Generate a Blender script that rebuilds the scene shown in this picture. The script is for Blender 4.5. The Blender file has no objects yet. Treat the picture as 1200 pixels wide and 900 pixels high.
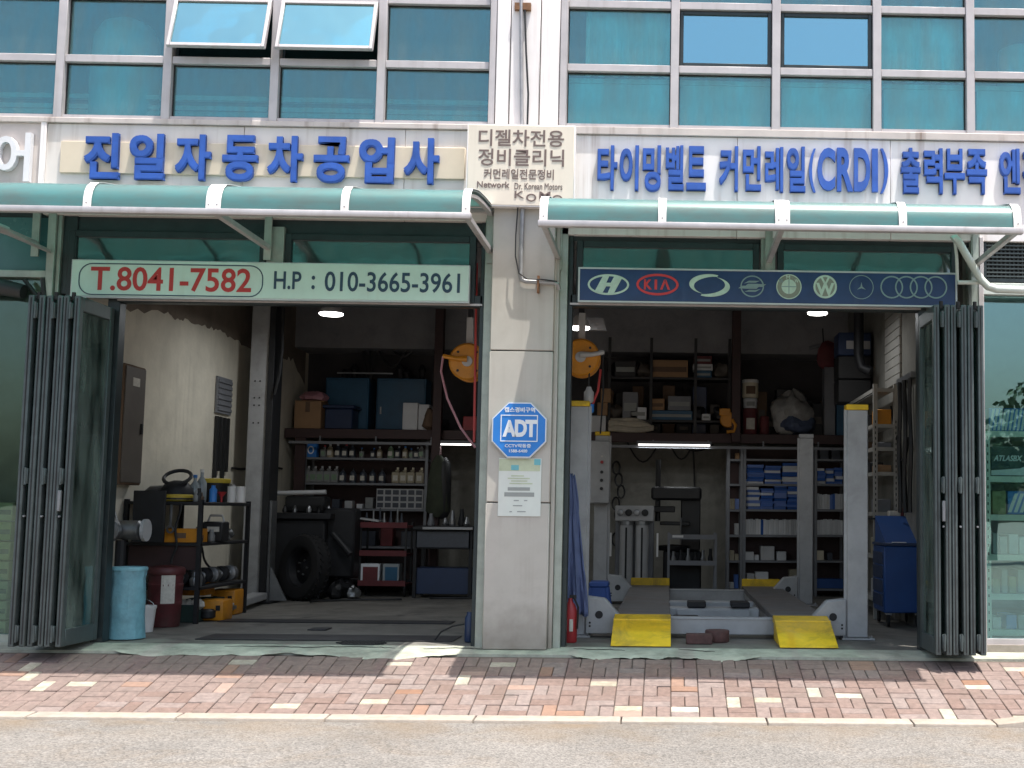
import bpy, bmesh, math, random
from mathutils import Vector, Matrix

# ------------------------------------------------------------------ camera
S = bpy.context.scene
C = S.collection
R = math.radians
FPX, PX, PY = 1450.0, 813.0, 473.0          # focal length and principal point in photo pixels (1200 x 900)
CAM = Vector((0.0, -10.28, 1.085))
PITCH, YAW, ROLL = 0.090, 0.020, 0.0115
F = Vector((math.sin(YAW) * math.cos(PITCH), math.cos(YAW) * math.cos(PITCH), math.sin(PITCH)))
R0 = Vector((math.cos(YAW), -math.sin(YAW), 0))
U0 = R0.cross(F)
RV = R0 * math.cos(ROLL) + U0 * math.sin(ROLL)
UV = U0 * math.cos(ROLL) - R0 * math.sin(ROLL)
cd = bpy.data.cameras.new('camera')
cam = bpy.data.objects.new('camera', cd)
C.objects.link(cam)
M = Matrix((RV, UV, -F)).transposed().to_4x4()
M.translation = CAM
cam.matrix_world = M
cd.sensor_width = 36
cd.lens = 36 * FPX / 1200
cd.shift_x = -(PX - 600) / 1200
cd.shift_y = (PY - 450) / 1200
cd.clip_start = 0.1
cd.clip_end = 2000
S.camera = cam
S.render.resolution_x, S.render.resolution_y = 1024, 768

# ------------------------------------------------------------------ daylight
SUN = Vector((0.19, -0.15, 1.0)).normalized()      # towards the sun
EL = math.asin(SUN.z)
AZ = math.atan2(SUN.x, SUN.y)
w = bpy.data.worlds.new('World')
S.world = w
w.use_nodes = True
nt = w.node_tree
sky = nt.nodes.new('ShaderNodeTexSky')
sky.sky_type = 'NISHITA'
sky.sun_disc = False
sky.sun_elevation = EL
sky.sun_rotation = AZ
sky.dust_density = 5.0
sky.ozone_density = 0.6
sky.air_density = 1.2
bg = nt.nodes['Background']
nt.links.new(sky.outputs[0], bg.inputs[0])
bg.inputs[1].default_value = 0.15
sd = bpy.data.lights.new('sun', 'SUN')
sd.energy = 4.2
sd.angle = R(0.5)
sd.color = (1.0, 0.95, 0.88)
so = bpy.data.objects.new('sun', sd)
C.objects.link(so)
so.rotation_euler = SUN.to_track_quat('Z', 'Y').to_euler()
so.location = (5, -5, 20)
S.view_settings.view_transform = 'Standard'
S.view_settings.look = 'None'
S.view_settings.gamma = 1
S.view_settings.exposure = 0.9
S.cycles.max_bounces = 8
S.cycles.transparent_max_bounces = 16
S.cycles.caustics_reflective = False
S.cycles.caustics_refractive = False
S.cycles.sample_clamp_indirect = 6

# ------------------------------------------------------------------ layout helpers: photo pixel on the plane Y -> metres
def W(px, py, Y):
    d = F + RV * ((px - PX) / FPX) - UV * ((py - PY) / FPX)
    p = CAM + d * ((Y - CAM.y) / d.y)
    return p.x, p.z
def wx(px, Y, py=450): return W(px, py, Y)[0]
def wz(py, Y, px=600): return W(px, py, Y)[1]
def BX(x0, y0, x1, y1, Y, dep=0.3):
    """box of the pixel rectangle on plane Y, reaching dep metres further back"""
    cx, cy = (x0 + x1) / 2, (y0 + y1) / 2
    return (wx(x0, Y, cy), wx(x1, Y, cy), Y, Y + dep, wz(y1, Y, cx), wz(y0, Y, cx))

def WX(px, py, X):
    """(Y, Z) of a photo pixel on the plane X = const"""
    d = F + RV * ((px - PX) / FPX) - UV * ((py - PY) / FPX)
    p = CAM + d * ((X - CAM.x) / d.x)
    return p.y, p.z

def srgb(h):
    h = h.lstrip('#')
    o = []
    for i in (0, 2, 4):
        v = int(h[i:i + 2], 16) / 255
        o.append(v / 12.92 if v <= 0.04045 else ((v + 0.055) / 1.055) ** 2.4)
    return tuple(o)

# ------------------------------------------------------------------ materials
MATS = {}
def mk(name, col, rough=0.55, metal=0.0, var=0.18, scale=6.0, bump=0.0, bscale=60.0, streak=0.0, scol=None, stain=0.0, emit=0.0, rnd=0.0, coat=0.0, spec=0.5, splash=0.0):
    if isinstance(col, str): col = srgb(col)
    m = bpy.data.materials.new(name)
    m.use_nodes = True
    t = m.node_tree
    N, L = t.nodes, t.links
    b = N['Principled BSDF']
    b.inputs['Roughness'].default_value = rough
    b.inputs['Metallic'].default_value = metal
    b.inputs['Coat Weight'].default_value = coat
    b.inputs['Specular IOR Level'].default_value = spec
    tc = N.new('ShaderNodeTexCoord')
    geo = N.new('ShaderNodeNewGeometry')
    pos = geo.outputs['Position']
    def mult(a, fac_socket, dark, bright):
        mr = N.new('ShaderNodeMapRange')
        mr.inputs['From Min'].default_value = 0.3
        mr.inputs['From Max'].default_value = 0.7
        mr.inputs['To Min'].default_value = dark
        mr.inputs['To Max'].default_value = bright
        L.new(fac_socket, mr.inputs['Value'])
        mx = N.new('ShaderNodeMix'); mx.data_type = 'RGBA'; mx.blend_type = 'MULTIPLY'
        mx.inputs['Factor'].default_value = 1
        L.new(a, mx.inputs['A'])
        L.new(mr.outputs[0], mx.inputs['B'])
        return mx.outputs['Result']
    rgb = N.new('ShaderNodeRGB'); rgb.outputs[0].default_value = (*col, 1)
    cur = rgb.outputs[0]
    if var:
        n = N.new('ShaderNodeTexNoise'); n.inputs['Scale'].default_value = scale; n.inputs['Detail'].default_value = 8; n.inputs['Roughness'].default_value = 0.65
        L.new(pos, n.inputs['Vector'])
        cur = mult(cur, n.outputs['Fac'], 1 - var, 1 + var * 0.6)
        mr = N.new('ShaderNodeMapRange'); mr.inputs['To Min'].default_value = max(0.05, rough - 0.12); mr.inputs['To Max'].default_value = min(1, rough + 0.15)
        L.new(n.outputs['Fac'], mr.inputs['Value']); L.new(mr.outputs[0], b.inputs['Roughness'])
    if streak:
        mp = N.new('ShaderNodeMapping'); mp.inputs['Scale'].default_value = (16, 16, 0.55)
        L.new(pos, mp.inputs['Vector'])
        n = N.new('ShaderNodeTexNoise'); n.inputs['Scale'].default_value = 1.0; n.inputs['Detail'].default_value = 5
        L.new(mp.outputs[0], n.inputs['Vector'])
        n2 = N.new('ShaderNodeTexNoise'); n2.inputs['Scale'].default_value = 1.7; n2.inputs['Detail'].default_value = 3
        L.new(pos, n2.inputs['Vector'])
        a = N.new('ShaderNodeMapRange'); a.inputs['From Min'].default_value = 0.52; a.inputs['From Max'].default_value = 0.74
        L.new(n.outputs['Fac'], a.inputs['Value'])
        a2 = N.new('ShaderNodeMapRange'); a2.inputs['From Min'].default_value = 0.42; a2.inputs['From Max'].default_value = 0.62
        L.new(n2.outputs['Fac'], a2.inputs['Value'])
        mm = N.new('ShaderNodeMath'); mm.operation = 'MULTIPLY'; L.new(a.outputs[0], mm.inputs[0]); L.new(a2.outputs[0], mm.inputs[1])
        m2 = N.new('ShaderNodeMath'); m2.operation = 'MULTIPLY'; L.new(mm.outputs[0], m2.inputs[0]); m2.inputs[1].default_value = streak
        mx = N.new('ShaderNodeMix'); mx.data_type = 'RGBA'
        L.new(m2.outputs[0], mx.inputs['Factor']); L.new(cur, mx.inputs['A'])
        mx.inputs['B'].default_value = (*(scol or (0.16, 0.10, 0.06)), 1)
        cur = mx.outputs['Result']
    if stain:
        n = N.new('ShaderNodeTexNoise'); n.inputs['Scale'].default_value = 2.3; n.inputs['Detail'].default_value = 10; n.inputs['Roughness'].default_value = 0.7; n.inputs['Distortion'].default_value = 0.6
        L.new(pos, n.inputs['Vector'])
        a = N.new('ShaderNodeMapRange'); a.inputs['From Min'].default_value = 0.5; a.inputs['From Max'].default_value = 0.72; a.inputs['To Max'].default_value = stain
        L.new(n.outputs['Fac'], a.inputs['Value'])
        mx = N.new('ShaderNodeMix'); mx.data_type = 'RGBA'
        L.new(a.outputs[0], mx.inputs['Factor']); L.new(cur, mx.inputs['A']); mx.inputs['B'].default_value = (*(scol or (0.05, 0.04, 0.035)), 1)
        cur = mx.outputs['Result']
    if splash:
        sx = N.new('ShaderNodeSeparateXYZ'); L.new(pos, sx.inputs[0])
        nz = N.new('ShaderNodeTexNoise'); nz.inputs['Scale'].default_value = 7; nz.inputs['Detail'].default_value = 8
        L.new(pos, nz.inputs['Vector'])
        ad = N.new('ShaderNodeMath'); ad.operation = 'MULTIPLY_ADD'; ad.inputs[1].default_value = 0.55; L.new(nz.outputs['Fac'], ad.inputs[0])
        ng = N.new('ShaderNodeMath'); ng.operation = 'MULTIPLY'; ng.inputs[1].default_value = -1.0; L.new(sx.outputs['Z'], ng.inputs[0]); L.new(ng.outputs[0], ad.inputs[2])
        mr = N.new('ShaderNodeMapRange'); mr.inputs['From Min'].default_value = -0.15; mr.inputs['From Max'].default_value = 0.35; mr.inputs['To Max'].default_value = splash
        L.new(ad.outputs[0], mr.inputs['Value'])
        mx = N.new('ShaderNodeMix'); mx.data_type = 'RGBA'; L.new(mr.outputs[0], mx.inputs['Factor']); L.new(cur, mx.inputs['A']); mx.inputs['B'].default_value = (0.17, 0.14, 0.115, 1)
        cur = mx.outputs['Result']
    if rnd:
        oi = N.new('ShaderNodeObjectInfo')
        mr = N.new('ShaderNodeMapRange'); mr.inputs['To Min'].default_value = 1 - rnd; mr.inputs['To Max'].default_value = 1 + rnd
        L.new(oi.outputs['Random'], mr.inputs['Value'])
        hs = N.new('ShaderNodeHueSaturation'); L.new(mr.outputs[0], hs.inputs['Value']); L.new(cur, hs.inputs['Color'])
        mr2 = N.new('ShaderNodeMapRange'); mr2.inputs['To Min'].default_value = 1.25; mr2.inputs['To Max'].default_value = 0.75
        L.new(oi.outputs['Random'], mr2.inputs['Value']); L.new(mr2.outputs[0], hs.inputs['Saturation'])
        cur = hs.outputs['Color']
    L.new(cur, b.inputs['Base Color'])
    if bump:
        n = N.new('ShaderNodeTexNoise'); n.inputs['Scale'].default_value = bscale; n.inputs['Detail'].default_value = 6
        L.new(pos, n.inputs['Vector'])
        bp = N.new('ShaderNodeBump'); bp.inputs['Strength'].default_value = bump; bp.inputs['Distance'].default_value = 0.01
        L.new(n.outputs['Fac'], bp.inputs['Height']); L.new(bp.outputs[0], b.inputs['Normal'])
    if emit:
        b.inputs['Emission Color'].default_value = (1, 0.97, 0.92, 1)
        b.inputs['Emission Strength'].default_value = emit
    MATS[name] = m
    return m

def mk_glass(name, tint, refl=0.3, rough=0.01, rcol=(0.9, 0.97, 1.0), wave=0.02, dirt=0.0):
    m = bpy.data.materials.new(name); m.use_nodes = True
    t = m.node_tree; N, L = t.nodes, t.links
    N.remove(N['Principled BSDF'])
    out = N['Material Output']
    tr = N.new('ShaderNodeBsdfTransparent'); tr.inputs[0].default_value = (*tint, 1)
    gl = N.new('ShaderNodeBsdfGlossy'); gl.inputs['Roughness'].default_value = rough; gl.inputs[0].default_value = (*rcol, 1)
    if wave:
        geo = N.new('ShaderNodeNewGeometry')
        n = N.new('ShaderNodeTexNoise'); n.inputs['Scale'].default_value = 1.6; n.inputs['Detail'].default_value = 2
        L.new(geo.outputs['Position'], n.inputs['Vector'])
        bp = N.new('ShaderNodeBump'); bp.inputs['Strength'].default_value = wave; bp.inputs['Distance'].default_value = 0.2
        L.new(n.outputs['Fac'], bp.inputs['Height']); L.new(bp.outputs[0], gl.inputs['Normal'])
    lw = N.new('ShaderNodeFresnel'); lw.inputs['IOR'].default_value = 1.5
    ad = N.new('ShaderNodeMath'); ad.operation = 'ADD'; ad.use_clamp = True; ad.inputs[1].default_value = refl
    L.new(lw.outputs[0], ad.inputs[0])
    mx = N.new('ShaderNodeMixShader')
    L.new(ad.outputs[0], mx.inputs[0]); L.new(tr.outputs[0], mx.inputs[1]); L.new(gl.outputs[0], mx.inputs[2])
    last = mx.outputs[0]
    if dirt:
        geo = N.new('ShaderNodeNewGeometry')
        mp = N.new('ShaderNodeMapping'); mp.inputs['Scale'].default_value = (5, 5, 1.2)
        L.new(geo.outputs['Position'], mp.inputs['Vector'])
        n = N.new('ShaderNodeTexNoise'); n.inputs['Scale'].default_value = 1.5; n.inputs['Detail'].default_value = 8
        L.new(mp.outputs[0], n.inputs['Vector'])
        mr = N.new('ShaderNodeMapRange'); mr.inputs['From Min'].default_value = 0.3; mr.inputs['From Max'].default_value = 0.8; mr.inputs['To Max'].default_value = dirt * 2
        L.new(n.outputs['Fac'], mr.inputs['Value'])
        df = N.new('ShaderNodeBsdfDiffuse'); df.inputs[0].default_value = (0.28, 0.36, 0.33, 1)
        m2 = N.new('ShaderNodeMixShader'); L.new(mr.outputs[0], m2.inputs[0]); L.new(last, m2.inputs[1]); L.new(df.outputs[0], m2.inputs[2])
        last = m2.outputs[0]
    L.new(last, out.inputs[0])
    MATS[name] = m
    return m

def mk_sheet(name, col, trans):
    """translucent polycarbonate"""
    m = bpy.data.materials.new(name); m.use_nodes = True
    t = m.node_tree; N, L = t.nodes, t.links
    N.remove(N['Principled BSDF'])
    out = N['Material Output']
    geo = N.new('ShaderNodeNewGeometry')
    mp = N.new('ShaderNodeMapping'); mp.inputs['Scale'].default_value = (1.2, 3, 3)
    L.new(geo.outputs['Position'], mp.inputs['Vector'])
    n = N.new('ShaderNodeTexNoise'); n.inputs['Scale'].default_value = 2.2; n.inputs['Detail'].default_value = 8; n.inputs['Roughness'].default_value = 0.7
    L.new(mp.outputs[0], n.inputs['Vector'])
    cr = N.new('ShaderNodeValToRGB')
    cr.color_ramp.elements[0].position = 0.3; cr.color_ramp.elements[0].color = (col[0] * 1.6 + .03, col[1] * .72, col[2] * .68, 1)
    cr.color_ramp.elements[1].position = 0.75; cr.color_ramp.elements[1].color = (*[min(1, c * 1.12 + 0.015) for c in col], 1)
    L.new(n.outputs['Fac'], cr.inputs[0])
    d = N.new('ShaderNodeBsdfDiffuse'); L.new(cr.outputs[0], d.inputs[0])
    tl = N.new('ShaderNodeBsdfTranslucent'); tl.inputs[0].default_value = (*trans, 1)
    a = N.new('ShaderNodeMixShader'); a.inputs[0].default_value = 0.55
    L.new(d.outputs[0], a.inputs[1]); L.new(tl.outputs[0], a.inputs[2])
    tp = N.new('ShaderNodeBsdfTransparent'); tp.inputs[0].default_value = (0.42, 0.74, 0.66, 1)
    b = N.new('ShaderNodeMixShader'); b.inputs[0].default_value = 0.30
    L.new(a.outputs[0], b.inputs[1]); L.new(tp.outputs[0], b.inputs[2])
    g = N.new('ShaderNodeBsdfGlossy'); g.inputs['Roughness'].default_value = 0.30
    fr = N.new('ShaderNodeFresnel'); fr.inputs['IOR'].default_value = 1.45
    c = N.new('ShaderNodeMixShader'); L.new(fr.outputs[0], c.inputs[0]); L.new(b.outputs[0], c.inputs[1]); L.new(g.outputs[0], c.inputs[2])
    L.new(c.outputs[0], out.inputs[0])
    MATS[name] = m
    return m

# ------------------------------------------------------------------ mesh builder
class MB:
    def __init__(s): s.v, s.f = [], []
    def add(s, vs, fs):
        o = len(s.v); s.v += [tuple(v) for v in vs]; s.f += [tuple(i + o for i in f) for f in fs]; return s
    def box(s, x0, x1, y0, y1, z0, z1):
        if x0 > x1: x0, x1 = x1, x0
        if y0 > y1: y0, y1 = y1, y0
        if z0 > z1: z0, z1 = z1, z0
        return s.add([(x0, y0, z0), (x1, y0, z0), (x1, y1, z0), (x0, y1, z0), (x0, y0, z1), (x1, y0, z1), (x1, y1, z1), (x0, y1, z1)],
                     [(0, 3, 2, 1), (4, 5, 6, 7), (0, 1, 5, 4), (1, 2, 6, 5), (2, 3, 7, 6), (3, 0, 4, 7)])
    def frame(s, x0, x1, y0, y1, z0, z1, t, tz=None):
        """rectangular frame in the XZ plane"""
        tz = tz or t
        s.box(x0, x0 + t, y0, y1, z0, z1); s.box(x1 - t, x1, y0, y1, z0, z1)
        s.box(x0 + t, x1 - t, y0, y1, z0, z0 + tz); s.box(x0 + t, x1 - t, y0, y1, z1 - tz, z1)
        return s
    def cyl(s, p0, p1, r, seg=10, r2=None, caps=True):
        p0, p1 = Vector(p0), Vector(p1); r2 = r if r2 is None else r2
        d = (p1 - p0).normalized()
        u = d.orthogonal().normalized(); w_ = d.cross(u)
        vs = []
        for k in range(seg):
            a = 2 * math.pi * k / seg
            o = u * math.cos(a) + w_ * math.sin(a)
            vs.append(p0 + o * r); vs.append(p1 + o * r2)
        fs = [(2 * k, 2 * ((k + 1) % seg), 2 * ((k + 1) % seg) + 1, 2 * k + 1) for k in range(seg)]
        if caps:
            fs.append(tuple(2 * k for k in reversed(range(seg)))); fs.append(tuple(2 * k + 1 for k in range(seg)))
        return s.add(vs, fs)
    def tube(s, pts, r, seg=8, closed=False):
        pts = [Vector(p) for p in pts]; n = len(pts); rings = []
        prev = None
        for i, p in enumerate(pts):
            a = pts[i - 1] if (i or closed) else p; b = pts[(i + 1) % n] if (i < n - 1 or closed) else p
            d = (b - a).normalized()
            u = d.orthogonal().normalized() if prev is None else (prev - d * prev.dot(d)).normalized()
            prev = u; w_ = d.cross(u)
            rings.append([p + (u * math.cos(2 * math.pi * k / seg) + w_ * math.sin(2 * math.pi * k / seg)) * (r[i] if isinstance(r, (list, tuple)) else r) for k in range(seg)])
        vs = [v for g in rings for v in g]; fs = []
        for i in range(n if closed else n - 1):
            j = (i + 1) % n
            for k in range(seg):
                l = (k + 1) % seg
                fs.append((i * seg + k, i * seg + l, j * seg + l, j * seg + k))
        if not closed:
            fs.append(tuple(reversed(range(seg)))); fs.append(tuple((n - 1) * seg + k for k in range(seg)))
        return s.add(vs, fs)
    def lathe(s, c, prof, seg=14, axis='Z'):
        """profile of (radius, along) round an axis through c"""
        c = Vector(c); vs = []; n = len(prof)
        for r, h in prof:
            for k in range(seg):
                a = 2 * math.pi * k / seg
                if axis == 'Z': o = Vector((r * math.cos(a), r * math.sin(a), h))
                elif axis == 'Y': o = Vector((r * math.cos(a), h, -r * math.sin(a)))
                else: o = Vector((h, r * math.cos(a), r * math.sin(a)))
                vs.append(c + o)
        fs = []
        for i in range(n - 1):
            for k in range(seg):
                l = (k + 1) % seg
                fs.append((i * seg + k, i * seg + l, (i + 1) * seg + l, (i + 1) * seg + k))
        fs.append(tuple(reversed(range(seg)))); fs.append(tuple((n - 1) * seg + k for k in range(seg)))
        return s.add(vs, fs)
    def prism(s, poly, a0, a1, axis='Y'):
        """polygon (p,q) extruded: axis Y -> (x,z), axis X -> (y,z), axis Z -> (x,y)"""
        n = len(poly)
        def mkv(p, a):
            return (p[0], a, p[1]) if axis == 'Y' else ((a, p[0], p[1]) if axis == 'X' else (p[0], p[1], a))
        vs = [mkv(p, a0) for p in poly] + [mkv(p, a1) for p in poly]
        fs = [tuple(range(n)), tuple(n + k for k in reversed(range(n)))] + [(k, n + k, n + (k + 1) % n, (k + 1) % n) for k in range(n)]
        return s.add(vs, fs)
    def strip(s, prof, thick, x0, x1):
        """open (y,z) profile with thickness, extruded along X"""
        n = len(prof); outer = []
        for i in range(n):
            a = Vector(prof[max(0, i - 1)]); b = Vector(prof[min(n - 1, i + 1)])
            d = (b - a).normalized(); nn = Vector((-d.y, d.x))
            outer.append((prof[i][0] + nn.x * thick, prof[i][1] + nn.y * thick))
        return s.prism(list(prof) + outer[::-1], x0, x1, 'X')
    def ring(s, cx, cz, rx, rz, w_, y0, y1, seg=36, a0=0, a1=2 * math.pi):
        full = abs(a1 - a0) > 6.28; n = seg if full else seg + 1; vs = []
        for k in range(n):
            a = a0 + (a1 - a0) * k / seg; c_, s_ = math.cos(a), math.sin(a)
            for (ex, y) in ((0, y0), (-w_, y0), (0, y1), (-w_, y1)):
                vs.append((cx + (rx + ex) * c_, y, cz + (rz + ex) * s_))
        fs = []
        for k in range(seg if full else seg):
            l = (k + 1) % n
            i, j = 4 * k, 4 * l
            fs += [(i, i + 1, j + 1, j), (i + 2, j + 2, j + 3, i + 3), (i, j, j + 2, i + 2), (i + 1, i + 3, j + 3, j + 1)]
        return s.add(vs, fs)
    def build(s, name, mat, parent=None, smooth=False, bev=0.0, seg=1):
        off = parent_loc(parent)
        me = bpy.data.meshes.new(name)
        me.from_pydata([(v[0] - off.x, v[1] - off.y, v[2] - off.z) for v in s.v], [], s.f)
        bm = bmesh.new(); bm.from_mesh(me)
        bmesh.ops.recalc_face_normals(bm, faces=bm.faces)
        if bev:
            ed = [e for e in bm.edges if len(e.link_faces) == 2 and e.calc_face_angle(0) > 0.6]
            bmesh.ops.bevel(bm, geom=ed, offset=bev, segments=seg, profile=0.5, affect='EDGES', clamp_overlap=True)
        bm.to_mesh(me); bm.free()
        if smooth or bev:
            for p in me.polygons: p.use_smooth = True
            me.set_sharp_from_angle(angle=R(38))
        me.materials.append(MATS[mat] if isinstance(mat, str) else mat)
        o = bpy.data.objects.new(name, me)
        C.objects.link(o)
        if parent: o.parent = parent
        return o

def parent_loc(p):
    v = Vector((0, 0, 0))
    while p:
        v += p.location; p = p.parent
    return v

def tag(o, label, cat, group=None):
    o['label'] = label; o['category'] = cat
    if group: o['group'] = group
    return o
def thing(name, label, cat, loc=(0, 0, 0), group=None):
    o = bpy.data.objects.new(name, None); C.objects.link(o); o.location = loc
    o.empty_display_size = 0.1
    return tag(o, label, cat, group)
def rebase(o):
    """move a mesh object's origin to the bottom centre of its own mesh"""
    me = o.data; vs = me.vertices
    lo = Vector((min(v.co[i] for v in vs) for i in range(3))); hi = Vector((max(v.co[i] for v in vs) for i in range(3)))
    b = Vector(((lo.x + hi.x) / 2, (lo.y + hi.y) / 2, lo.z))
    me.transform(Matrix.Translation(-b)); o.location = o.location + b
    return o
def struct(o): o['kind'] = 'structure'; return o
def rel(o):
    """a part or single thing built in world coordinates keeps them"""
    return o
ORD = 'first second third fourth fifth sixth seventh eighth ninth tenth eleventh twelfth thirteenth fourteenth fifteenth sixteenth seventeenth eighteenth nineteenth twentieth twenty-first twenty-second twenty-third twenty-fourth twenty-fifth twenty-sixth'.split()

_dep = None
def text_mb(body, x0, x1, z0, z1, y, depth=0.003, bold=0.0, shear=0.0, res=4, spacing=1.0, stamp=0.0):
    """lettering fitted into the box x0..x1, z0..z1, front face at y"""
    cu = bpy.data.curves.new('lettering', 'FONT')
    cu.body = body; cu.size = 1; cu.resolution_u = res; cu.offset = bold; cu.extrude = 0.5; cu.shear = shear; cu.space_character = spacing
    ob = bpy.data.objects.new('lettering_tmp', cu); C.objects.link(ob)
    dg = bpy.context.evaluated_depsgraph_get()
    me = bpy.data.meshes.new_from_object(ob.evaluated_get(dg))
    vs = [v.co.copy() for v in me.vertices]; fs = [tuple(p.vertices) for p in me.polygons]
    bpy.data.objects.remove(ob); bpy.data.curves.remove(cu); bpy.data.meshes.remove(me)
    a0 = min(v.x for v in vs); a1 = max(v.x for v in vs); b0 = min(v.y for v in vs); b1 = max(v.y for v in vs)
    sx = (x1 - x0) / (a1 - a0); sz = (z1 - z0) / (b1 - b0)
    m = MB()
    if not stamp:
        m.add([(x0 + (v.x - a0) * sx, y + (0.5 - v.z) * depth, z0 + (v.y - b0) * sz) for v in vs], fs)
        return m
    # heavier strokes: the glyph repeated with small shifts, each a hair deeper
    a0 -= stamp; a1 += stamp; b0 -= stamp; b1 += stamp
    sx = (x1 - x0) / (a1 - a0); sz = (z1 - z0) / (b1 - b0)
    for k, (u, v_) in enumerate(((0, 0), (1, 1), (-1, 1), (1, -1), (-1, -1))):
        m.add([(x0 + (v.x + u * stamp - a0) * sx, y + (0.5 - v.z) * depth + .0012 * k, z0 + (v.y + v_ * stamp - b0) * sz) for v in vs], fs)
    return m
def ptext(body, px0, py0, px1, py1, Y, **k):
    cx, cy = (px0 + px1) / 2, (py0 + py1) / 2
    return text_mb(body, wx(px0, Y, cy), wx(px1, Y, cy), wz(py1, Y, cx), wz(py0, Y, cx), Y, **k)

rng = random.Random(7)

# ------------------------------------------------------------------ material list
mk('asphalt', (0.165, 0.156, 0.145), 0.9, var=0.2, scale=1.1, bump=0.5, bscale=90, stain=0.5, scol=(0.135, 0.105, 0.075))
def speckle(m, s1, lo, hi, s2=None):
    t = MATS[m].node_tree; N, L = t.nodes, t.links; b = N['Principled BSDF']
    src = b.inputs['Base Color'].links[0].from_socket
    geo = N.new('ShaderNodeNewGeometry')
    v = N.new('ShaderNodeTexVoronoi'); v.inputs['Scale'].default_value = s1; L.new(geo.outputs['Position'], v.inputs['Vector'])
    sep = N.new('ShaderNodeSeparateColor'); L.new(v.outputs['Color'], sep.inputs[0])
    mr = N.new('ShaderNodeMapRange'); mr.inputs['To Min'].default_value = lo; mr.inputs['To Max'].default_value = hi; L.new(sep.outputs[0], mr.inputs['Value'])
    mx = N.new('ShaderNodeMix'); mx.data_type = 'RGBA'; mx.blend_type = 'MULTIPLY'; mx.inputs['Factor'].default_value = 1
    L.new(src, mx.inputs['A']); L.new(mr.outputs[0], mx.inputs['B']); L.new(mx.outputs['Result'], b.inputs['Base Color'])
    bp = N.new('ShaderNodeBump'); bp.inputs['Strength'].default_value = 0.5; bp.inputs['Distance'].default_value = 0.006
    L.new(v.outputs['Distance'], bp.inputs['Height']); L.new(bp.outputs[0], b.inputs['Normal'])
speckle('asphalt', 85, 0.62, 1.42)
def gutter(m):
    t = MATS[m].node_tree; N, L = t.nodes, t.links; b = N['Principled BSDF']
    src = b.inputs['Base Color'].links[0].from_socket
    geo = N.new('ShaderNodeNewGeometry'); sx = N.new('ShaderNodeSeparateXYZ'); L.new(geo.outputs['Position'], sx.inputs[0])
    n = N.new('ShaderNodeTexNoise'); n.inputs['Scale'].default_value = 1.6; n.inputs['Detail'].default_value = 8; L.new(geo.outputs['Position'], n.inputs['Vector'])
    mr = N.new('ShaderNodeMapRange'); mr.inputs['From Min'].default_value = -2.5; mr.inputs['From Max'].default_value = -1.7; L.new(sx.outputs['Y'], mr.inputs['Value'])
    m1 = N.new('ShaderNodeMapRange'); m1.inputs['From Min'].default_value = .42; m1.inputs['From Max'].default_value = .68; m1.inputs['To Max'].default_value = .8; L.new(n.outputs['Fac'], m1.inputs['Value'])
    mm = N.new('ShaderNodeMath'); mm.operation = 'MULTIPLY'; L.new(mr.outputs[0], mm.inputs[0]); L.new(m1.outputs[0], mm.inputs[1])
    mx = N.new('ShaderNodeMix'); mx.data_type = 'RGBA'; L.new(mm.outputs[0], mx.inputs['Factor']); L.new(src, mx.inputs['A']); mx.inputs['B'].default_value = (0.17, 0.125, 0.08, 1)
    L.new(mx.outputs['Result'], b.inputs['Base Color'])
gutter('asphalt')
mk('soil', (0.2, 0.17, 0.14), 0.95, bump=0.3)
mk('brick', (0.205, 0.153, 0.136), 0.9, var=0.3, scale=22, bump=0.5, bscale=110, rnd=0.11, stain=0.5, scol=(0.13, 0.11, 0.095))
mk('brick_white', (0.38, 0.345, 0.28), 0.85, var=0.35, scale=14, bump=0.4, bscale=110, rnd=0.15, stain=0.5, scol=(0.2, 0.17, 0.14))
mk('brick_orange', (0.255, 0.165, 0.125), 0.85, var=0.2, scale=18, bump=0.3, bscale=120, rnd=0.15)
mk('brick_tan', (0.42, 0.36, 0.25), 0.85, var=0.25, scale=12, bump=0.4, bscale=120, rnd=0.15, stain=0.5, scol=(0.2, 0.13, 0.09))
mk('joint', (0.13, 0.10, 0.085), 0.95, var=0.3, scale=10, bump=0.3)
mk('kerb', (0.32, 0.285, 0.245), 0.85, var=0.2, scale=14, bump=0.3, bscale=150, stain=0.25, scol=(0.3, 0.2, 0.12))
mk('threshold', (0.40, 0.42, 0.35), 0.85, var=0.4, scale=5, bump=0.5, bscale=50, stain=0.6, scol=(0.16, 0.17, 0.14))
mk('crack', (0.03, 0.03, 0.025), 0.95, var=0)
mk('shopfloor', (0.19, 0.18, 0.16), 0.6, var=0.4, scale=2.2, bump=0.2, bscale=30, stain=0.85, scol=(0.035, 0.035, 0.035))
mk('steelplate', (0.05, 0.05, 0.055), 0.5, metal=0.4, var=0.4, scale=9, bump=0.2)
mk('cladding', (0.70, 0.66, 0.62), 0.45, var=0.06, scale=2, streak=0.55, scol=(0.33, 0.27, 0.22))
mk('cladding_white', (0.83, 0.80, 0.79), 0.4, var=0.06, scale=2, streak=0.65, scol=(0.35, 0.25, 0.2))
mk('column_panel', (0.47, 0.45, 0.41), 0.42, var=0.08, scale=2.5, streak=0.4, scol=(0.28, 0.24, 0.20), stain=0.2, splash=0.75)
mk('flashing', (0.55, 0.50, 0.47), 0.5, var=0.12, scale=4, streak=0.9, scol=(0.22, 0.16, 0.13))
mk('mullion', (0.51, 0.485, 0.49), 0.42, metal=0.15, var=0.12, scale=5, streak=0.5, scol=(0.3, 0.26, 0.24))
mk('alu_green', (0.36, 0.40, 0.36), 0.4, metal=0.35, var=0.2, scale=8, streak=0.5, scol=(0.16, 0.16, 0.13))
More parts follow.
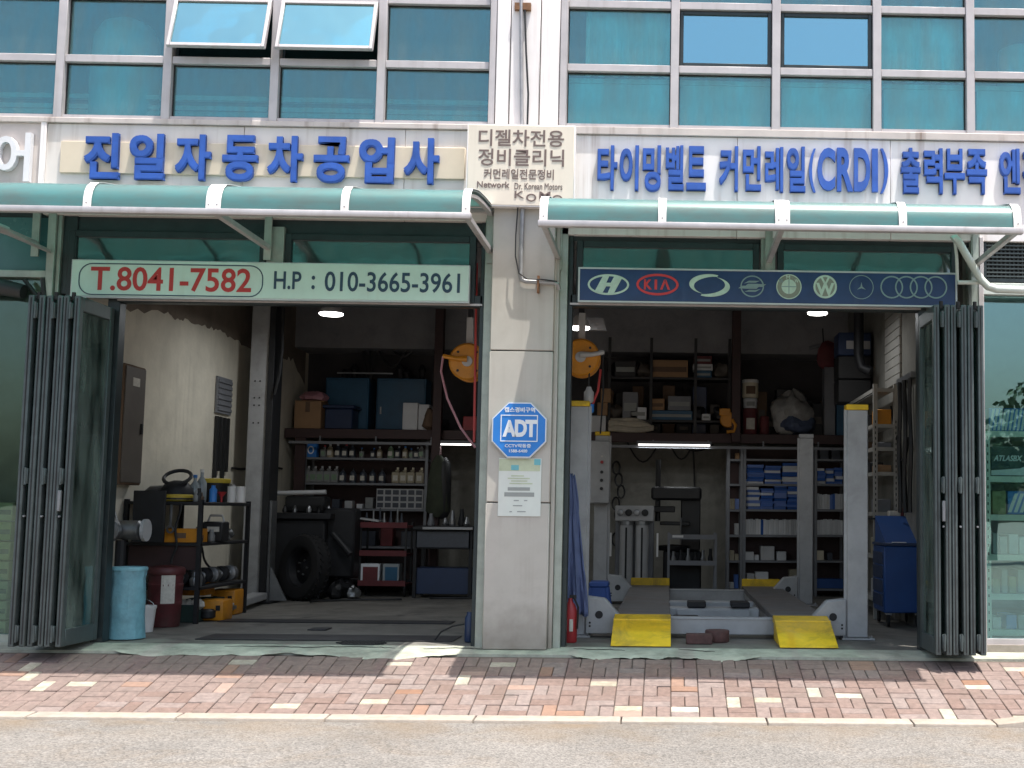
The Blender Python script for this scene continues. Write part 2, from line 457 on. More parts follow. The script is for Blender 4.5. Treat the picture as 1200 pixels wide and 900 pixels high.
mk('frame_dark', (0.030, 0.042, 0.045), 0.38, metal=0.3, var=0.25, scale=8)
mk('door_metal', (0.075, 0.096, 0.098), 0.45, metal=0.2, var=0.3, scale=9, streak=0.3, scol=(0.11, 0.12, 0.12))
mk('gasket', (0.012, 0.012, 0.013), 0.7, var=0)
mk('board_beige', (0.66, 0.57, 0.44), 0.45, var=0.08, scale=3, streak=0.35, scol=(0.4, 0.27, 0.17))
mk('letter_blue', (0.025, 0.10, 0.42), 0.45, var=0.28, scale=5, streak=0.45, scol=(0.10, 0.16, 0.42))
mk('letter_white', (0.72, 0.72, 0.74), 0.4, var=0.05)
mk('sign_cream', (0.72, 0.66, 0.56), 0.45, var=0.05, scale=3, streak=0.15)
mk('ink_brown', (0.15, 0.11, 0.10), 0.6, var=0)
mk('mint', (0.56, 0.74, 0.67), 0.4, var=0.08, scale=4, streak=0.15, scol=(0.35, 0.33, 0.2))
mk('ink_red', (0.46, 0.035, 0.035), 0.5, var=0.1)
mk('ink_navy', (0.02, 0.055, 0.10), 0.5, var=0.1)
mk('navy', (0.018, 0.05, 0.15), 0.35, var=0.25, scale=5, streak=0.5, scol=(0.05, 0.09, 0.2))
mk('sign_trim', (0.50, 0.54, 0.55), 0.4, metal=0.3, var=0.12)
mk('logo_pale', (0.50, 0.66, 0.58), 0.45, var=0.15, scale=20)
mk('logo_dim', (0.22, 0.33, 0.35), 0.45, var=0.15, scale=20)
mk('logo_grey', (0.23, 0.26, 0.22), 0.45, var=0.15, scale=20)
mk('logo_red', (0.62, 0.05, 0.06), 0.45, var=0.1)
mk('sign_blue', (0.02, 0.20, 0.62), 0.35, var=0.08)
mk('print_white', (0.75, 0.78, 0.82), 0.45, var=0.04)
mk('paper', (0.66, 0.70, 0.66), 0.5, var=0.05, scale=6)
mk('paper_grey', (0.30, 0.32, 0.31), 0.6, var=0.1)
mk('paper_tint', (0.50, 0.56, 0.40), 0.6, var=0.2)
mk('paper_aqua', (0.16, 0.46, 0.52), 0.6, var=0.1)
mk('awning_band', (0.74, 0.73, 0.72), 0.4, var=0.14, scale=9, stain=0.25, scol=(0.4, 0.3, 0.22))
mk('rail_alu', (0.52, 0.50, 0.50), 0.38, metal=0.4, var=0.12, streak=0.3)
mk_sheet('awning_sheet', (0.15, 0.50, 0.52), (0.30, 0.58, 0.57))
mk_glass('glass_upper', (0.60, 0.99, 1.0), refl=0.10, rcol=(0.62, 0.92, 0.97), wave=0.08, dirt=0.12)
mk_glass('glass_open', (0.3, 0.7, 0.76), refl=0.5, rcol=(0.45, 0.90, 0.97), wave=0.05, dirt=0.03)
mk_glass('glass_sash', (0.2, 0.6, 0.66), refl=0.50, rcol=(0.42, 0.74, 0.84), wave=0.03)
mk_glass('glass_transom', (0.16, 0.22, 0.22), refl=0.20, rcol=(0.75, 0.88, 0.9), rough=0.08, wave=0.10, dirt=0.10)
mk_glass('glass_door', (0.35, 0.52, 0.50), refl=0.08, rcol=(0.7, 0.9, 0.88), rough=0.05, dirt=0.26)
mk_glass('glass_shop', (0.84, 1.0, 0.96), refl=0.13, rcol=(0.65, 0.92, 0.98), wave=0.005)
mk_glass('glass_dark', (0.8, 0.92, 0.86), refl=0.03, rcol=(0.7, 0.9, 0.88), dirt=0.02)
mk('teal_panel', (0.055, 0.16, 0.165), 0.25, var=0.12, scale=2)
mk('conduit', (0.33, 0.33, 0.34), 0.45, metal=0.4, var=0.2, scale=14)
mk('cable_black', (0.015, 0.015, 0.017), 0.55, var=0)
mk('rust', (0.20, 0.10, 0.05), 0.85, var=0.4, scale=30)
mk('pipe_white', (0.62, 0.68, 0.64), 0.45, var=0.12, scale=7, stain=0.3, scol=(0.35, 0.4, 0.35))
mk('curtain', (0.86, 0.88, 0.86), 0.9, var=0.06)
mk('blind', (0.82, 0.84, 0.82), 0.8, var=0.12, scale=3)
mk('blind_dark', (0.55, 0.60, 0.60), 0.8, var=0.12, scale=3)
mk('room_grey', (0.22, 0.25, 0.27), 0.9, var=0.1)
mk('tank_white', (0.70, 0.74, 0.74), 0.6, var=0.05)

# ------------------------------------------------------------------ ground, road, pavement, kerb
struct(MB().box(-600, 600, -700, 500, -0.8, -0.5).build('ground', 'soil'))
struct(MB().box(-60, 60, -16.0, -1.70, -0.5, -0.335).build('road', 'asphalt'))
YT, ZT = -0.30, -0.030      # top edge of the sloping pavement
YK, ZK = -1.55, -0.306      # its lower edge at the kerb
SL = (ZT - ZK) / (YT - YK)
def zp(y): return ZT + (y - YT) * SL
pave = MB()
pave.prism([(YK, zp(YK) - 0.022), (YT, zp(YT) - 0.022), (YT, -0.5), (YK, -0.5)], -40, 40, 'X')
pavement = struct(pave.build('pavement', 'joint'))
th = MB().prism([(YT, -0.030), (-0.06, -0.004), (0.0, 0.0), (0.0, -0.4), (YT, -0.4)], -9.5, 6.5, 'X')
threshold = struct(th.build('threshold', 'threshold'))
for pts in ([(-3.55, -.11), (-3.2, -.09), (-2.9, -.12), (-2.6, -.08), (-2.3, -.10), (-2.15, -.12)],
            [(-1.95, -.13), (-1.7, -.09), (-1.45, -.12), (-1.2, -.08)], [(-0.75, -.07), (-.6, -.11), (-.45, -.1), (-.3, -.14)], [(0.1, -.06), (.3, -.13), (.42, -.15)]):
    m = MB(); n = len(pts)
    fine = []
    for i in range(n - 1):
        for k in range(5):
            u = k / 5
            fine.append((pts[i][0] * (1 - u) + pts[i + 1][0] * u, pts[i][1] * (1 - u) + pts[i + 1][1] * u + rng.uniform(-.012, .012)))
    vs, fs = [], []
    for i, (x, y) in enumerate(fine):
        hw = 0.010 * math.sin(math.pi * (i + .5) / len(fine)) + 0.002
        z = -0.004 + (y + .06) * .108 + 0.003 if y < -0.06 else 0.0
        vs += [(x, y - hw, z - .001), (x, y + hw, z + .001)]
    fs = [(2 * i, 2 * i + 2, 2 * i + 3, 2 * i + 1) for i in range(len(fine) - 1)]
    m.add(vs, fs); m.build('crack', 'crack', threshold)
# old concrete smeared over the first brick rows
def patch(name, x0, x1, lo, hi, seed):
    r_ = random.Random(seed); n = 60; top, bot = [], []
    ph = [r_.uniform(0, 6) for _ in range(4)]
    for i in range(n + 1):
        u = i / n; x_ = x0 + (x1 - x0) * u
        e = lo + (hi - lo) * (0.5 + .3 * math.sin(u * 7 + ph[0]) + .15 * math.sin(u * 19 + ph[1]) + .12 * math.sin(u * 43 + ph[2])) * min(1, 6 * u, 6 * (1 - u)) + r_.uniform(-.012, .012)
        bot.append((x_, max(YK + .1, -e)))
    vs = []
    for (x_, y) in bot: vs += [(x_, y, zp(y) + .001), (x_, (y + YT) / 2, zp((y + YT) / 2) + .006), (x_, YT + .01, zp(YT) + .006)]
    fs = []
    for i in range(n): fs += [(3 * i, 3 * i + 3, 3 * i + 4, 3 * i + 1), (3 * i + 1, 3 * i + 4, 3 * i + 5, 3 * i + 2)]
    m = MB(); m.add(vs, fs); struct(m.build(name, 'threshold', smooth=True))
patch('concrete_patch', -4.35, -1.65, .31, .50, 4)
patch('concrete_patch', -0.75, 0.75, .32, .46, 8)
# bricks, basket weave: the 300 that show largest are single objects
L_, Wd, G = 0.2, 0.1, 0.005
def brick_mesh(mat, lx, ly):
    bm = bmesh.new(); bmesh.ops.create_cube(bm, size=1)
    bmesh.ops.scale(bm, vec=(lx - G, ly - G, 0.05), verts=bm.verts)
    top = [e for e in bm.edges if all(v.co.z > 0 for v in e.verts)]
    bmesh.ops.bevel(bm, geom=top, offset=0.005, segments=1, affect='EDGES')
    me = bpy.data.meshes.new('brick'); bm.to_mesh(me); bm.free(); me.materials.append(MATS[mat]); return me
ang = math.atan(SL)
slen = math.hypot(YT - YK, ZT - ZK)
spots = []
nrow = int(slen / 0.2) + 1
for r in range(nrow):
    for c in range(-34, 24):
        xb = c * 0.2 + 0.04
        if (r + c) % 2 == 0: cells = [(xb + .1, .05, 0), (xb + .1, .15, 0)]
        else: cells = [(xb + .05, .1, 1), (xb + .15, .1, 1)]
        for (x, v, vert) in cells:
            s = r * 0.2 + v
            top = s + (0.1 if vert else 0.05)
            if top > slen + 0.001: continue
            spots.append((s, x, vert))
def inframe(x, y, z):
    d = Vector((x, y, z)) - CAM; dz = d.dot(F)
    px = PX + FPX * d.dot(RV) / dz
    return -25 < px < 1225
mats_b = {}
for mt in ('brick', 'brick_white', 'brick_orange', 'brick_tan'):
    mats_b[mt] = (brick_mesh(mt, L_, Wd), brick_mesh(mt, Wd, L_))
rows = []
for (s, x, vert) in spots:
    y = YK + s * math.cos(ang); z = zp(y)
    q = rng.random()
    mt = 'brick_white' if q < 0.036 else 'brick_orange' if q < 0.068 else 'brick'
    if s > slen - 0.11 and rng.random() < (0.6 if x > -0.7 else 0.2): mt = 'brick_tan'
    rows.append(((Vector((x, y, z)) - CAM).length if inframe(x, y, z) else 99, x, y, z, vert, mt))
rows.sort(key=lambda t: t[0])
rest = {}
for i, (d, x, y, z, vert, mt) in enumerate(rows):
    jit = rng.uniform(-.004, .003)
    if i < 298:
        o = bpy.data.objects.new('brick', mats_b[mt][vert]); C.objects.link(o); o.parent = pavement
        o.location = (x, y, z - 0.025 + jit)
        o.rotation_euler = (ang + rng.uniform(-.012, .012), rng.uniform(-.015, .015), rng.uniform(-.01, .01))
    else: rest.setdefault(mt, []).append((x, y, z - .025 + jit, vert))
bmj = bmesh.new(); mlist = list(rest)
for k, mt in enumerate(mlist):
    for (x, y, z, vert) in rest[mt]:
        tmp = mats_b[mt][vert].copy(); tmp.transform(Matrix.Translation((x, y, z)) @ Matrix.Rotation(ang, 4, 'X'))
        n0 = len(bmj.faces); bmj.from_mesh(tmp); bmj.faces.ensure_lookup_table()
        for f in bmj.faces[n0:]: f.material_index = k
        bpy.data.meshes.remove(tmp)
me = bpy.data.meshes.new('brick_field'); bmj.to_mesh(me); bmj.free()
for mt in mlist: me.materials.append(MATS[mt])
bf = bpy.data.objects.new('brick_field', me); C.objects.link(bf); bf.parent = pavement; bf['kind'] = 'stuff'
# kerb stones: dropped along the shop, rising to full height at the right
kerb = struct(MB().box(-30, 30, -1.70, -1.58, -0.49, -0.37).build('kerb', 'kerb'))
x = -10.3
XR = wx(1168, -1.7, 838)
while x < 8:
    ln = 1.0
    x1 = x + ln
    if x < XR < x1: x1 = XR
    up0 = 0.0 if x < XR - .01 else min(0.11, (x - XR) * 0.28)
    up1 = 0.0 if x1 <= XR + .01 else min(0.11, (x1 - XR) * 0.28)
    m = MB()
    a, b = x + .004, x1 - .004
    j = rng.uniform(-.003, .003)
    vs = []
    for (xx, up) in ((a, up0), (b, up1)):
        vs += [(xx, -1.725 + j, -0.49), (xx, -1.715 + j, -0.312 + up), (xx, -1.552 + j, -0.303 + up), (xx, -1.552 + j, -0.49)]
    m.add(vs, [(0, 1, 5, 4), (1, 2, 6, 5), (2, 3, 7, 6), (3, 0, 4, 7), (0, 3, 2, 1), (4, 5, 6, 7)])
    m.build('kerb_stone', 'kerb', kerb, bev=0.012, seg=2)
    x = x1

# ------------------------------------------------------------------ the building
FY = 0.0
bld = thing('workshop_building', 'two storey commercial building with teal upper windows and two open garage bays', 'building', (-1.3, 0, 0))
ZS = wz(147, -0.05, 720)                 # sill of the upper windows
ZM = wz(79, -0.06, 700)                  # transom between window rows
ZU = wz(4.5, -0.06, 720)                 # next transom
ZTOP = ZU + (ZU - ZM) + 0.1
XPL, XPR = wx(578, -.03, 100), wx(660, -.03, 100)
# upper room shell
MB().box(-9, 6, 0.12, 6, ZS - 0.35, ZS - 0.12).build('slab', 'room_grey', bld)
MB().box(-9, 6, 5.8, 6, ZS - 0.12, ZTOP + .3).build('rear_wall', 'room_grey', bld)
MB().box(-9, 6, 0.12, 6, ZTOP + .3, ZTOP + .5).build('roof', 'room_grey', bld)
MB().box(-9, 6, -0.02, 0.12, ZTOP + 0.04, ZTOP + 0.9).build('parapet', 'cladding_white', bld)
# pier between the window groups
m = MB()
a, b = XPL + .03, XPR - .03
xm0 = wx(598, -.1, 60); xm1 = wx(633, -.1, 60)
for (u, v) in ((a, xm0 - .004), (xm0 + .004, xm1 - .004), (xm1 + .004, b)):
    MB().box(u, v, -0.10 if v != b else -0.085, 0.12, ZS - .05, ZTOP + .04).build('cladding_panel', 'cladding_white', bld, bev=.006)
MB().box(a, b, -0.06, 0.10, ZS - .05, ZTOP + .04).build('pier_core', 'gasket', bld)
# mullions and transoms
LM = [-435, -310, -185, -60, 69, 195, 321, 446]; RM = [790.5, 909.5, 1028, 1137.5, 1255, 1373, 1491, 1612]
mw = 0.036
def mull(px, w_=mw):
    xx = wx(px, -.06, 100)
    MB().box(xx - w_, xx + w_, -0.065, 0.05, ZS - .02, ZTOP).build('mullion', 'mullion', bld, bev=.004)
    return xx
lx = [mull(p) for p in LM] + [XPL]
rx_ = [XPR] + [mull(p) for p in RM]
MB().box(XPL - .03, XPL + .025, -0.09, 0.05, ZS - .02, ZTOP).build('jamb', 'mullion', bld, bev=.004)
MB().box(XPR - .025, XPR + .035, -0.09, 0.05, ZS - .02, ZTOP).build('jamb', 'mullion', bld, bev=.004)
OPEN = {(0, 5), (0, 6)}
SASH = {(1, 1), (1, 2)}
for side, xs in enumerate((lx, rx_)):
    for i in range(len(xs) - 1):
        a, b = xs[i] + mw, xs[i + 1] - mw
        for z in (ZM, ZU):
            MB().box(a, b, -0.055, 0.045, z - .032, z + .032).build('transom', 'mullion', bld, bev=.004)
        MB().box(a, b, -0.05, 0.045, ZS - .02, ZS + .012).build('sill', 'mullion', bld)
        MB().box(a, b, -0.05, 0.045, ZTOP - .03, ZTOP + .03).build('transom', 'mullion', bld)
        for row, (z0, z1) in enumerate(((ZS + .012, ZM - .032), (ZM + .032, ZU - .032), (ZU + .032, ZTOP - .03))):
            if row == 1 and (side, i) in OPEN | SASH:
                op = (side, i) in OPEN
                t = 0.030
                sash = MB()
                y0, y1 = (-0.03, 0.01)
                fr = MB().frame(a + .006, b - .006, y0, y1, z0 + .006, z1 - .006, t)
                pn = MB().box(a + .006 + t, b - .006 - t, y0 + .018, y0 + .024, z0 + .006 + t, z1 - .006 - t)
                inner = MB().frame(a + .06, b - .06, y0 + .027, y0 + .03, z0 + .06, z1 - .06, .008)
                lat = MB().box((a + b) / 2 - .02, (a + b) / 2 + .02, y0 + .03, y0 + .05, z0 + .06, z0 + .095)
                if op:
                    th_ = -math.atan(0.30); c_, s_ = math.cos(th_), math.sin(th_)
                    for mm in (fr, pn, inner, lat):
                        mm.v = [(v[0], (v[1]) * c_ - (v[2] - z1) * s_ - 0.05, z1 + v[1] * s_ + (v[2] - z1) * c_) for v in mm.v]
                        mm.v = [(v[0], -abs(v[1]) if False else v[1], v[2]) for v in mm.v]
                so_ = fr.build('opening_sash', 'mullion' if op else 'frame_dark', bld, bev=.003)
                pn.build('pane', 'glass_open' if op else 'glass_sash', so_)
                inner.build('inner_bead', 'logo_pale', so_)
                lat.build('latch', 'mullion', so_)
                if op:
                    hm = MB()
                    MB().frame(a + .002, b - .002, 0.012, 0.05, z0 + .002, z1 - .002, .02).build('window_casing', 'frame_dark', bld)
                continue
            MB().box(a - .004, b + .004, -0.004, 0.004, z0 - .004, z1 + .004).build('window_pane', 'glass_upper', bld)
            MB().frame(a, b, -0.012, 0.014, z0, z1, .007).build('gasket', 'gasket', bld)
# flashing under the sills and fascia boards
ZF1 = ZS - 0.02; ZF0 = wz(158, -.06, 720)
MB().box(-9, XPL + .02, -0.075, 0.12, ZF0 + .02, ZF1).build('flashing', 'flashing', bld, bev=.004)
MB().box(XPR - .02, 6, -0.075, 0.12, ZF0 - .0, ZF1).build('flashing', 'flashing', bld, bev=.004)
ZAW = 3.50
xl0 = wx(51, -.05, 180)
MB().box(-9, xl0 - .025, -0.045, 0.1, 3.62, ZF0 + .017).build('fascia_panel', 'flashing', bld)
MB().box(xl0 - .025, xl0 + .02, -0.07, 0.1, 3.60, ZF1 - .002).build('fascia_trim', 'cladding_white', bld, bev=.004)
xs = [xl0 + .02, -3.6, -2.25, XPL + .02]
for i in range(3):
    MB().box(xs[i] + .002, xs[i + 1] - .002, -0.05, 0.1, 3.52, ZF0 + .017).build('fascia_panel', 'cladding', bld, bev=.003)
xs = [XPR - .02, 0.55, 1.85, 3.2, 6.0]
for i in range(4):
    MB().box(xs[i] + .002, xs[i + 1] - .002, -0.05, 0.1, 3.42, ZF0 - .003).build('fascia_panel', 'cladding_white', bld, bev=.003)
# header zone behind the awnings
MB().box(-9, 6, 0.02, 0.14, 3.38, 3.55).build('header_beam', 'frame_dark', bld)
# ---- column between the bays
cxl, cxr = wx(574, -.15, 411), wx(648, -.15, 411)
zj = [0.0 - .01, wz(589, -.15, 610), wz(411, -.15, 610), wz(238, -.15, 610), ZS - .06]
for i in range(4):
    z0 = zj[i] + (0.004 if i else 0.0); z1 = zj[i + 1] - .004
    MB().box(cxl, cxr, -0.15, 0.10, z0, z1).build('column_panel', 'column_panel' if i < 3 else 'cladding_white', bld, bev=.006)
MB().box(cxl + .01, cxr - .01, -0.135, 0.12, -0.02, ZS - .06).build('column_core', 'gasket', bld)
for (u, v, yy, mt) in ((cxl - .075, cxl - .002, -0.05, 'alu_green'), (cxl - .115, cxl - .077, 0.0, 'frame_dark'),
                       (cxr + .002, cxr + .035, -0.09, 'column_panel'), (cxr + .037, cxr + .10, -0.05, 'alu_green'), (cxr + .102, cxr + .14, 0.0, 'frame_dark')):
    MB().box(u, v, yy, 0.12, -0.01, 3.55).build('door_jamb', mt, bld, bev=.003)
OL1 = cxl - .115; OR0 = cxr + .14
OL0 = wx(133, 0.0, 500); OR1 = wx(1077, 0, 560)
# left jamb of the left bay, right jamb of the right bay
MB().box(OL0 - .10, OL0, 0.0, 0.12, -0.01, 2.86).build('door_jamb', 'frame_dark', bld, bev=.003)
MB().box(OR1, OR1 + .07, 0.0, 0.12, -0.01, 2.86).build('door_jamb', 'frame_dark', bld, bev=.003)
jl0, jl1 = wx(57, -.02, 300), wx(79, -.02, 300)
MB().box(jl0, jl0 + .065, -0.06, 0.12, -0.01, 3.55).build('post', 'alu_green', bld, bev=.003)
MB().box(jl0 + .068, jl0 + .10, -0.03, 0.12, -0.01, 3.55).build('post', 'alu_green', bld, bev=.003)
MB().box(jl0 + .103, jl1 + .06, 0.0, 0.12, 2.86, 3.55).build('post', 'frame_dark', bld, bev=.003)
jr = wx(1141, -.02, 320)
MB().box(jr - .03, jr + .03, -0.06, 0.12, 2.86, 3.45).build('post', 'alu_green', bld, bev=.003)
jr2 = wx(1151, -.04, 560)
MB().box(jr2 - .022, jr2 + .022, -0.07, 0.12, -0.01, 3.45).build('post', 'mullion', bld, bev=.003)
# headers over the openings
for (u, v, py, px) in ((OL0, OL1, 357, 340), (OR0, OR1, 362, 880)):
    z = wz(py, 0, px)
    MB().box(u - .02, v + .02, 0.0, 0.10, z, z + .10).build('door_track', 'frame_dark', bld, bev=.003)
    MB().box(u - .02, v + .02, -0.012, 0.0, z + .012, z + .028).build('track_lip', 'rail_alu', bld)
ZH = wz(350, 0, 340)
# transom lights
def transom(px0, px1, z0, z1):
    a, b = wx(px0, 0, 290), wx(px1, 0, 290)
    f = MB().frame(a, b, -0.005, 0.06, z0, z1, .055).build('transom_light', 'frame_dark', bld, bev=.004)
    MB().box(a + .05, b - .05, 0.02, 0.028, z0 + .05, z1 - .05).build('pane', 'glass_transom', f)
zt0 = wz(352, 0, 320)
transom(80, 312, zt0, 3.40); transom(334, 558, zt0, 3.40)
xm = wx(323, -.02, 290); MB().box(xm - .07, xm + .07, -0.03, 0.1, zt0, 3.45).build('post', 'alu_green', bld, bev=.003)
zt1 = wz(358, 0, 900)
transom(676, 890, zt1, 3.38); transom(911, 1122, zt1, 3.38)
xm = wx(900, -.02, 290); MB().box(xm - .06, xm + .06, -0.03, 0.1, zt1, 3.45).build('post', 'alu_green', bld, bev=.003)
# neighbour on the left: teal panel, rail, dark shop glass; neighbour on the right: louvre and shop glass
zr = wz(322, 0, 25)
MB().box(-9, jl0 - .004, 0.0, 0.05, zr + .03, 3.5).build('teal_panel', 'teal_panel', bld)
MB().box(-9, jl0 - .002, -0.05, 0.08, zr - .03, zr + .03).build('rail', 'alu_green', bld, bev=.004)
MB().box(-9, jl0 - .002, 0.02, 0.03, 0.06, zr - .03).build('shop_pane', 'glass_dark', bld)
MB().box(-9, jl0 - .002, -0.03, 0.08, -0.01, 0.06).build('plinth', 'alu_green', bld)
zl0, zl1 = wz(331, 0, 1175), wz(271, 0, 1175)
MB().box(jr2 + .022, 6, -0.03, 0.1, zl0 - .11, zl0 - .01).build('rail', 'pipe_white', bld, bev=.004)
gx0 = jr2 + .03
lv = MB().frame(gx0, 5.99, -0.02, 0.05, zl0, zl1 + .12, .03).build('louvre_grille', 'frame_dark', bld)
MB().box(gx0 + .03, 5.96, 0.03, 0.04, zl0 + .03, zl1 + .09).build('backing', 'gasket', lv)
for k in range(16):
    z = zl0 + .045 + k * .033
    if z < zl1 + .09: MB().box(gx0 + .03, 5.96, -0.012, 0.006, z, z + .012).build('slat', 'door_metal', lv)
for k in range(88):
    xx = gx0 + .05 + k * .036
    MB().box(xx, xx + .012, 0.008, 0.02, zl0 + .03, zl1 + .09).build('slat', 'door_metal', lv)
MB().box(jr2 + .022, 6, 0.02, 0.03, 0.10, zl0 - .11).build('shop_pane', 'glass_shop', bld)
MB().box(jr2 + .022, 6, -0.03, 0.08, 0.055, 0.10).build('sill', 'mullion', bld)
MB().box(jr2 - .05, 6, -0.06, 0.08, -0.02, 0.055).build('plinth', 'kerb', bld)
# end walls of the block
for (u, v) in ((-9.3, -9.0), (6.0, 6.3)):
    MB().box(u, v, -0.1, 8.5, -0.4, ZTOP + .9).build('end_wall', 'cladding_white', bld)

# ------------------------------------------------------------------ behind the upper windows
def up_curtain(px0, px1, side_y, z0, z1, label, wob=0.02, name='curtain', mat='curtain', gr=None):
    a, b = wx(px0, side_y, 80), wx(px1, side_y, 80)
    n = max(6, int((b - a) / 0.03)); vs = []
    for i in range(n + 1):
        u = a + (b - a) * i / n
        for k in range(4):
            z = z1 + (z0 - z1) * k / 3
            vs.append((u, side_y + wob * math.sin(i * 1.7 + .3 * math.sin(i * .6)) * (0.4 + .3 * k), z))
    m = MB(); m.add(vs, [(i * 4 + k, i * 4 + k + 1, i * 4 + k + 5, i * 4 + k + 4) for i in range(n) for k in range(3)])
    o = m.build(name, mat, smooth=True)
    sm = o.modifiers.new('thickness', 'SOLIDIFY'); sm.thickness = .004
    tag(o, label, 'curtain', gr); rebase(o)
up_curtain(686, 786, .10, ZM - .02, ZU + .1, 'pale curtain half drawn behind the upper window nearest the pipe')
up_curtain(1031, 1134, .10, ZM - .02, ZU + .1, 'pale creased curtain filling an upper pane beside the pane with the round object')
def up_blind(px0, px1, y, z0, z1, label, mat='blind'):
    a, b = wx(px0, y, 110), wx(px1, y, 110)
    t = thing('window_blind', label, 'blind', ((a + b) / 2, y, z0))
    MB().box(a, b, y - .02, y + .02, z1 - .04, z1).build('head_rail', mat, t)
    if mat == 'blind':
        o = MB().box(a + .01, b - .01, y - .003, y + .003, z0 + .03, z1 - .041).build('shade_sheet', mat, t)
        MB().box(a, b, y - .012, y + .012, z0 + .005, z0 + .029).build('bottom_bar', mat, t)
        return
    n = int((z1 - z0 - .04) / .05)
    for k in range(n):
        z = z0 + k * .05
        m = MB(); m.add([(a, y - .012, z), (b, y - .012, z), (b, y + .012, z + .047), (a, y + .012, z + .047)], [(0, 1, 2, 3)])
        o = m.build('slat', mat, t); o.modifiers.new('thickness', 'SOLIDIFY').thickness = .002
nm = ['nearest the pipe', 'second from the pipe', 'third from the pipe', 'fourth from the pipe', 'at the far right edge']
for i, (p0, p1) in enumerate(((664, 786), (796, 904), (915, 1023), (1034, 1132), (1143, 1240))):
    up_blind(p0, p1, .09, ZS + .01, ZM - .05, 'pale roller shade in the lower upstairs window ' + nm[i])
nm = ['at the far left edge of the picture', 'in front of the round white tank', 'below the first tilted open sash', 'below the second tilted open sash', 'next to the pier, left group']
for i, (p0, p1) in enumerate(((-50, 62), (78, 188), (203, 314), (330, 438), (455, 572))):
    up_blind(p0, p1, .40, ZS + .01, ZM - .16, 'dim slatted upstairs blind ' + nm[i], 'blind_dark')
xc = wx(146, .5, 90); rr = 0.29
zt_ = wz(23, .5, 146)
o = MB().lathe((xc, .52, 0), [(rr * .97, ZS - .1), (rr, ZM), (rr * .93, zt_ - .18), (rr * .72, zt_ - .06), (rr * .35, zt_ - .005), (.01, zt_)], 28).build('storage_tank', 'tank_white', smooth=True)
tag(o, 'large pale round-topped tank behind the upstairs window on the left', 'tank'); rebase(o)
xc = wx(1195, .5, 60); zt_ = wz(52, .5, 1195)
o = MB().lathe((xc, .55, 0), [(.17, ZS - .1), (.19, ZM), (.18, zt_ - .05), (.08, zt_), (.01, zt_ + .002)], 24).build('storage_tank', 'tank_white', smooth=True)
tag(o, 'small pale rounded container behind the rightmost upstairs window', 'tank'); rebase(o)

# ------------------------------------------------------------------ awnings
def awning(label, px0, px1, ztop_px, at, bands, rail_px, wide, nm_):
    Yf = -1.3
    zt = wz(ztop_px, Yf + .12, at); zb = wz(rail_px, Yf, at)
    hh = zt - zb
    prof = [(Yf, zb), (Yf + .004, zb + hh * .3), (Yf + .02, zb + hh * .55), (Yf + .05, zb + hh * .76), (Yf + .10, zb + hh * .92), (Yf + .18, zt + .004),
            (Yf + .4, zt + .05), (Yf + .7, zt + .085), (Yf + 1.0, zt + .11), (-.05, zt + .12)]
    prof = prof[::-1]
    X0, X1 = wx(px0, Yf, rail_px), wx(px1, Yf, rail_px)
    t = thing('awning', label, 'awning', ((X0 + X1) / 2, 0, zb))
    bx = [wx(p, Yf, rail_px) for p in bands]
    edges = sorted(set([X0, X1] + [q for q in bx if X0 < q < X1]))
    for i in range(len(edges) - 1):
        MB().strip(prof, .006, edges[i] + .004, edges[i + 1] - .004).build('awning_sheet', 'awning_sheet', t, smooth=True)
    for p, q in zip(bands, bx):
        hw = .055 if p in wide else .03
        prof2 = [(y - .004, z + .012) for (y, z) in prof[:-4]] + [(y - .010, z + .006) for (y, z) in prof[-4:]]
        if q - hw < X0: q = X0 + hw
        if q + hw > X1: q = X1 - hw
        bd = MB().strip(prof2, .004, q - hw, q + hw).build('cover_strip', 'awning_band', t, smooth=True)
        for s_ in ((-1, 1) if p in wide else (0,)):
            MB().cyl((q + s_ * .03, Yf - .016, zb + .03), (q + s_ * .03, Yf - .022, zb + .03), .006, 6).build('screw', 'conduit', bd)
        if p in wide or q in (X0 + hw, X1 - hw):
            MB().strip([(y, z - .03) for (y, z) in prof[:-4]], .025, q - .02, q + .02).build('rafter', 'rail_alu', t)
            m = MB()
            m.box(q - .022, q + .022, Yf + .01, -0.06, zb - .035, zb + .01)
            m.build('brace', 'rail_alu', t, bev=.004)
            MB().box(q - .03, q + .03, -0.07, -0.052, zb - .12, zt + .14).build('wall_plate', 'alu_green', t)
    MB().box(X0 - .01, X1 + .01, Yf - .03, Yf + .03, zb - .045, zb + .002).build('front_rail', 'rail_alu', t, bev=.008, seg=2)
    MB().box(X0, X1, -0.10, -0.05, zt + .09, zt + .15).build('wall_rail', 'rail_alu', t)
    return t
awning('teal curved polycarbonate awning over the left bay', -190, 551, 217, 300, [-60, 102, 250, 404, 551], 246, [250, -60], 'left')
awning('teal curved polycarbonate awning over the right bay', 632, 1197, 234.5, 900, [632, 776, 917, 1058, 1197], 263, [917], 'right')

# ------------------------------------------------------------------ signs
def letters(t, items, mat, y, depth, bold, shade=None):
    for (ch, x0, y0, x1, y1) in items:
        mm = ptext(ch, x0, y0, x1, y1, y, depth=depth, bold=bold)
        mm.build('letter', mat, t)
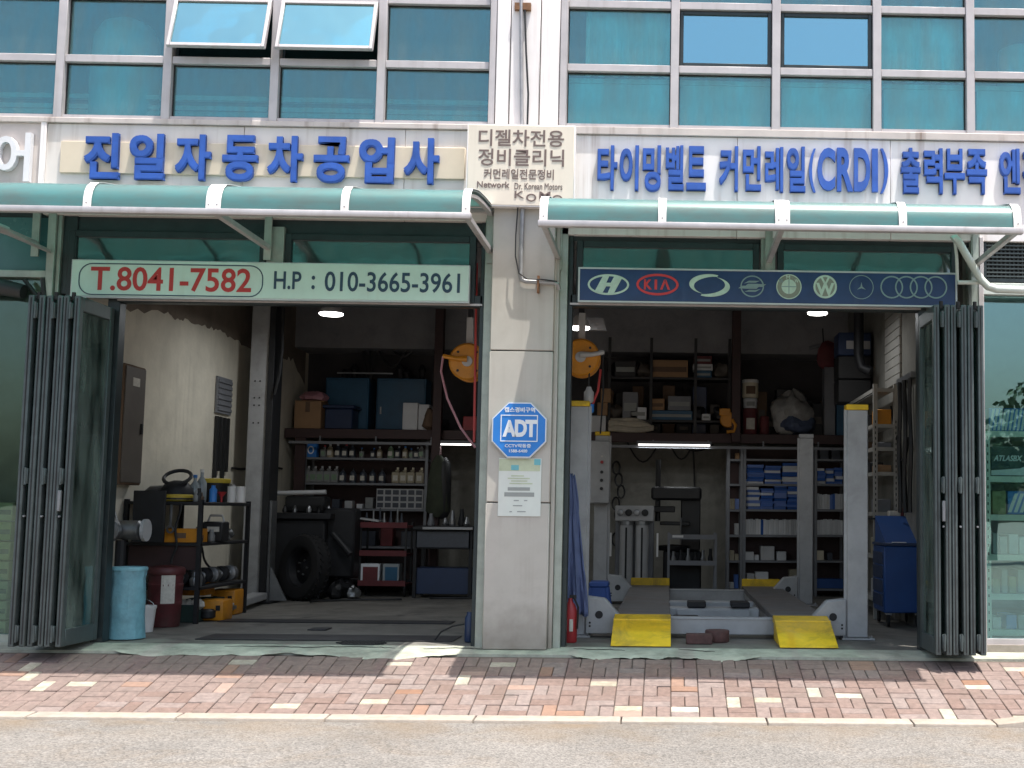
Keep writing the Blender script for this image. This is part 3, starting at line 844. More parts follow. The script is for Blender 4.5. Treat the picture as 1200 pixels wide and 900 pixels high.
# left fascia sign
b0 = BX(70, 169, 545, 206, -.075, .02)
t = thing('shop_sign', 'blue raised Korean letters on a beige strip above the left awning', 'sign', ((b0[0] + b0[1]) / 2, -.07, b0[4]))
MB().box(b0[0], b0[1], -0.075, -0.0515, b0[4], b0[5]).build('backing_strip', 'board_beige', t, bev=.004)
xs0 = [98, 151, 205, 260, 313, 367, 420, 473]
for i, ch in enumerate('진일자동차공업사'):
    dy = i * 0.85
    mm = ptext(ch, xs0[i], 155.5 + dy, xs0[i] + 41.5, 209.5 + dy, -.115, depth=.036, bold=.014, stamp=.024)
    mm.v = [(v[0] + (v[2] - 3.9) * jt, v[1], v[2]) for jt in (rng.uniform(-.012, .012),) for v in mm.v]
    mm.build('letter', 'letter_blue', t)
# white letter at the left edge
t = thing('neighbour_sign', 'white raised Korean letter on the grey fascia, cut by the left edge', 'sign', (wx(17, -.1, 185), -.06, wz(212, -.1, 17)))
ptext('이', -52, 154, -10, 211, -.10, depth=.05, bold=.02).build('letter', 'letter_white', t)
ptext('어', -8, 155, 35, 212, -.10, depth=.05, bold=.02).build('letter', 'letter_white', t)
# right fascia sign
t = thing('shop_sign', 'long line of blue raised Korean letters on the white fascia of the right bay', 'sign', (wx(950, -.07, 230), -.07, wz(228, -.07, 950)))
RL = [('타', 700, 170, 723.5, 222.5), ('이', 726, 170, 748.5, 223), ('밍', 753, 170, 774.5, 224), ('벨', 780, 170, 801.5, 223), ('트', 804.5, 171, 827.5, 223), ('커', 843, 171, 865, 224),
      ('먼', 870.5, 171, 892, 223.5), ('레', 896.5, 172, 918, 225), ('일', 922, 171.5, 944, 225), ('(', 948, 174, 956, 225), ('C', 958, 173, 979, 223), ('R', 981, 173, 1000, 224),
      ('D', 1001, 173.5, 1020, 224), ('I', 1022, 174, 1029, 224.5), (')', 1032, 174, 1041, 226), ('출', 1056, 173, 1079, 226.5), ('력', 1083, 173.5, 1105, 227), ('부', 1107, 174, 1131, 227.5),
      ('족', 1133, 174.5, 1157, 227.5), ('엔', 1172, 174, 1196, 227), ('진', 1199, 174, 1223, 227)]
for (ch, x0, y0, x1, y1) in RL:
    lat = ch in '(CRDI)'
    ptext(ch, x0, y0, x1, y1, -.09, depth=.035, bold=.018 if lat and ch in '()' else .036 if lat else .012, stamp=0 if lat else .022).build('letter', 'letter_blue', t)
# cream clinic sign on the pier
b0 = BX(547.5, 146.5, 673, 241, -.24, .08)
t = thing('clinic_sign', 'cream square sign board with brown Korean and English lines on the pier', 'sign', ((b0[0] + b0[1]) / 2, -.2, b0[4]))
MB().box(b0[0], b0[1], -0.24, -0.155, b0[4], b0[5]).build('board', 'sign_cream', t, bev=.006)
MB().frame(b0[0] - .006, b0[1] + .006, -0.236, -0.16, b0[4] - .006, b0[5] + .006, .012).build('edge_trim', 'cladding_white', t)
yy = -.2435
for (s, q) in (('디젤차전용', (561, 152, 661, 171.5)), ('정비클리닉', (560.5, 174.5, 661, 194.5)), ('커먼레일전문정비', (567, 198, 649, 210))):
    ptext(s, *q, yy, depth=.003, bold=.012).build('lettering', 'ink_brown', t)
ptext('Network', 559, 212.5, 597, 220, yy, depth=.003, bold=.015).build('lettering', 'ink_brown', t)
ptext('Dr. Korean Motors', 603, 214.5, 659, 222, yy, depth=.003, bold=.0).build('lettering', 'ink_brown', t)
for (ch, x0, y0, x1, y1) in (('K', 603, 224, 614, 232), ('O', 616.5, 227, 628.5, 236), ('M', 632, 224.5, 645, 233), ('O', 647, 228.5, 659, 237.5)):
    ptext(ch, x0, y0, x1, y1, yy, depth=.003, bold=.01).build('lettering', 'ink_brown', t)
# phone number board
b0 = BX(83.5, 308, 549.5, 350, -.09, .06)
t = thing('phone_sign', 'mint green board with red and navy phone numbers over the left bay', 'sign', ((b0[0] + b0[1]) / 2, -.05, b0[4]))
MB().box(b0[0], b0[1], -0.09, -0.04, b0[4], b0[5]).build('board', 'mint', t, bev=.005)
MB().frame(b0[0] - .005, b0[1] + .005, -0.087, -0.035, b0[4] - .012, b0[5] + .005, .012).build('edge_trim', 'sign_trim', t)
q = BX(92, 309.5, 308.5, 347, -.09, 0)
m = MB(); r_ = .11; pts = []
for (cx_, cz_, a0) in ((q[1] - r_, q[5] - r_, 0), (q[0] + r_, q[5] - r_, 90), (q[0] + r_, q[4] + r_, 180), (q[1] - r_, q[4] + r_, 270)):
    for k in range(7):
        a = R(a0 + k * 15); pts.append((cx_ + r_ * math.cos(a), cz_ + r_ * math.sin(a), cx_ + (r_ - .009) * math.cos(a), cz_ + (r_ - .009) * math.sin(a)))
n = len(pts); vs = []
for p in pts: vs += [(p[0], -.0925, p[1]), (p[2], -.0925, p[3]), (p[0], -.0905, p[1]), (p[2], -.0905, p[3])]
fs = []
for k in range(n):
    i, j = 4 * k, 4 * ((k + 1) % n); fs += [(i, j, j + 1, i + 1), (i, i + 2, j + 2, j), (i + 1, j + 1, j + 3, i + 3)]
m.add(vs, fs); m.build('outline', 'ink_navy', t)
ptext('T.8041-7582', 106, 313.5, 294.5, 341.5, -.0935, depth=.003, bold=.016).build('lettering', 'ink_red', t)
ptext('H.P', 321, 318, 353, 339, -.0935, depth=.003, bold=.014).build('lettering', 'ink_navy', t)
ptext(':', 365, 323, 369, 339, -.0935, depth=.003, bold=.014).build('lettering', 'ink_navy', t)
ptext('010-3665-3961', 380.5, 319, 539, 342.5, -.0935, depth=.003, bold=.012).build('lettering', 'ink_navy', t)
# emblem board
b0 = BX(678, 317, 1121, 356, -.09, .06)
t = thing('emblem_sign', 'navy board with a row of car maker emblems over the right bay', 'sign', ((b0[0] + b0[1]) / 2, -.05, b0[4]))
MB().box(b0[0], b0[1], -0.088, -0.04, b0[4], b0[5]).build('board', 'navy', t)
MB().frame(b0[0] - .004, b0[1] + .004, -0.094, -0.035, b0[4] - .008, b0[5] + .004, .014).build('edge_trim', 'sign_trim', t)
YE = -.0895; YE2 = -.092; YE3 = -.0945
pm = 1 / 142.0
def ctr(px, py): return W(px, py, -.09)
# slanted letter in an oval
cx_, cz_ = ctr(713, 333.5)
m = MB().ring(cx_, cz_, 24.5 * pm, 12.5 * pm, 2.4 * pm, YE2, YE)
def sl(pts): return [(cx_ + a * pm, cz_ + b * pm) for a, b in pts]
m.prism(sl([(-17, -8.8), (-7.5, -11.2), (-2.5, -1.8), (3, 0), (10, -1.0), (4.8, 2.2), (-2.5, 2.2), (-5, 1)]), YE2, YE)
m.prism(sl([(17, 8.8), (7.5, 11.2), (2.5, 1.8), (-3, 0), (-9, 1.2), (-4.8, -2.2), (2.5, -2.2), (5, -1)]), YE3, YE2 + .0004)
m.prism(sl([(-16.5, -9), (-8, -11), (1.5, 11.8), (-6, 11.5)]), YE2 - .0006, YE)
m.prism(sl([(16.5, 9), (8, 11), (-1.5, -11.8), (6, -11.5)]), YE2 - .0012, YE)
m.build('emblem', 'logo_pale', t)
# red oval with three letters
cx_, cz_ = ctr(770.5, 333.5)
MB().ring(cx_, cz_, 25 * pm, 13 * pm, 2.8 * pm, YE2, YE).build('emblem', 'logo_red', t)
for (ch, a, b) in (('K', -16, -6.5), ('I', -3.5, -.5), ('Λ', 3, 15)):
    text_mb(ch, cx_ + a * pm, cx_ + b * pm, cz_ - 6 * pm, cz_ + 6 * pm, YE2, depth=.0022, bold=.035).build('emblem_letter', 'logo_red', t)
# two interlocking crescents
cx_, cz_ = ctr(831.5, 334.5)
m = MB()
for s_ in (1, -1):
    out, inn = [], []
    for k in range(25):
        a = R(62 + (250 - 62) * k / 24); u = k / 24
        w_ = .1 + 6.0 * math.sin(math.pi * min(1, u * .85 + .15)) ** 1.2
        out.append((cx_ + s_ * (23.5 * math.cos(a) - .6) * pm, cz_ + s_ * (12 * math.sin(a) + 1.6) * pm))
        inn.append((cx_ + s_ * ((23.5 - w_ * 1.25) * math.cos(a) - .6) * pm, cz_ + s_ * ((12 - w_ * .8) * math.sin(a) + 1.6) * pm))
    vs = []
    yf = YE2 if s_ > 0 else YE2 - .0016
    for p, q in zip(out, inn): vs += [(p[0], yf, p[1]), (q[0], yf, q[1]), (p[0], YE, p[1]), (q[0], YE, q[1])]
    fs = []
    for k in range(24):
        i, j = 4 * k, 4 * k + 4; fs += [(i, j, j + 1, i + 1), (i, i + 2, j + 2, j), (i + 1, j + 1, j + 3, i + 3)]
    m.add(vs, fs)
m.build('emblem', 'logo_pale', t)
# circle with a stretched S and wing tips
cx_, cz_ = ctr(881.5, 335.5)
m = MB().ring(cx_, cz_, 14 * pm, 13 * pm, 1.5 * pm, YE2, YE)
m.prism(sl([(-16.5, -2.5), (-12, .5), (-3, .5), (9, .5), (5, -3), (-6, -3)]), YE2 - .0005, YE)
m.prism(sl([(16.5, 2.5), (12, -.5), (3, -.5), (-9, -.5), (-5, 3), (6, 3)]), YE2 - .001, YE)
m.prism(sl([(-10, 3.2), (-4, 6.6), (9, 6.6), (4, 4.4), (-4, 4.4)]), YE2 - .0005, YE)
m.prism(sl([(10, -3.2), (4, -6.6), (-9, -6.6), (-4, -4.4), (4, -4.4)]), YE2 - .0005, YE)
m.build('emblem', 'logo_dim', t)
# quartered roundel
cx_, cz_ = ctr(924.5, 336)
MB().cyl((cx_, YE, cz_), (cx_, YE2, cz_), 14.6 * pm, 32).build('emblem', 'logo_grey', t)
MB().ring(cx_, cz_, 15 * pm, 15 * pm, 1.1 * pm, YE2 - .001, YE).build('emblem_ring', 'logo_pale', t)
MB().cyl((cx_, YE, cz_), (cx_, YE2 - .001, cz_), 8.8 * pm, 28).build('emblem_disc', 'logo_pale', t)
m = MB().box(cx_ - .5 * pm, cx_ + .5 * pm, YE2 - .0022, YE2, cz_ - 8.5 * pm, cz_ + 8.5 * pm)
m.box(cx_ - 8.5 * pm, cx_ - .6 * pm, YE2 - .0022, YE2, cz_ - .5 * pm, cz_ + .5 * pm); m.box(cx_ + .6 * pm, cx_ + 8.5 * pm, YE2 - .0022, YE2, cz_ - .5 * pm, cz_ + .5 * pm)
m.build('emblem_cross', 'logo_dim', t)
for (ch, a, b) in (('M', -1, 11.4), ('W', 9.2, 7.2), ('B', -9.4, 7.2)):
    text_mb(ch, cx_ + (a - 2.4) * pm, cx_ + (a + 2.4) * pm, cz_ + (b - 2.2) * pm, cz_ + (b + 2.2) * pm, YE2 - .001, depth=.002, bold=.02).build('emblem_letter', 'logo_pale' if ch != 'B' else 'logo_dim', t)
# disc with two stacked letters
cx_, cz_ = ctr(967, 336)
MB().cyl((cx_, YE, cz_), (cx_, YE2, cz_), 14 * pm, 32).build('emblem', 'logo_pale', t)
MB().cyl((cx_, YE, cz_), (cx_, YE2 - .001, cz_), 11.6 * pm, 32).build('emblem_disc', 'logo_grey', t)
m = text_mb('V', cx_ - 5.6 * pm, cx_ + 5.6 * pm, cz_ + 1 * pm, cz_ + 11.2 * pm, YE2 - .003, depth=.003, bold=.03)
m2 = text_mb('W', cx_ - 10.8 * pm, cx_ + 10.8 * pm, cz_ - 11 * pm, cz_ + 4.5 * pm, YE2 - .0026, depth=.0026, bold=.04)
m.add(m2.v, m2.f); m.build('emblem_letter', 'logo_pale', t)
# ring with three-pointed star
cx_, cz_ = ctr(1009.5, 336.5)
m = MB().ring(cx_, cz_, 14.5 * pm, 14.5 * pm, .9 * pm, YE2, YE)
st = []
for k in range(6):
    a = R(90 + k * 60); r_ = 6 if k % 2 == 0 else 1.3
    st.append((r_ * math.cos(a), r_ * math.sin(a)))
m.prism(sl(st), YE2, YE); m.build('emblem', 'logo_dim', t)
# four linked rings
m = MB()
for k in range(4):
    cx_, cz_ = ctr(1045 + 17.2 * k, 336.5 + .1 * k)
    m.ring(cx_, cz_, 13.6 * pm, 13.6 * pm, 1.7 * pm, YE2 - .0006 * k, YE)
m.build('emblem', 'logo_dim', t)
# security sign on the column
cx_, cz_ = W(608.5, 504, -.18)
t = thing('security_sign', 'blue octagonal security sign with white letters on the column', 'sign', (cx_, -.17, cz_ - .25))
def octa(r, cx_=cx_, cz_=cz_): return [(cx_ + r * math.cos(R(22.5 + 45 * k)), cz_ + r * 1.02 * math.sin(R(22.5 + 45 * k))) for k in range(8)]
rr = 34.5 * pm
MB().prism(octa(rr), -.185, -.152).build('rim', 'sign_trim', t)
MB().prism(octa(rr * .975), -.188, -.156).build('border', 'print_white', t)
MB().prism(octa(rr * .945), -.190, -.156).build('board', 'sign_blue', t)
MB().frame(cx_ - 21.5 * pm, cx_ + 21.5 * pm, -.1925, -.189, cz_ - 13.5 * pm, cz_ + 17.5 * pm, 1.1 * pm).build('outline', 'print_white', t)
def sp(s, a, b, c, d, bold=.02): text_mb(s, cx_ + a * pm, cx_ + b * pm, cz_ + c * pm, cz_ + d * pm, -.1925, depth=.003, bold=bold).build('lettering', 'print_white', t)
sp('A', -19, -3.5, -8, 11.5, .05); sp('D', -5, 9, -8, 12, .05); sp('T', 7, 20.5, -8, 12, .05)
sp('캡스경비구역', -17.5, 18, 20.5, 26.5, .03); sp('CCTV작동중', -16, 14, -20.5, -16, .02); sp('1588-6400', -11, 10, -26, -22.5, .02)
# notice sheet below it
q = BX(584, 537, 634, 605, -.158, .004)
t = thing('notice_sheet', 'white printed notice sheet below the blue octagonal sign', 'notice', ((q[0] + q[1]) / 2, -.155, q[4]))
MB().box(q[0], q[1], -.158, -.1525, q[4], q[5]).build('sheet', 'paper', t)
def bar(px0, py0, px1, py1, mt, y=-.1595):
    u = BX(px0, py0, px1, py1, -.158, 0); MB().box(u[0], u[1], y, -.158, u[4], u[5]).build('print_line', mt, t)
bar(585, 538, 633, 552, 'paper_tint'); bar(626, 538, 633.5, 545, 'paper_aqua', -.1605); bar(599, 545, 608, 551, 'paper_aqua', -.1605)
for (a, b, c) in ((599, 614, 557), (595, 621, 560), (599, 618, 563), (597, 624, 566)): bar(a, c, b, c + 1.4, 'paper_tint')
bar(595, 571, 621, 575, 'paper_grey'); bar(591, 577, 626, 582, 'paper_grey')
for (a, b, c) in ((602, 608, 586), (614, 618, 586), (601, 612, 592), (597, 600, 599), (606, 616, 599)): bar(a, c, b, c + 1.2, 'paper_grey')

# conduit down the pier, cable, elbow
def P3(px, py, Y): x_, z_ = W(px, py, Y); return (x_, Y, z_)
t = thing('conduit', 'grey vertical conduit with cables running down the pier behind the sign', 'pipe', P3(612, 330, -.16))
MB().tube([P3(610.5, 0 - 60, -.13), P3(611, 60, -.13), P3(611.5, 150, -.135)], .016, 8).build('pipe', 'conduit', t, smooth=True)
MB().tube([P3(615, 8, -.13), P3(616.5, 60, -.14), P3(619, 110, -.14), P3(618, 148, -.135)], .009, 6).build('cable', 'cable_black', t, smooth=True)
MB().box(wx(603, -.14, 6), wx(622, -.14, 6), -.14, -.10, wz(11, -.14, 612), wz(3, -.14, 612)).build('clamp', 'rust', t)
MB().tube([P3(612.5, 240, -.175), P3(611, 290, -.175), P3(610, 322, -.175), P3(611.5, 328, -.175), P3(616, 330, -.175), P3(648, 331.5, -.175), P3(653, 333, -.165), P3(655, 339, -.14)], .018, 8).build('elbow_pipe', 'conduit', t, smooth=True)
MB().tube([P3(607, 240, -.19), P3(604.5, 275, -.20), P3(604, 300, -.205), P3(608, 320, -.20), P3(618, 327, -.195), P3(640, 328, -.195), P3(653, 330, -.19)], .006, 6).build('cable', 'cable_black', t, smooth=True)
MB().box(wx(629.5, -.19, 330), wx(632, -.19, 330), -.196, -.15, wz(343, -.19, 630), wz(323, -.19, 630)).build('strap', 'rust', t)
# white bent pipe by the right corner
t = thing('bent_pipe', 'white bent pipe crossing below the right end of the right awning', 'pipe', P3(1140, 320, -.2))
MB().tube([P3(1116, 281, -.25), P3(1119, 279, -.25), P3(1124, 284, -.25), P3(1140, 312, -.22), P3(1150, 328, -.2), P3(1158, 336, -.2), P3(1168, 339, -.2), P3(1200, 340, -.2), P3(1290, 341, -.2)], .032, 10).build('pipe', 'pipe_white', t, smooth=True)
MB().tube([P3(1119, 281, -.24), P3(1121, 300, -.2), P3(1122, 330, -.16)], .014, 8).build('strut', 'pipe_white', t, smooth=True)
MB().tube([P3(1122, 331, -.18), P3(1150, 331, -.16)], .018, 8).build('strut', 'pipe_white', t, smooth=True)
# folded arm at the left neighbour
t = thing('stay_rod', 'grey metal rod reaching up from the post below the left awning', 'rod', P3(55, 293, -.08))
MB().tube([P3(57, 294, -.07), P3(35, 284, -.5), P3(6, 270, -.95)], .018, 8).build('rod', 'rail_alu', t, smooth=True)
MB().tube([P3(7, 270, -.95), P3(-30, 256, -1.4)], .034, 10).build('sleeve', 'rail_alu', t, smooth=True)

# ------------------------------------------------------------------ folding doors
mk('grey_dim', (0.22, 0.23, 0.24), 0.5, metal=0.4)
def folding_door(label, xin, sgn, ztop):
    """stack of six panels standing out from the jamb; xin = face towards the opening, sgn = direction of the stack"""
    t = thing('folding_door', label, 'door', (xin + sgn * .2, -.3, 0))
    y0, y1, zb = -0.64, -0.03, 0.03
    tk = 0.045
    offs = [0, tk + .036, 2 * tk + .044, 3 * tk + .08, 4 * tk + .088, 5 * tk + .124]
    slots = [tk, 3 * tk + .044, 5 * tk + .088]
    for i, of in enumerate(offs):
        a = xin + sgn * of; b = a + sgn * tk
        lo, hi = min(a, b), max(a, b)
        dy = rng.uniform(-.012, .012); yy0 = y0 + dy
        m = MB()
        m.box(lo, hi, yy0, yy0 + .065, zb, ztop); m.box(lo, hi, y1 - .065, y1, zb, ztop)
        m.box(lo, hi, yy0 + .065, y1 - .065, zb, zb + .13); m.box(lo, hi, yy0 + .065, y1 - .065, ztop - .11, ztop)
        p = m.build('door_panel', 'door_metal', t, bev=.005)
        mid = (lo + hi) / 2
        MB().box(mid - .004, mid + .004, yy0 + .06, y1 - .06, zb + .12, ztop - .10).build('pane', 'glass_door', p)
        # grooves on the edge of the stile
        MB().box(mid - .004, mid + .004, yy0 - .003, yy0 + .001, zb + .02, ztop - .02).build('groove', 'gasket', p)
    for sx in slots:
        a = xin + sgn * (sx + .004); b = xin + sgn * (sx + .032)
        for z in (zb + .10, ztop * .485, ztop - .12):
            MB().box(min(a, b), max(a, b), y0 - .018, y0 + .02, z - .06, z + .06).build('hinge', 'door_metal', t, bev=.006)
            MB().cyl(((a + b) / 2, y0 - .02, z - .065), ((a + b) / 2, y0 - .02, z + .065), .009, 8).build('hinge_pin', 'door_metal', t)
        MB().cyl(((a + b) / 2, y0 + .03, ztop - .03), ((a + b) / 2, y0 + .03, ztop + .03), .016, 8).build('roller', 'gasket', t)
        MB().cyl(((a + b) / 2, y0 + .01, 1.02), ((a + b) / 2, y0 - .012, 1.02), .008, 8).build('stud', 'grey_dim', t)
    a = xin + sgn * (slots[0] + .018)
    MB().box(a - .012, a + .012, y0 - .03, y0, 1.06, 1.22).build('lever', 'grey_dim', t, bev=.004)
    # last narrow panel on the jamb side
    return t
folding_door('dark grey folding door stacked open at the left side of the left bay', wx(70, -.64, 770), -1, wz(346, -.64, 60))
folding_door('dark grey folding door stacked open at the right side of the right bay', wx(1097, -.64, 765), 1, wz(357, -.64, 1120))

# ------------------------------------------------------------------ workshop interior
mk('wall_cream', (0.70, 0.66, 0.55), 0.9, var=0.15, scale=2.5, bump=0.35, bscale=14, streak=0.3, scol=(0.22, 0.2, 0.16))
mk('wall_dim', (0.23, 0.225, 0.20), 0.9, var=0.25, scale=2.5, bump=0.3, bscale=14, stain=0.5)  # cream wall darkened: the shade deep in the bays is put into the colour
mk('wall_loft', (0.060, 0.058, 0.062), 0.95, var=0.3, scale=3, bump=0.3)  # near-black, the darkness of the loft painted in as colour
mk('wall_raw', (0.20, 0.165, 0.13), 0.95, var=0.3, scale=3, bump=0.5, bscale=20)
mk('ceiling', (0.20, 0.203, 0.215), 0.95, var=0.25, scale=2)
mk('concrete', (0.27, 0.272, 0.29), 0.9, var=0.2, scale=2.5, bump=0.2, stain=0.3)
mk('steel_red', (0.048, 0.024, 0.024), 0.6, var=0.25, scale=9)
mk('lift_grey', (0.38, 0.39, 0.40), 0.45, var=0.15, scale=5, stain=0.35, scol=(0.12, 0.11, 0.10))
mk('lift_yellow', (0.82, 0.53, 0.015), 0.5, var=0.2, scale=9, stain=0.7, scol=(0.10, 0.075, 0.03))
mk('runway', (0.19, 0.185, 0.185), 0.55, metal=0.3, var=0.35, scale=5, stain=0.5, scol=(0.16, 0.10, 0.07))
mk('orange', (0.62, 0.25, 0.015), 0.45, var=0.2, scale=9, stain=0.2)
mk('hose_red', (0.55, 0.07, 0.07), 0.5, var=0.1)
mk('hose_pink', (0.45, 0.22, 0.26), 0.5, var=0.1)
mk('black', (0.016, 0.017, 0.019), 0.5, var=0.3, scale=10)
mk('rubber', (0.010, 0.010, 0.011), 0.9, var=0.3, scale=20, bump=0.2)
mk('dark_machine', (0.018, 0.019, 0.022), 0.55, metal=0.2, var=0.35, scale=9)
mk('steel', (0.30, 0.31, 0.32), 0.38, metal=0.8, var=0.25, scale=12)
mk('grey_paint', (0.19, 0.20, 0.22), 0.5, var=0.15, scale=6, stain=0.2)
mk('grey_light', (0.45, 0.46, 0.47), 0.45, var=0.12, scale=6)
mk('shelf_grey', (0.20, 0.21, 0.23), 0.5, metal=0.2, var=0.15, scale=8)
mk('rack_cream', (0.36, 0.35, 0.32), 0.5, var=0.15, scale=8, stain=0.15)
mk('card', (0.36, 0.22, 0.12), 0.85, var=0.12, scale=6)
mk('card_dark', (0.16, 0.105, 0.07), 0.85, var=0.2, scale=6)
mk('bin_blue', (0.020, 0.040, 0.10), 0.4, var=0.15)
mk('cab_blue', (0.020, 0.10, 0.19), 0.45, var=0.2, scale=4)
mk('tool_blue', (0.018, 0.075, 0.26), 0.4, var=0.15, scale=4)
mk('box_blue', (0.035, 0.12, 0.42), 0.6, var=0.1, rnd=0.3)
mk('box_white', (0.62, 0.64, 0.66), 0.6, var=0.08, rnd=0.15)
mk('white', (0.75, 0.75, 0.74), 0.5, var=0.06)
mk('cream_can', (0.66, 0.60, 0.46), 0.5, var=0.12, scale=20)
mk('bottle_silver', (0.24, 0.25, 0.25), 0.4, var=0.15, scale=30)
mk('bottle_dark', (0.05, 0.06, 0.08), 0.35, var=0.2, scale=30)
mk('bottle_cream', (0.36, 0.32, 0.23), 0.4, var=0.15, scale=30)
mk('bottle_green', (0.20, 0.30, 0.20), 0.4, var=0.15, scale=30)
mk('bag_blue', (0.17, 0.38, 0.46), 0.5, var=0.3, scale=7, bump=0.9, bscale=13, stain=0.45, scol=(0.16, 0.22, 0.24))
mk('drum_red', (0.10, 0.022, 0.025), 0.5, var=0.4, scale=8, stain=0.6, scol=(0.05, 0.035, 0.03))
mk('label_white', (0.60, 0.58, 0.52), 0.6, var=0.2, scale=30)
mk('cloth_blue', (0.13, 0.17, 0.32), 0.9, var=0.15, scale=10, bump=0.2, bscale=160)
mk('cloth_cream', (0.55, 0.50, 0.40), 0.9, var=0.2, scale=12)
mk('plastic_bag', (0.33, 0.33, 0.32), 0.3, var=0.35, scale=9, bump=0.5, bscale=16)
mk('bag_denim', (0.09, 0.12, 0.20), 0.6, var=0.4, scale=12, bump=0.5, bscale=16)
mk('green_dark', (0.03, 0.06, 0.055), 0.5, var=0.2)
mk('jacket', (0.05, 0.06, 0.04), 0.9, var=0.3)
mk('red_paint', (0.34, 0.025, 0.03), 0.45, var=0.2)
mk('maroon', (0.14, 0.03, 0.035), 0.7, var=0.3)
mk('yellow', (0.62, 0.47, 0.05), 0.5, var=0.2, scale=20)
mk('can_blue', (0.03, 0.2, 0.6), 0.4, var=0.1)
mk('clear_plastic', (0.30, 0.34, 0.36), 0.2, var=0.1)
mk('wood_block', (0.10, 0.05, 0.045), 0.8, var=0.35, scale=20)
mk('tarp_blue', (0.03, 0.08, 0.28), 0.5, var=0.15)
mk('green_box', (0.27, 0.30, 0.17), 0.7, var=0.15, rnd=0.1)
mk('battery_print', (0.02, 0.05, 0.06), 0.5, var=0.1)
mk('lamp_white', (0.8, 0.8, 0.78), 0.5, var=0, emit=6.0)
mk('tube_white', (0.8, 0.8, 0.78), 0.5, var=0, emit=1.6)

XLW, XRW, YB, ZC = -5.22, 2.50, 7.6, 3.95
struct(MB().box(XLW, XRW, 0.0, YB, -0.4, 0.0).build('workshop_floor', 'shopfloor'))
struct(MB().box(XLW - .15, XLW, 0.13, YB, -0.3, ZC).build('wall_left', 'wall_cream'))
# ragged raw plaster above the cream paint on the left wall, as a thin coat
pts = [(0.2, 3.3)] + [WX(a, b, XLW) for a, b in ((144, 362), (192, 366), (205, 372), (216, 374), (240, 383), (255, 386), (272, 397), (288, 405), (318, 417), (335, 419), (343, 422))]
pts = [p for p in pts if p[0] < 7.5] + [(7.55, 2.85)]
fine = []
for i in range(len(pts) - 1):
    for k in range(6):
        u = k / 6; fine.append((pts[i][0] * (1 - u) + pts[i + 1][0] * u, pts[i][1] * (1 - u) + pts[i + 1][1] * u + rng.uniform(-.03, .03)))
m = MB(); n = len(fine); vs = []
for (y, z) in fine: vs += [(XLW + .006, y, z), (XLW + .006, y, ZC - .01), (XLW + .001, y, z)]
fs = []
for i in range(n - 1): fs += [(3 * i, 3 * i + 3, 3 * i + 4, 3 * i + 1), (3 * i, 3 * i + 2, 3 * i + 5, 3 * i + 3)]
m.add(vs, fs); struct(m.build('plaster_coat', 'wall_raw'))
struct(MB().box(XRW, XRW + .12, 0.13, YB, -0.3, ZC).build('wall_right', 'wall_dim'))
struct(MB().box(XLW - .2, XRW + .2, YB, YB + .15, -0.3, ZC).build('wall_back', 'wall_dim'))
struct(MB().box(-9, 6, 0.13, YB + .2, ZC, ZC + .15).build('ceiling', 'ceiling'))
struct(MB().box(XLW + .01, XRW - .01, YB - .02, YB - .001, 2.28, 3.35).build('upper_wall', 'wall_loft'))  # thin sheet over the back wall, carrying the loft's shade in its colour
struct(MB().box(XLW, XRW, 6.9, YB, 3.35, ZC).build('beam', 'concrete'))
struct(MB().box(XLW, XRW, 3.0, 3.3, 3.62, ZC).build('beam', 'concrete'))
struct(MB().box(-9, XLW - .16, 0.12, 5, -0.3, 0.0).build('neighbour_floor', 'shopfloor'))
struct(MB().box(XRW + .13, 6, 0.12, 5, -0.3, 0.0).build('neighbour_floor', 'shopfloor'))
struct(MB().box(-9, XLW - .16, 5, 5.1, -0.3, ZC).build('neighbour_wall', 'room_grey'))
struct(MB().box(XRW + .13, 6, 5, 5.1, -0.3, ZC).build('neighbour_wall', 'room_grey'))

def single(name, mb, mat, label, cat, group=None, **k):
    o = mb.build(name, mat, **k); tag(o, label, cat, group); return rebase(o)
def floorY(py): return (1.085 * FPX / (py - 604.0)) - 10.28

# steel floor plates, grate, mats
single('steel_plate', MB().box(*[wx(232, .35, 748), wx(532, .35, 748), .28, .75, 0.004, 0.010]), 'steelplate', 'long dark steel floor plate just inside the left bay', 'floor plate')
single('steel_plate', MB().box(-4.35, -2.1, 1.95, 2.25, 0.004, 0.010), 'steelplate', 'long dark floor plate across the middle of the left bay', 'floor plate')
single('steel_plate', MB().box(wx(365, 1.3, 725), wx(386, 1.3, 725), 1.18, 1.4, 0.004, 0.012), 'steelplate', 'small square dark plate on the left bay floor', 'floor plate')
gx, gy = wx(422, .05, 756), 0.10
t = thing('drain_mat', 'ragged dark grille mat lying at the left bay threshold', 'mat', (gx, gy, 0.002))
for k in range(9):
    u = k / 8 - .5
    MB().box(gx - .2 + abs(u) * .12 + rng.uniform(-.02, .02), gx + .2 - abs(u) * .1 + rng.uniform(-.02, .02), gy + u * .2 - .008, gy + u * .2 + .008, 0.003, 0.012).build('bar', 'black', t)
for k in range(12):
    xx = gx - .17 + k * .03
    MB().box(xx, xx + .008, gy - .09, gy + .09, 0.012, 0.016).build('bar', 'black', t)

mk('grey_brown', (0.12, 0.105, 0.09), 0.55, var=0.15, stain=0.3)
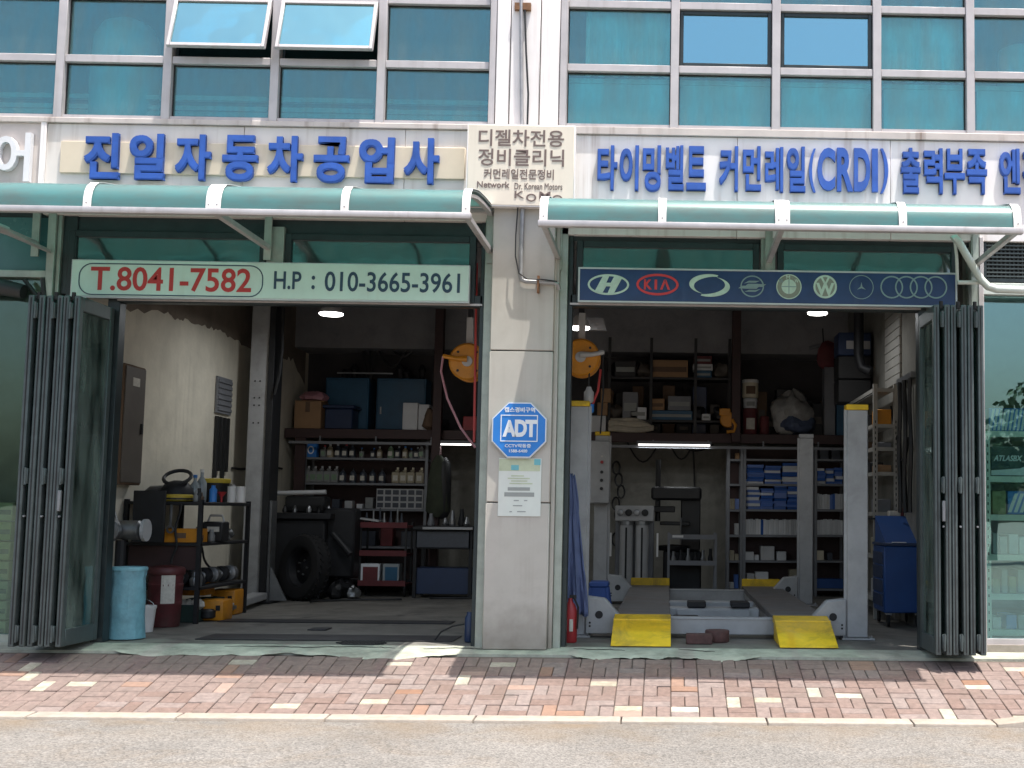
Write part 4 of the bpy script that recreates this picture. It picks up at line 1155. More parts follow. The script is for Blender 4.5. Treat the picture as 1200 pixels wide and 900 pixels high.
# ---- left wall
q = (XLW, XLW + .10, 1.38, 1.86, wz(568, 1.6, 145), wz(428, 1.6, 145))
t = thing('electric_cabinet', 'brown-grey electrical cabinet mounted high on the left wall', 'cabinet', (XLW + .05, 1.62, q[4]))
MB().box(q[0] + .008, q[1], q[2], q[3], q[4], q[5]).build('body', 'card_dark', t, bev=.01)
MB().box(q[1], q[1] + .012, q[2] + .02, q[3] - .02, q[4] + .02, q[5] - .02).build('door', 'grey_brown', t, bev=.004)
MB().box(q[1] + .012, q[1] + .016, q[2] + .17, q[2] + .32, q[5] - .2, q[5] - .12).build('name_plate', 'label_white', t)
MB().box(q[1] + .012, q[1] + .03, q[3] - .1, q[3] - .07, (q[4] + q[5]) / 2 - .08, (q[4] + q[5]) / 2 + .02).build('handle', 'black', t)
t = thing('wall_vent', 'grey slatted vent panel on the left wall beside the lift post', 'vent', (XLW + .02, 4.3, 2.2))
MB().box(XLW + .008, XLW + .03, 3.98, 4.45, 2.2, 2.62).build('panel', 'grey_paint', t)
for k in range(6): MB().box(XLW + .03, XLW + .045, 4.0, 4.43, 2.23 + k * .065, 2.265 + k * .065).build('slat', 'grey_paint', t)
t = thing('framed_notice', 'framed white notice with a blue emblem on the left wall behind the lift post', 'poster', (XLW + .02, 5.6, 1.9))
MB().box(XLW + .008, XLW + .03, 5.2, 5.95, 2.07 - .3, 2.60 - .16).build('frame', 'black', t)
MB().box(XLW + .03, XLW + .034, 5.27, 5.88, 1.83, 2.38).build('sheet', 'print_white', t)
MB().cyl((XLW + .034, 5.57, 2.17), (XLW + .037, 5.57, 2.17), .1, 16).build('emblem', 'sign_blue', t)
for k in range(3): MB().box(XLW + .034, XLW + .037, 5.36, 5.8, 1.88 + k * .05, 1.90 + k * .05).build('print_line', 'sign_blue', t)
MB()
single('wall_cable', MB().tube([(XLW + .02, y, 1.62 + .04 * math.sin(y * 2.3)) for y in (4.6, 4.9, 5.3, 5.7, 6.1, 6.5)], .015, 6), 'black', 'black cable strung along the left wall below the framed notice', 'cable', smooth=True)

# ---- work rack along the left wall
bx0, bx1, by0, by1 = XLW + .03, wx(231, 1.75, 690), 1.75, 3.1
bx1_rack = bx1
t = thing('work_rack', 'dark steel rack with three shelves of parts beside the left wall', 'rack', ((bx0 + bx1) / 2, (by0 + by1) / 2, 0))
zs = [wz(688, 1.75, 215), wz(636, 1.75, 215), wz(588, 1.75, 215)]
for (x_, y_) in ((bx0, by0), (bx1, by0), (bx0, by1), (bx1, by1)):
    MB().box(x_ - .02, x_ + .02, y_ - .02, y_ + .02, 0.0, zs[2] + .02).build('upright', 'dark_machine', t)
for z in zs:
    MB().box(bx0 - .02, bx1 + .02, by0 - .022, by1 + .022, z - .03, z).build('shelf', 'dark_machine', t, bev=.004)
MB().box(bx0 + .03, bx1 - .03, by0 + .012, by0 + .02, zs[1] - .26, zs[1] - .03).build('front_panel', 'steel_red', t)
def rackspot(px, y, lev): return wx(px, y, 640), y, zs[lev]
# grinder on a pedestal
gx = wx(142, .95, 625); gz = wz(621, .95, 142)
t = thing('bench_grinder', 'grey bench grinder on a dark pedestal near the left jamb', 'grinder', (gx, .95, 0))
MB().cyl((gx, .95, 0), (gx, .95, .03), .14, 14).build('base', 'dark_machine', t)
MB().cyl((gx, .95, .03), (gx, .95, gz - .09), .045, 10).build('pedestal', 'dark_machine', t)
MB().lathe((gx + .03, .95, gz), [(.05, -.16), (.085, -.13), (.085, .13), (.05, .16)], 16, 'X').build('motor', 'steel', t, smooth=True)
for s_ in (-1, 1):
    MB().cyl((gx + .03 + s_ * .17, .95, gz), (gx + .03 + s_ * .20, .95, gz), .10, 18).build('wheel', 'grey_light', t)
MB().lathe((gx - .06, .80, gz), [(.11, .05), (.11, -.02), (.06, -.03), (.04, -.04)], 18, 'Y').build('disc_guard', 'steel', t, smooth=True)
MB().cyl((gx - .02, .9, gz + .08), (gx - .09, .85, gz + .38), .009, 6).build('lever', 'steel', t)
single('welding_screen', MB().box(wx(152, 1.5, 610), wx(190, 1.5, 610), 1.55, 1.58, zs[1] + .003, zs[2] + .10), 'dark_machine', 'dark upright panel standing behind the bench grinder', 'panel', bev=.006)
# orange bin, wrench etc
q = BX(189, 617, 229, 633.5, 1.70, .2)
t = thing('parts_bin', 'open orange parts bin on the middle shelf of the left rack', 'bin', ((q[0] + q[1]) / 2, 1.8, zs[1]))
m = MB(); zz = zs[1] + .003
m.box(q[0], q[1], 1.76, 1.77, zz, zz + .13); m.box(q[0], q[1], 2.0, 2.01, zz, zz + .13); m.box(q[0], q[0] + .01, 1.77, 2.0, zz, zz + .13); m.box(q[1] - .01, q[1], 1.77, 2.0, zz, zz + .13); m.box(q[0] + .01, q[1] - .01, 1.77, 2.0, zz, zz + .01)
m.build('body', 'orange', t)
MB().box((q[0] + q[1]) / 2 - .05, (q[0] + q[1]) / 2 + .05, 1.752, 1.76, zz + .04, zz + .09).build('label_plate', 'card_dark', t)
xw = wx(199, 1.68, 605)
t = thing('wrench', 'steel ring wrench hanging in front of the orange bin', 'wrench', (xw, 1.70, zs[2] - .3))
MB().box(xw - .012, xw + .012, 1.70, 1.712, zs[2] - .24, zs[2] - .03).build('shank', 'steel', t, bev=.003)
MB().ring(xw, zs[2] - .265, .038, .038, .016, 1.698, 1.714, 16).build('ring_end', 'steel', t)
q = BX(182, 576, 220, 585, 1.80, .12)
t = thing('strap_tool', 'yellow and black ratchet strap coil on the rack top', 'strap', ((q[0] + q[1]) / 2, 1.85, zs[2]))
xa = (q[0] + q[1]) / 2
MB().lathe((xa, 1.95, zs[2] + .002), [(.13, 0), (.155, .012), (.155, .06), (.13, .07)], 20).build('coil', 'yellow', t, smooth=True)
MB().lathe((xa, 1.95, zs[2] + .02), [(.158, 0), (.158, .018)], 20).build('band', 'black', t)
xa, ya, za = wx(208, 2.0, 560), 2.0, zs[2] + .07
t = thing('face_shield', 'black welding head band lying on top of the yellow coil', 'mask', (xa, ya, za))
MB().tube([(xa + .13 * math.cos(a), ya + .09 * math.sin(a), za + .17 + .07 * math.sin(a)) for a in [k * math.pi / 9 for k in range(18)]], .018, 8, closed=True).build('band', 'black', t, smooth=True)
MB().lathe((xa, ya, za), [(.16, 0), (.15, .06), (.10, .12), (.03, .14)], 16).build('cap', 'dark_machine', t, smooth=True)
m = MB().tube([(xa - .35, ya - .02, za - .03), (xa - .22, ya - .06, za + .04), (xa - .1, ya - .08, za + .07)], [.02, .045, .02], 8)
single('grease_gun', m, 'steel', 'grey metal tool lying on the rack top beside the head band', 'tool', smooth=True)
for j, (px, h, mt, lb) in enumerate(((225, .24, 'clear_plastic', 'clear plastic bottle with upright neck on the rack top'), (233, .30, 'clear_plastic', 'taller clear plastic bottle behind on the rack top'))):
    x_, y_, z_ = rackspot(px, 2.1 + .2 * j, 2)
    t = thing('bottle', lb, 'bottle', (x_, y_, z_))
    MB().lathe((x_, y_, z_ + .002), [(.045, 0), (.05, .02), (.05, h * .65), (.016, h * .85), (.016, h)], 12).build('body', mt, t, smooth=True)
    MB().cyl((x_, y_, z_ + h), (x_, y_, z_ + h + .03), .02, 10).build('cap', 'can_blue' if j == 0 else 'white', t)
x_, y_, z_ = rackspot(249, 2.55, 2)
t = thing('bucket', 'black bucket with a yellow rim on the rack top', 'bucket', (x_, y_, z_))
MB().lathe((x_, y_, z_ + .002), [(.11, 0), (.14, .22), (.13, .22), (.10, .02)], 16).build('body', 'black', t, smooth=True)
MB().lathe((x_, y_, z_ + .2), [(.145, 0), (.15, .01), (.15, .04), (.135, .045)], 16).build('rim', 'yellow', t, smooth=True)
x_, y_, z_ = rackspot(247, 1.85, 2)
t = thing('spray_can', 'bright blue spray can on the rack top', 'can', (x_, y_, z_))
MB().lathe((x_, y_, z_ + .002), [(.036, 0), (.036, .12), (.02, .14), (.02, .16)], 12).build('body', 'can_blue', t, smooth=True)
x_, y_, z_ = rackspot(257, 1.9, 2)
t = thing('funnel', 'small red funnel beside the blue spray can', 'funnel', (x_, y_, z_))
MB().lathe((x_, y_, z_ + .002), [(.01, 0), (.012, .05), (.05, .10), (.045, .10), (.008, .05)], 12).build('cone', 'red_paint', t, smooth=True)
for j, px in enumerate((269, 279.5)):
    x_, y_, z_ = rackspot(px, 2.2, 2)
    single('paper_roll', MB().lathe((x_, y_, z_ + .002), [(.02, .16), (.043, .16), (.043, 0), (.02, 0)], 14), 'white', ('left' if j == 0 else 'right') + ' one of two white paper rolls at the rack end', 'roll', smooth=True)
x_, y_, z_ = rackspot(252, 2.3, 1)
t = thing('battery_charger', 'black charger box with a white label on the middle rack shelf', 'charger', (x_, y_, z_))
MB().box(x_ - .1, x_ + .1, y_ - .1, y_ + .1, z_ + .002, z_ + .2).build('case', 'black', t, bev=.012)
MB().box(x_ - .05, x_ + .07, y_ - .104, y_ - .1, z_ + .10, z_ + .15).build('label_plate', 'label_white', t)
MB().tube([(x_ - .08, y_, z_ + .2), (x_ - .06, y_, z_ + .26), (x_ + .06, y_, z_ + .26), (x_ + .08, y_, z_ + .2)], .012, 6).build('handle', 'grey_light', t)
for j, px in enumerate((226, 238, 250, 263)):
    x_, y_, z_ = rackspot(px, 2.0 + .25 * j, 1)
    if j == 2: continue
    t = thing('gear_part', 'greasy steel gear part, %s along the middle rack shelf' % ORD[j], 'machine part', (x_, y_, z_), 'metal parts on the left rack')
    MB().lathe((x_, y_, z_ + .002), [(.05, 0), (.06, .02), (.05, .05), (.03, .06), (.028, .12), (.01, .125)], 10).build('body', 'steel', t, smooth=True)
for j, px in enumerate((215, 226, 240, 250, 260, 270)):
    x_, y_, z_ = rackspot(px, 1.9 + .19 * j, 0)
    t = thing('alternator', 'used alternator core, %s from the front on the low rack shelf' % ORD[j], 'machine part', (x_, y_, z_), 'alternators on the left rack')
    MB().lathe((x_, y_ - .05, z_ + .085), [(.04, 0), (.08, .01), (.08, .1), (.05, .12)], 14, 'Y').build('housing', 'steel' if j % 2 else 'dark_machine', t, smooth=True)
    MB().lathe((x_, y_ - .05, z_ + .085), [(.03, -.05), (.045, -.04), (.03, -.025), (.045, -.01), (.02, 0)], 12, 'Y').build('pulley', 'steel', t, smooth=True)
# tool cases below the rack
for j, (a, b, y_, z0, h) in enumerate(((205, 240, 2.35, 0.22, .2), (228, 262, 2.05, 0.0, .2), (246, 275, 2.75, 0.0, .26))):
    q = BX(a, 690, b, 720, y_, .3)
    t = thing('tool_case', ['orange tool case resting on the dark green crate below the rack', 'orange tool case standing on the floor by the rack leg', 'orange tool case behind the others at the rack end'][j], 'tool case', ((q[0] + q[1]) / 2, y_ + .15, z0))
    zb_ = z0 + (.003 if z0 == 0 else .004)
    MB().box(q[0], q[1], y_, y_ + .28, zb_, zb_ + h).build('case', 'orange', t, bev=.02, seg=2)
    MB().box(q[0] + .03, q[0] + .07, y_ - .012, y_, zb_ + h * .5, zb_ + h * .75).build('latch', 'black', t)
    MB().box(q[1] - .07, q[1] - .03, y_ - .012, y_, zb_ + h * .5, zb_ + h * .75).build('latch', 'black', t)
q = BX(198, 712, 229, 734, 1.85, .4)
t = thing('crate', 'dark green crate of rags on the floor under the rack', 'crate', ((q[0] + q[1]) / 2, 2.05, 0))
m = MB(); m.box(q[0], q[1], 1.85, 1.87, .003, .17); m.box(q[0], q[1], 2.6, 2.62, .003, .2); m.box(q[0], q[0] + .02, 1.87, 2.6, .003, .2); m.box(q[1] - .02, q[1], 1.87, 2.6, .003, .2); m.box(q[0] + .02, q[1] - .02, 1.87, 2.6, .003, .02)
m.build('body', 'green_dark', t)
m = MB()
for k in range(5):
    x_ = q[0] + .05 + k * .05; m.lathe((x_, 1.95, .12), [(.01, 0), (.05, .03), (.045, .07), (.01, .1)], 7)
m.build('rag', 'label_white', t, smooth=True)
# dark red drum
dx, dy = wx(183, 1.25, 700), 1.45
t = thing('oil_drum', 'dark red oil drum with a lid and white label by the rack', 'drum', (dx, dy, 0))
zh = wz(664, 1.25, 183)
MB().lathe((dx, dy, .003), [(.135, 0), (.14, .02), (.148, .2), (.152, .205), (.152, .225), (.148, .23), (.155, zh * .66), (.158, zh * .67), (.158, zh * .70), (.152, zh * .71), (.155, zh - .08)], 24).build('body', 'drum_red', t, smooth=True)
MB().lathe((dx, dy, zh - .08), [(.165, 0), (.17, .01), (.17, .05), (.155, .07), (.06, .085)], 24).build('lid', 'drum_red', t, smooth=True)
a0 = -1.1
m = MB(); vs = []
for k in range(6):
    a = R(-82 + k * 9)
    for z in (.22, .5): vs.append((dx + .158 * math.cos(a), dy + .158 * math.sin(a), z))
m.add(vs, [(2 * k, 2 * k + 2, 2 * k + 3, 2 * k + 1) for k in range(5)]); m.build('label_sheet', 'label_white', t)
MB().tube([(dx - .17, dy - .03, zh - .12), (dx - .21, dy - .08, zh - .2), (dx - .15, dy - .1, zh - .22)], .006, 6).build('handle', 'steel', t)
# blue sack bin by the jamb
dx, dy = wx(138, .12, 710), .3
t = thing('blue_bin', 'pale blue ribbed plastic bin beside the folded left door', 'bin', (dx, dy, 0))
zh = wz(666, .2, 138)
m = MB(); prof = [(.13, .003), (.15, .01), (.138, .2), (.143, .35), (.132, zh - .08), (.14, zh - .05), (.14, zh)]
seg = 28; vs = []
for r, h in prof:
    for k in range(seg):
        a = 2 * math.pi * k / seg; r2 = r * (1 + .022 * (1 if k % 2 else -1) + .02 * math.sin(k * 1.3 + h * 9))
        vs.append((dx + r2 * math.cos(a), dy + r2 * math.sin(a), h))
fs = [(i * seg + k, i * seg + (k + 1) % seg, (i + 1) * seg + (k + 1) % seg, (i + 1) * seg + k) for i in range(len(prof) - 1) for k in range(seg)] + [tuple(reversed(range(seg)))]
m.add(vs, fs); m.build('body', 'bag_blue', t, smooth=True)
MB().lathe((dx, dy, zh - .02), [(.12, 0), (.148, .0), (.15, .015), (.145, .03), (.12, .02)], 28).build('rim', 'bag_blue', t, smooth=True)
dx, dy = wx(160, .75, 720), .9
t = thing('bucket', 'small white bucket between the blue bin and the drum', 'bucket', (dx, dy, 0))
MB().lathe((dx, dy, .003), [(.08, 0), (.1, .2), (.105, .21), (.105, .23), (.09, .23), (.07, .01)], 18).build('body', 'white', t, smooth=True)
MB().tube([(dx - .1 * math.cos(a), dy - .02, .22 + .07 * math.sin(a)) for a in [k * math.pi / 6 for k in range(7)]], .004, 5).build('handle', 'steel', t)

# ---- two post lift in the left bay
px0, px1 = wx(288, 4.5, 540), wx(316, 4.5, 540)
t = thing('lift_post', 'grey steel two post lift column with bolt holes in the left bay', 'lift', ((px0 + px1) / 2, 4.6, 0))
MB().box(px0, px1 - .06, 4.5, 4.75, .02, 3.55).build('column', 'lift_grey', t, bev=.008)
MB().box(px1 - .055, px1 + .02, 4.46, 4.78, .02, 3.55).build('rail', 'dark_machine', t, bev=.004)
MB().box(px1 + .024, px1 + .05, 4.50, 4.70, .02, 1.2).build('guide', 'steel', t)
MB().box(px0 - .1, px1 + .12, 4.35, 4.9, .004, .02).build('base_plate', 'dark_machine', t)
for k, z in enumerate((2.62, 2.42, 2.33, 2.12)):
    for s_ in (-.04, .02): MB().cyl(((px0 + px1) / 2 - .03 + s_, 4.498, z), ((px0 + px1) / 2 - .03 + s_, 4.492, z), .010, 8).build('bolt', 'black', t)
a, b = P3(255, 716, 2.9), P3(326, 708, 4.2)
m = MB()
ax = wx(262, 2.4, 722)
m.prism([(-4.56, 2.5), (-4.44, 2.48), (-4.66, 4.4), (-4.84, 4.4)], .05, .13, 'Z')
m.build('lift_arm', 'lift_grey', t, bev=.01)
m = MB().prism([(-4.53, 2.05), (-4.43, 2.05), (-4.47, 2.9), (-4.57, 2.9)], .06, .105, 'Z'); m.build('arm_extension', 'steel', t, bev=.006)
MB().lathe((-4.48, 2.05, .03), [(.06, 0), (.075, .01), (.075, .07), (.05, .09)], 14).build('arm_pad', 'dark_machine', t, smooth=True)
MB().prism([(px1 + .055, .03), (px1 + .25, .03), (px1 + .055, .42)], 4.52, 4.56).build('gusset', 'grey_dim', t)

# ---- dark machine with wheel
mx0 = wx(318, 5.2, 640)
t = thing('tyre_machine', 'dark workshop machine with a cluttered top behind the lift post', 'machine', (mx0 + .35, 5.5, 0))
MB().box(mx0, mx0 + .62, 5.3, 5.9, .08, .98).build('cabinet', 'dark_machine', t, bev=.02)
MB().box(mx0 - .04, mx0 + .7, 5.25, 5.95, .98, 1.06).build('tray', 'dark_machine', t, bev=.01)
MB().box(mx0 + .55, mx0 + .95, 5.45, 5.8, .25, 1.12).build('arm_housing', 'dark_machine', t, bev=.03)
MB().cyl((mx0 + .7, 5.4, .8), (mx0 + .95, 5.3, .55), .04, 10).build('shaft', 'dark_machine', t)
for (a, b) in ((0.05, 5.35), (.55, 5.35), (.05, 5.85), (.55, 5.85)): MB().cyl((mx0 + a, b, .004), (mx0 + a, b, .08), .03, 8).build('foot', 'black', t)
for j in range(6):
    x_ = mx0 + .08 + j * .1
    single('small_part', MB().lathe((x_, 5.42 + .08 * (j % 3), 1.063), [(.03, 0), (.035, .03), (.02, .06 + .015 * (j % 2)), (.01, .09)], 8), 'steel' if j % 2 else 'black', 'loose part, %s from the left on the tray of the dark machine' % ORD[j], 'machine part', 'parts on the machine tray', smooth=True)
m = MB().cyl((mx0 + .0, 5.28, 1.30), (mx0 + .62, 5.3, 1.32), .03, 10)
single('strip_lamp_pole', m, 'grey_light', 'white rod lying across the top of the dark machine', 'rod', smooth=True)
single('spare_rack', MB().box(mx0 + .05, mx0 + .55, 5.5, 5.8, 1.064, 1.27), 'black', 'black box of clutter under the white rod', 'box', bev=.02)
def tyre(cx, cy, R_, wid, label, tilt=0.0, yaw=0.0):
    t = thing('tyre', label, 'tyre', (cx, cy, 0))
    prof = [(R_ * .62, -wid * .42), (R_ * .8, -wid * .5), (R_ * .94, -wid * .45), (R_, -wid * .3), (R_, wid * .3), (R_ * .94, wid * .45), (R_ * .8, wid * .5), (R_ * .62, wid * .42)]
    m = MB(); m.lathe((cx, cy, R_), prof, 32, 'Y'); m.f = m.f[:-2]
    o = m.build('rubber', 'rubber', t, smooth=True)
    m = MB()
    for k in range(32):
        a = 2 * math.pi * k / 32
        for s_ in (-1, 1):
            p = Vector((cx + R_ * math.cos(a), cy + s_ * wid * .18, R_ + R_ * math.sin(a)))
            q = Vector((cx + R_ * 1.012 * math.cos(a + .1), cy + s_ * wid * .34, R_ + R_ * 1.012 * math.sin(a + .1)))
            m.cyl(p, q, .012, 4)
    m.build('tread', 'rubber', t)['kind'] = 'stuff'
    m = MB().lathe((cx, cy, R_), [(R_ * .64, -wid * .4), (R_ * .55, -wid * .3), (R_ * .5, wid * .1), (R_ * .2, -wid * .1), (R_ * .1, -wid * .15), (.01, -wid * .16)], 24, 'Y'); m.f = m.f[:-2]
    m.build('rim', 'dark_machine', t, smooth=True)
    for k in range(5):
        a = 2 * math.pi * k / 5
        MB().cyl((cx + .14 * R_ * math.cos(a) * 1.6, cy - wid * .2, R_ + .14 * R_ * math.sin(a) * 1.6), (cx + .14 * R_ * math.cos(a) * 1.6, cy - wid * .1, R_ + .14 * R_ * math.sin(a) * 1.6), .012, 6).build('bolt', 'steel', t)
    t.rotation_euler = (tilt, 0, yaw)
    return t
tyre(wx(352, 4.9, 670), 4.95, .40, .22, 'big black tyre standing upright beside the dark machine', R(-6), R(-38))

# ---- mezzanine deck and shelving at the back
YS = 6.55
zd = wz(505, YS, 600)
t = thing('mezzanine', 'dark red steel storage deck running along the back of the workshop', 'platform', (-1.4, YS, 0))
MB().box(XLW + .02, XRW - .02, YS, YS + .06, zd - .13, zd).build('edge_beam', 'steel_red', t, bev=.006)
MB().box(XLW + .02, XRW - .02, YS + .06, YB - .01, zd - .05, zd - .004).build('deck', 'steel_red', t)
for px in (514, 863):
    x_ = wx(px, YS - .1, 430); MB().box(x_ - .06, x_ + .06, YS - .13, YS - .01, 0.004 if px < 600 else zd - .12, 3.9).build('column', 'steel_red', t, bev=.006)
x_ = wx(346, YS, 600); MB().box(x_ - .04, x_ + .1, YS - .01 + .012, YS + .05, 0.004, zd - .13).build('column', 'steel_red', t)
MB().box(XLW + .1, XRW - .1, YS - .06, YS - .03, zd - .21, zd - .175).build('rail', 'shelf_grey', t)
for k in range(10): MB().box(XLW + .5 + k * .75, XLW + .52 + k * .75, YS - .03, YS - .001, zd - .2, zd - .10).build('rail_hook', 'shelf_grey', t)

def shelf_unit(label, px0, px1, rows_py, y, dep, mat='shelf_grey', back='steel_red', posts=()):
    x0, x1 = wx(px0, y, 600), wx(px1, y, 600)
    t = thing('shelf_unit', label, 'shelf', ((x0 + x1) / 2, y, 0))
    z1 = zd - .15
    for x_ in [x0, x1] + [wx(p, y, 600) for p in posts]:
        MB().box(x_ - .018, x_ + .018, y, y + .03, 0.004, z1).build('upright', mat, t)
        MB().box(x_ - .018, x_ + .018, y + dep - .03, y + dep, 0.004, z1).build('upright', mat, t)
    zs_ = []
    for py in rows_py:
        z = wz(py, y, (px0 + px1) / 2); zs_.append(z)
        MB().box(x0 + .019, x1 - .019, y + .002, y + dep - .002, z - .028, z).build('shelf', mat, t)
    MB().box(x0, x1, y + dep + .003, y + dep + .012, .004, z1).build('back_panel', back, t)
    return t, x0, x1, zs_
YL = YS + .08
su, sx0, sx1, szs = shelf_unit('grey shelf unit of oil bottles below the deck in the left bay', 355, 498, (536.5, 566, 596, 640, 680), YL, .42)
def bottle(x_, y_, z_, h, mat, cap, label, group, flat=False):
    t = thing('bottle', label, 'bottle', (x_, y_, z_), group)
    r = h * .24
    m = MB()
    if flat:
        m.box(x_ - r, x_ + r, y_ - r * .6, y_ + r * .6, z_ + .002, z_ + h * .72)
        m.box(x_ - r * .2, x_ + r * .9, y_ - r * .35, y_ + r * .35, z_ + h * .72, z_ + h * .86)
        m.build('body', mat, t, bev=.012)
        MB().cyl((x_ + r * .5, y_, z_ + h * .86), (x_ + r * .5, y_, z_ + h), r * .3, 8).build('cap', cap, t)
    else:
        m.lathe((x_, y_, z_ + .002), [(r * .95, 0), (r, .015), (r, h * .6), (r * .75, h * .72), (r * .3, h * .82), (r * .3, h * .88)], 10); m.build('body', mat, t, smooth=True)
        MB().cyl((x_, y_, z_ + h * .88), (x_, y_, z_ + h), r * .36, 8).build('cap', cap, t)
    MB().box(x_ - r * .6, x_ + r * .6, y_ - r * (.61 if flat else 1.02) - .003, y_ - r * (.61 if flat else .96), z_ + h * .18, z_ + h * .5).build('label_sheet', 'label_white' if mat != 'bottle_silver' else 'bottle_green', t)
# second row: five silver, five dark, three cream
xs_ = [359.5, 367.5, 375.5, 384, 392.5]
for j, px in enumerate(xs_): bottle(wx(px, YL + .1, 550), YL + .1, szs[1], .225, 'bottle_silver', 'grey_light', 'silver oil bottle, %s from the left on the second shelf' % ORD[j], 'silver bottles', True)
for j, px in enumerate((402, 414, 426, 437, 448)): bottle(wx(px, YL + .1, 550), YL + .1, szs[1], .20, 'bottle_dark', 'black', 'dark oil bottle with pale label, %s from the left on the second shelf' % ORD[j], 'dark bottles', False)
for j, px in enumerate((464, 473, 482, 492)): bottle(wx(px, YL + .1, 550), YL + .1, szs[1], .22, 'bottle_cream', 'cream_can', 'cream oil bottle, %s from the left on the second shelf' % ORD[j], 'cream bottles', True)
# first row: blue tin, assorted
q = BX(357.5, 519, 371, 535.5, YL + .06, .12)
t = thing('oil_tin', 'blue square tin at the left end of the top shelf', 'tin', ((q[0] + q[1]) / 2, YL + .1, szs[0]))
MB().box(q[0], q[1], YL + .06, YL + .18, szs[0] + .002, szs[0] + .2).build('can', 'can_blue', t, bev=.006)
MB().ring((q[0] + q[1]) / 2, szs[0] + .1, .045, .055, .016, YL + .056, YL + .06, 14).build('mark', 'print_white', t)
for j, px in enumerate((379, 387, 396, 404, 413, 424, 437, 445, 458, 466, 475, 482, 488, 494)):
    h = rng.choice((.14, .17, .19, .16))
    bottle(wx(px, YL + .1, 530), YL + .1, szs[0], h, rng.choice(('bottle_silver', 'bottle_dark', 'bottle_dark', 'bottle_cream', 'bottle_green')), rng.choice(('black', 'grey_light', 'red_paint', 'can_blue')), 'small additive bottle, %s to the right of the blue tin on the top shelf' % ORD[j], 'additive bottles on the top shelf', j % 3 == 0)
# third row: drawers and boxes
q = BX(441, 571, 498, 594.5, YL + .02, .2)
t = thing('drawer_organiser', 'white cabinet of small dark drawers on the third shelf', 'drawers', ((q[0] + q[1]) / 2, YL + .1, szs[2]))
zb_ = szs[2] + .002; hh = .27
x0_, x1_ = q[0], q[1] - .03
MB().box(x0_, x1_, YL + .03, YL + .22, zb_, zb_ + hh).build('case', 'grey_light', t)
cw = (x1_ - x0_) / 6
for r_ in range(3):
    for c_ in range(6):
        MB().box(x0_ + c_ * cw + .012, x0_ + (c_ + 1) * cw - .012, YL + .022, YL + .03, zb_ + .018 + r_ * .087, zb_ + .08 + r_ * .087).build('drawer', 'bottle_dark', t)
for j, (a, b, h, mt) in enumerate(((362, 372, .16, 'green_dark'), (376, 385, .11, 'card_dark'), (389, 398, .12, 'bottle_dark'), (404, 413, .10, 'grey_light'), (418, 425, .06, 'box_white'), (428, 437, .15, 'bottle_silver'))):
    u, v = wx(a, YL + .05, 585), wx(b, YL + .05, 585)
    single('small_box', MB().box(u, v, YL + .05, YL + .2, szs[2] + .002, szs[2] + .002 + h), mt, 'small parts box, %s from the left on the third shelf' % ORD[j], 'box', 'small boxes left of the drawers', bev=.004)
for j, (a, b, h, mt) in enumerate(((360, 375, .2, 'bottle_dark'), (380, 386, .22, 'bottle_silver'), (395, 412, .26, 'bottle_cream'), (420, 440, .2, 'bottle_dark'), (446, 460, .24, 'maroon'), (470, 490, .2, 'bottle_dark'))):
    u, v = wx(a, YL + .05, 625), wx(b, YL + .05, 625)
    single('parts_box', MB().box(u, v, YL + .05, YL + .25, szs[3] + .002, szs[3] + .002 + h), mt, 'dim parts box, %s from the left on the fourth shelf' % ORD[j], 'box', 'boxes on the fourth shelf', bev=.006)
# trolley and black bench
q = BX(420, 622, 476, 690, 5.75, .4)
t = thing('tool_trolley', 'dark red wheeled trolley carrying two picture boxes in the left bay', 'trolley', ((q[0] + q[1]) / 2, 5.95, 0))
for z in (.14, .52, .88):
    MB().box(q[0], q[1], 5.75, 6.15, z, z + .03).build('tray', 'maroon', t); MB().box(q[0], q[1], 5.74, 5.75, z, z + .07).build('tray_lip', 'maroon', t)
for x_ in (q[0] + .015, q[1] - .015):
    for y_ in (5.77, 6.13):
        MB().box(x_ - .012, x_ + .012, y_ - .012, y_ + .012, .1, .95).build('upright', 'black', t)
        MB().lathe((x_ - .012, y_, .05), [(.02, 0), (.046, .002), (.046, .022), (.02, .024)], 12, 'X').build('caster', 'rubber', t, smooth=True)
for j, (a, b, mt, mt2) in enumerate(((421, 445, 'print_white', 'maroon'), (447, 468, 'clear_plastic', 'cab_blue'))):
    u, v = wx(a, 5.77, 672), wx(b, 5.77, 672)
    bo = thing('product_box', ['white box with a dark picture on the lower trolley tray', 'pale box with a blue picture on the lower trolley tray'][j], 'box', ((u + v) / 2, 5.9, .17))
    MB().box(u + .01, v - .01, 5.79, 6.0, .172, .42).build('carton', mt, bo, bev=.004)
    MB().box(u + .04, v - .03, 5.785, 5.79, .2, .38).build('picture', mt2, bo)
for j in range(7):
    x_ = q[0] + .05 + j * .075
    single('hand_tool', MB().lathe((x_, 5.9 + .05 * (j % 3), .912), [(.022, 0), (.028, .04), (.014, .1), (.010, .16 + .03 * (j % 3))], 8), 'steel' if j % 2 else 'bottle_dark', 'upright tool, %s from the left on top of the red trolley' % ORD[j], 'tool', 'tools on the trolley', smooth=True)
single('clip_board', MB().prism([(wx(418, 5.7, 612), .99), (wx(443, 5.7, 612), .955), (wx(443, 5.7, 612), .975), (wx(418, 5.7, 612), 1.01)], 5.72, 5.95), 'grey_light', 'tilted white board lying across the trolley edge', 'board')
q = BX(486, 620, 551, 690, 5.6, .5)
t = thing('work_bench', 'black steel workbench with drawers beside the left bay column', 'bench', ((q[0] + q[1]) / 2, 5.85, 0))
MB().box(q[0] - .03, q[1] + .03, 5.55, 6.2, .86, .91).build('top', 'dark_machine', t, bev=.008)
MB().box(q[0] + .1, q[1] + .03, 5.53, 5.55, .87, .90).build('edge_strip', 'steel', t)
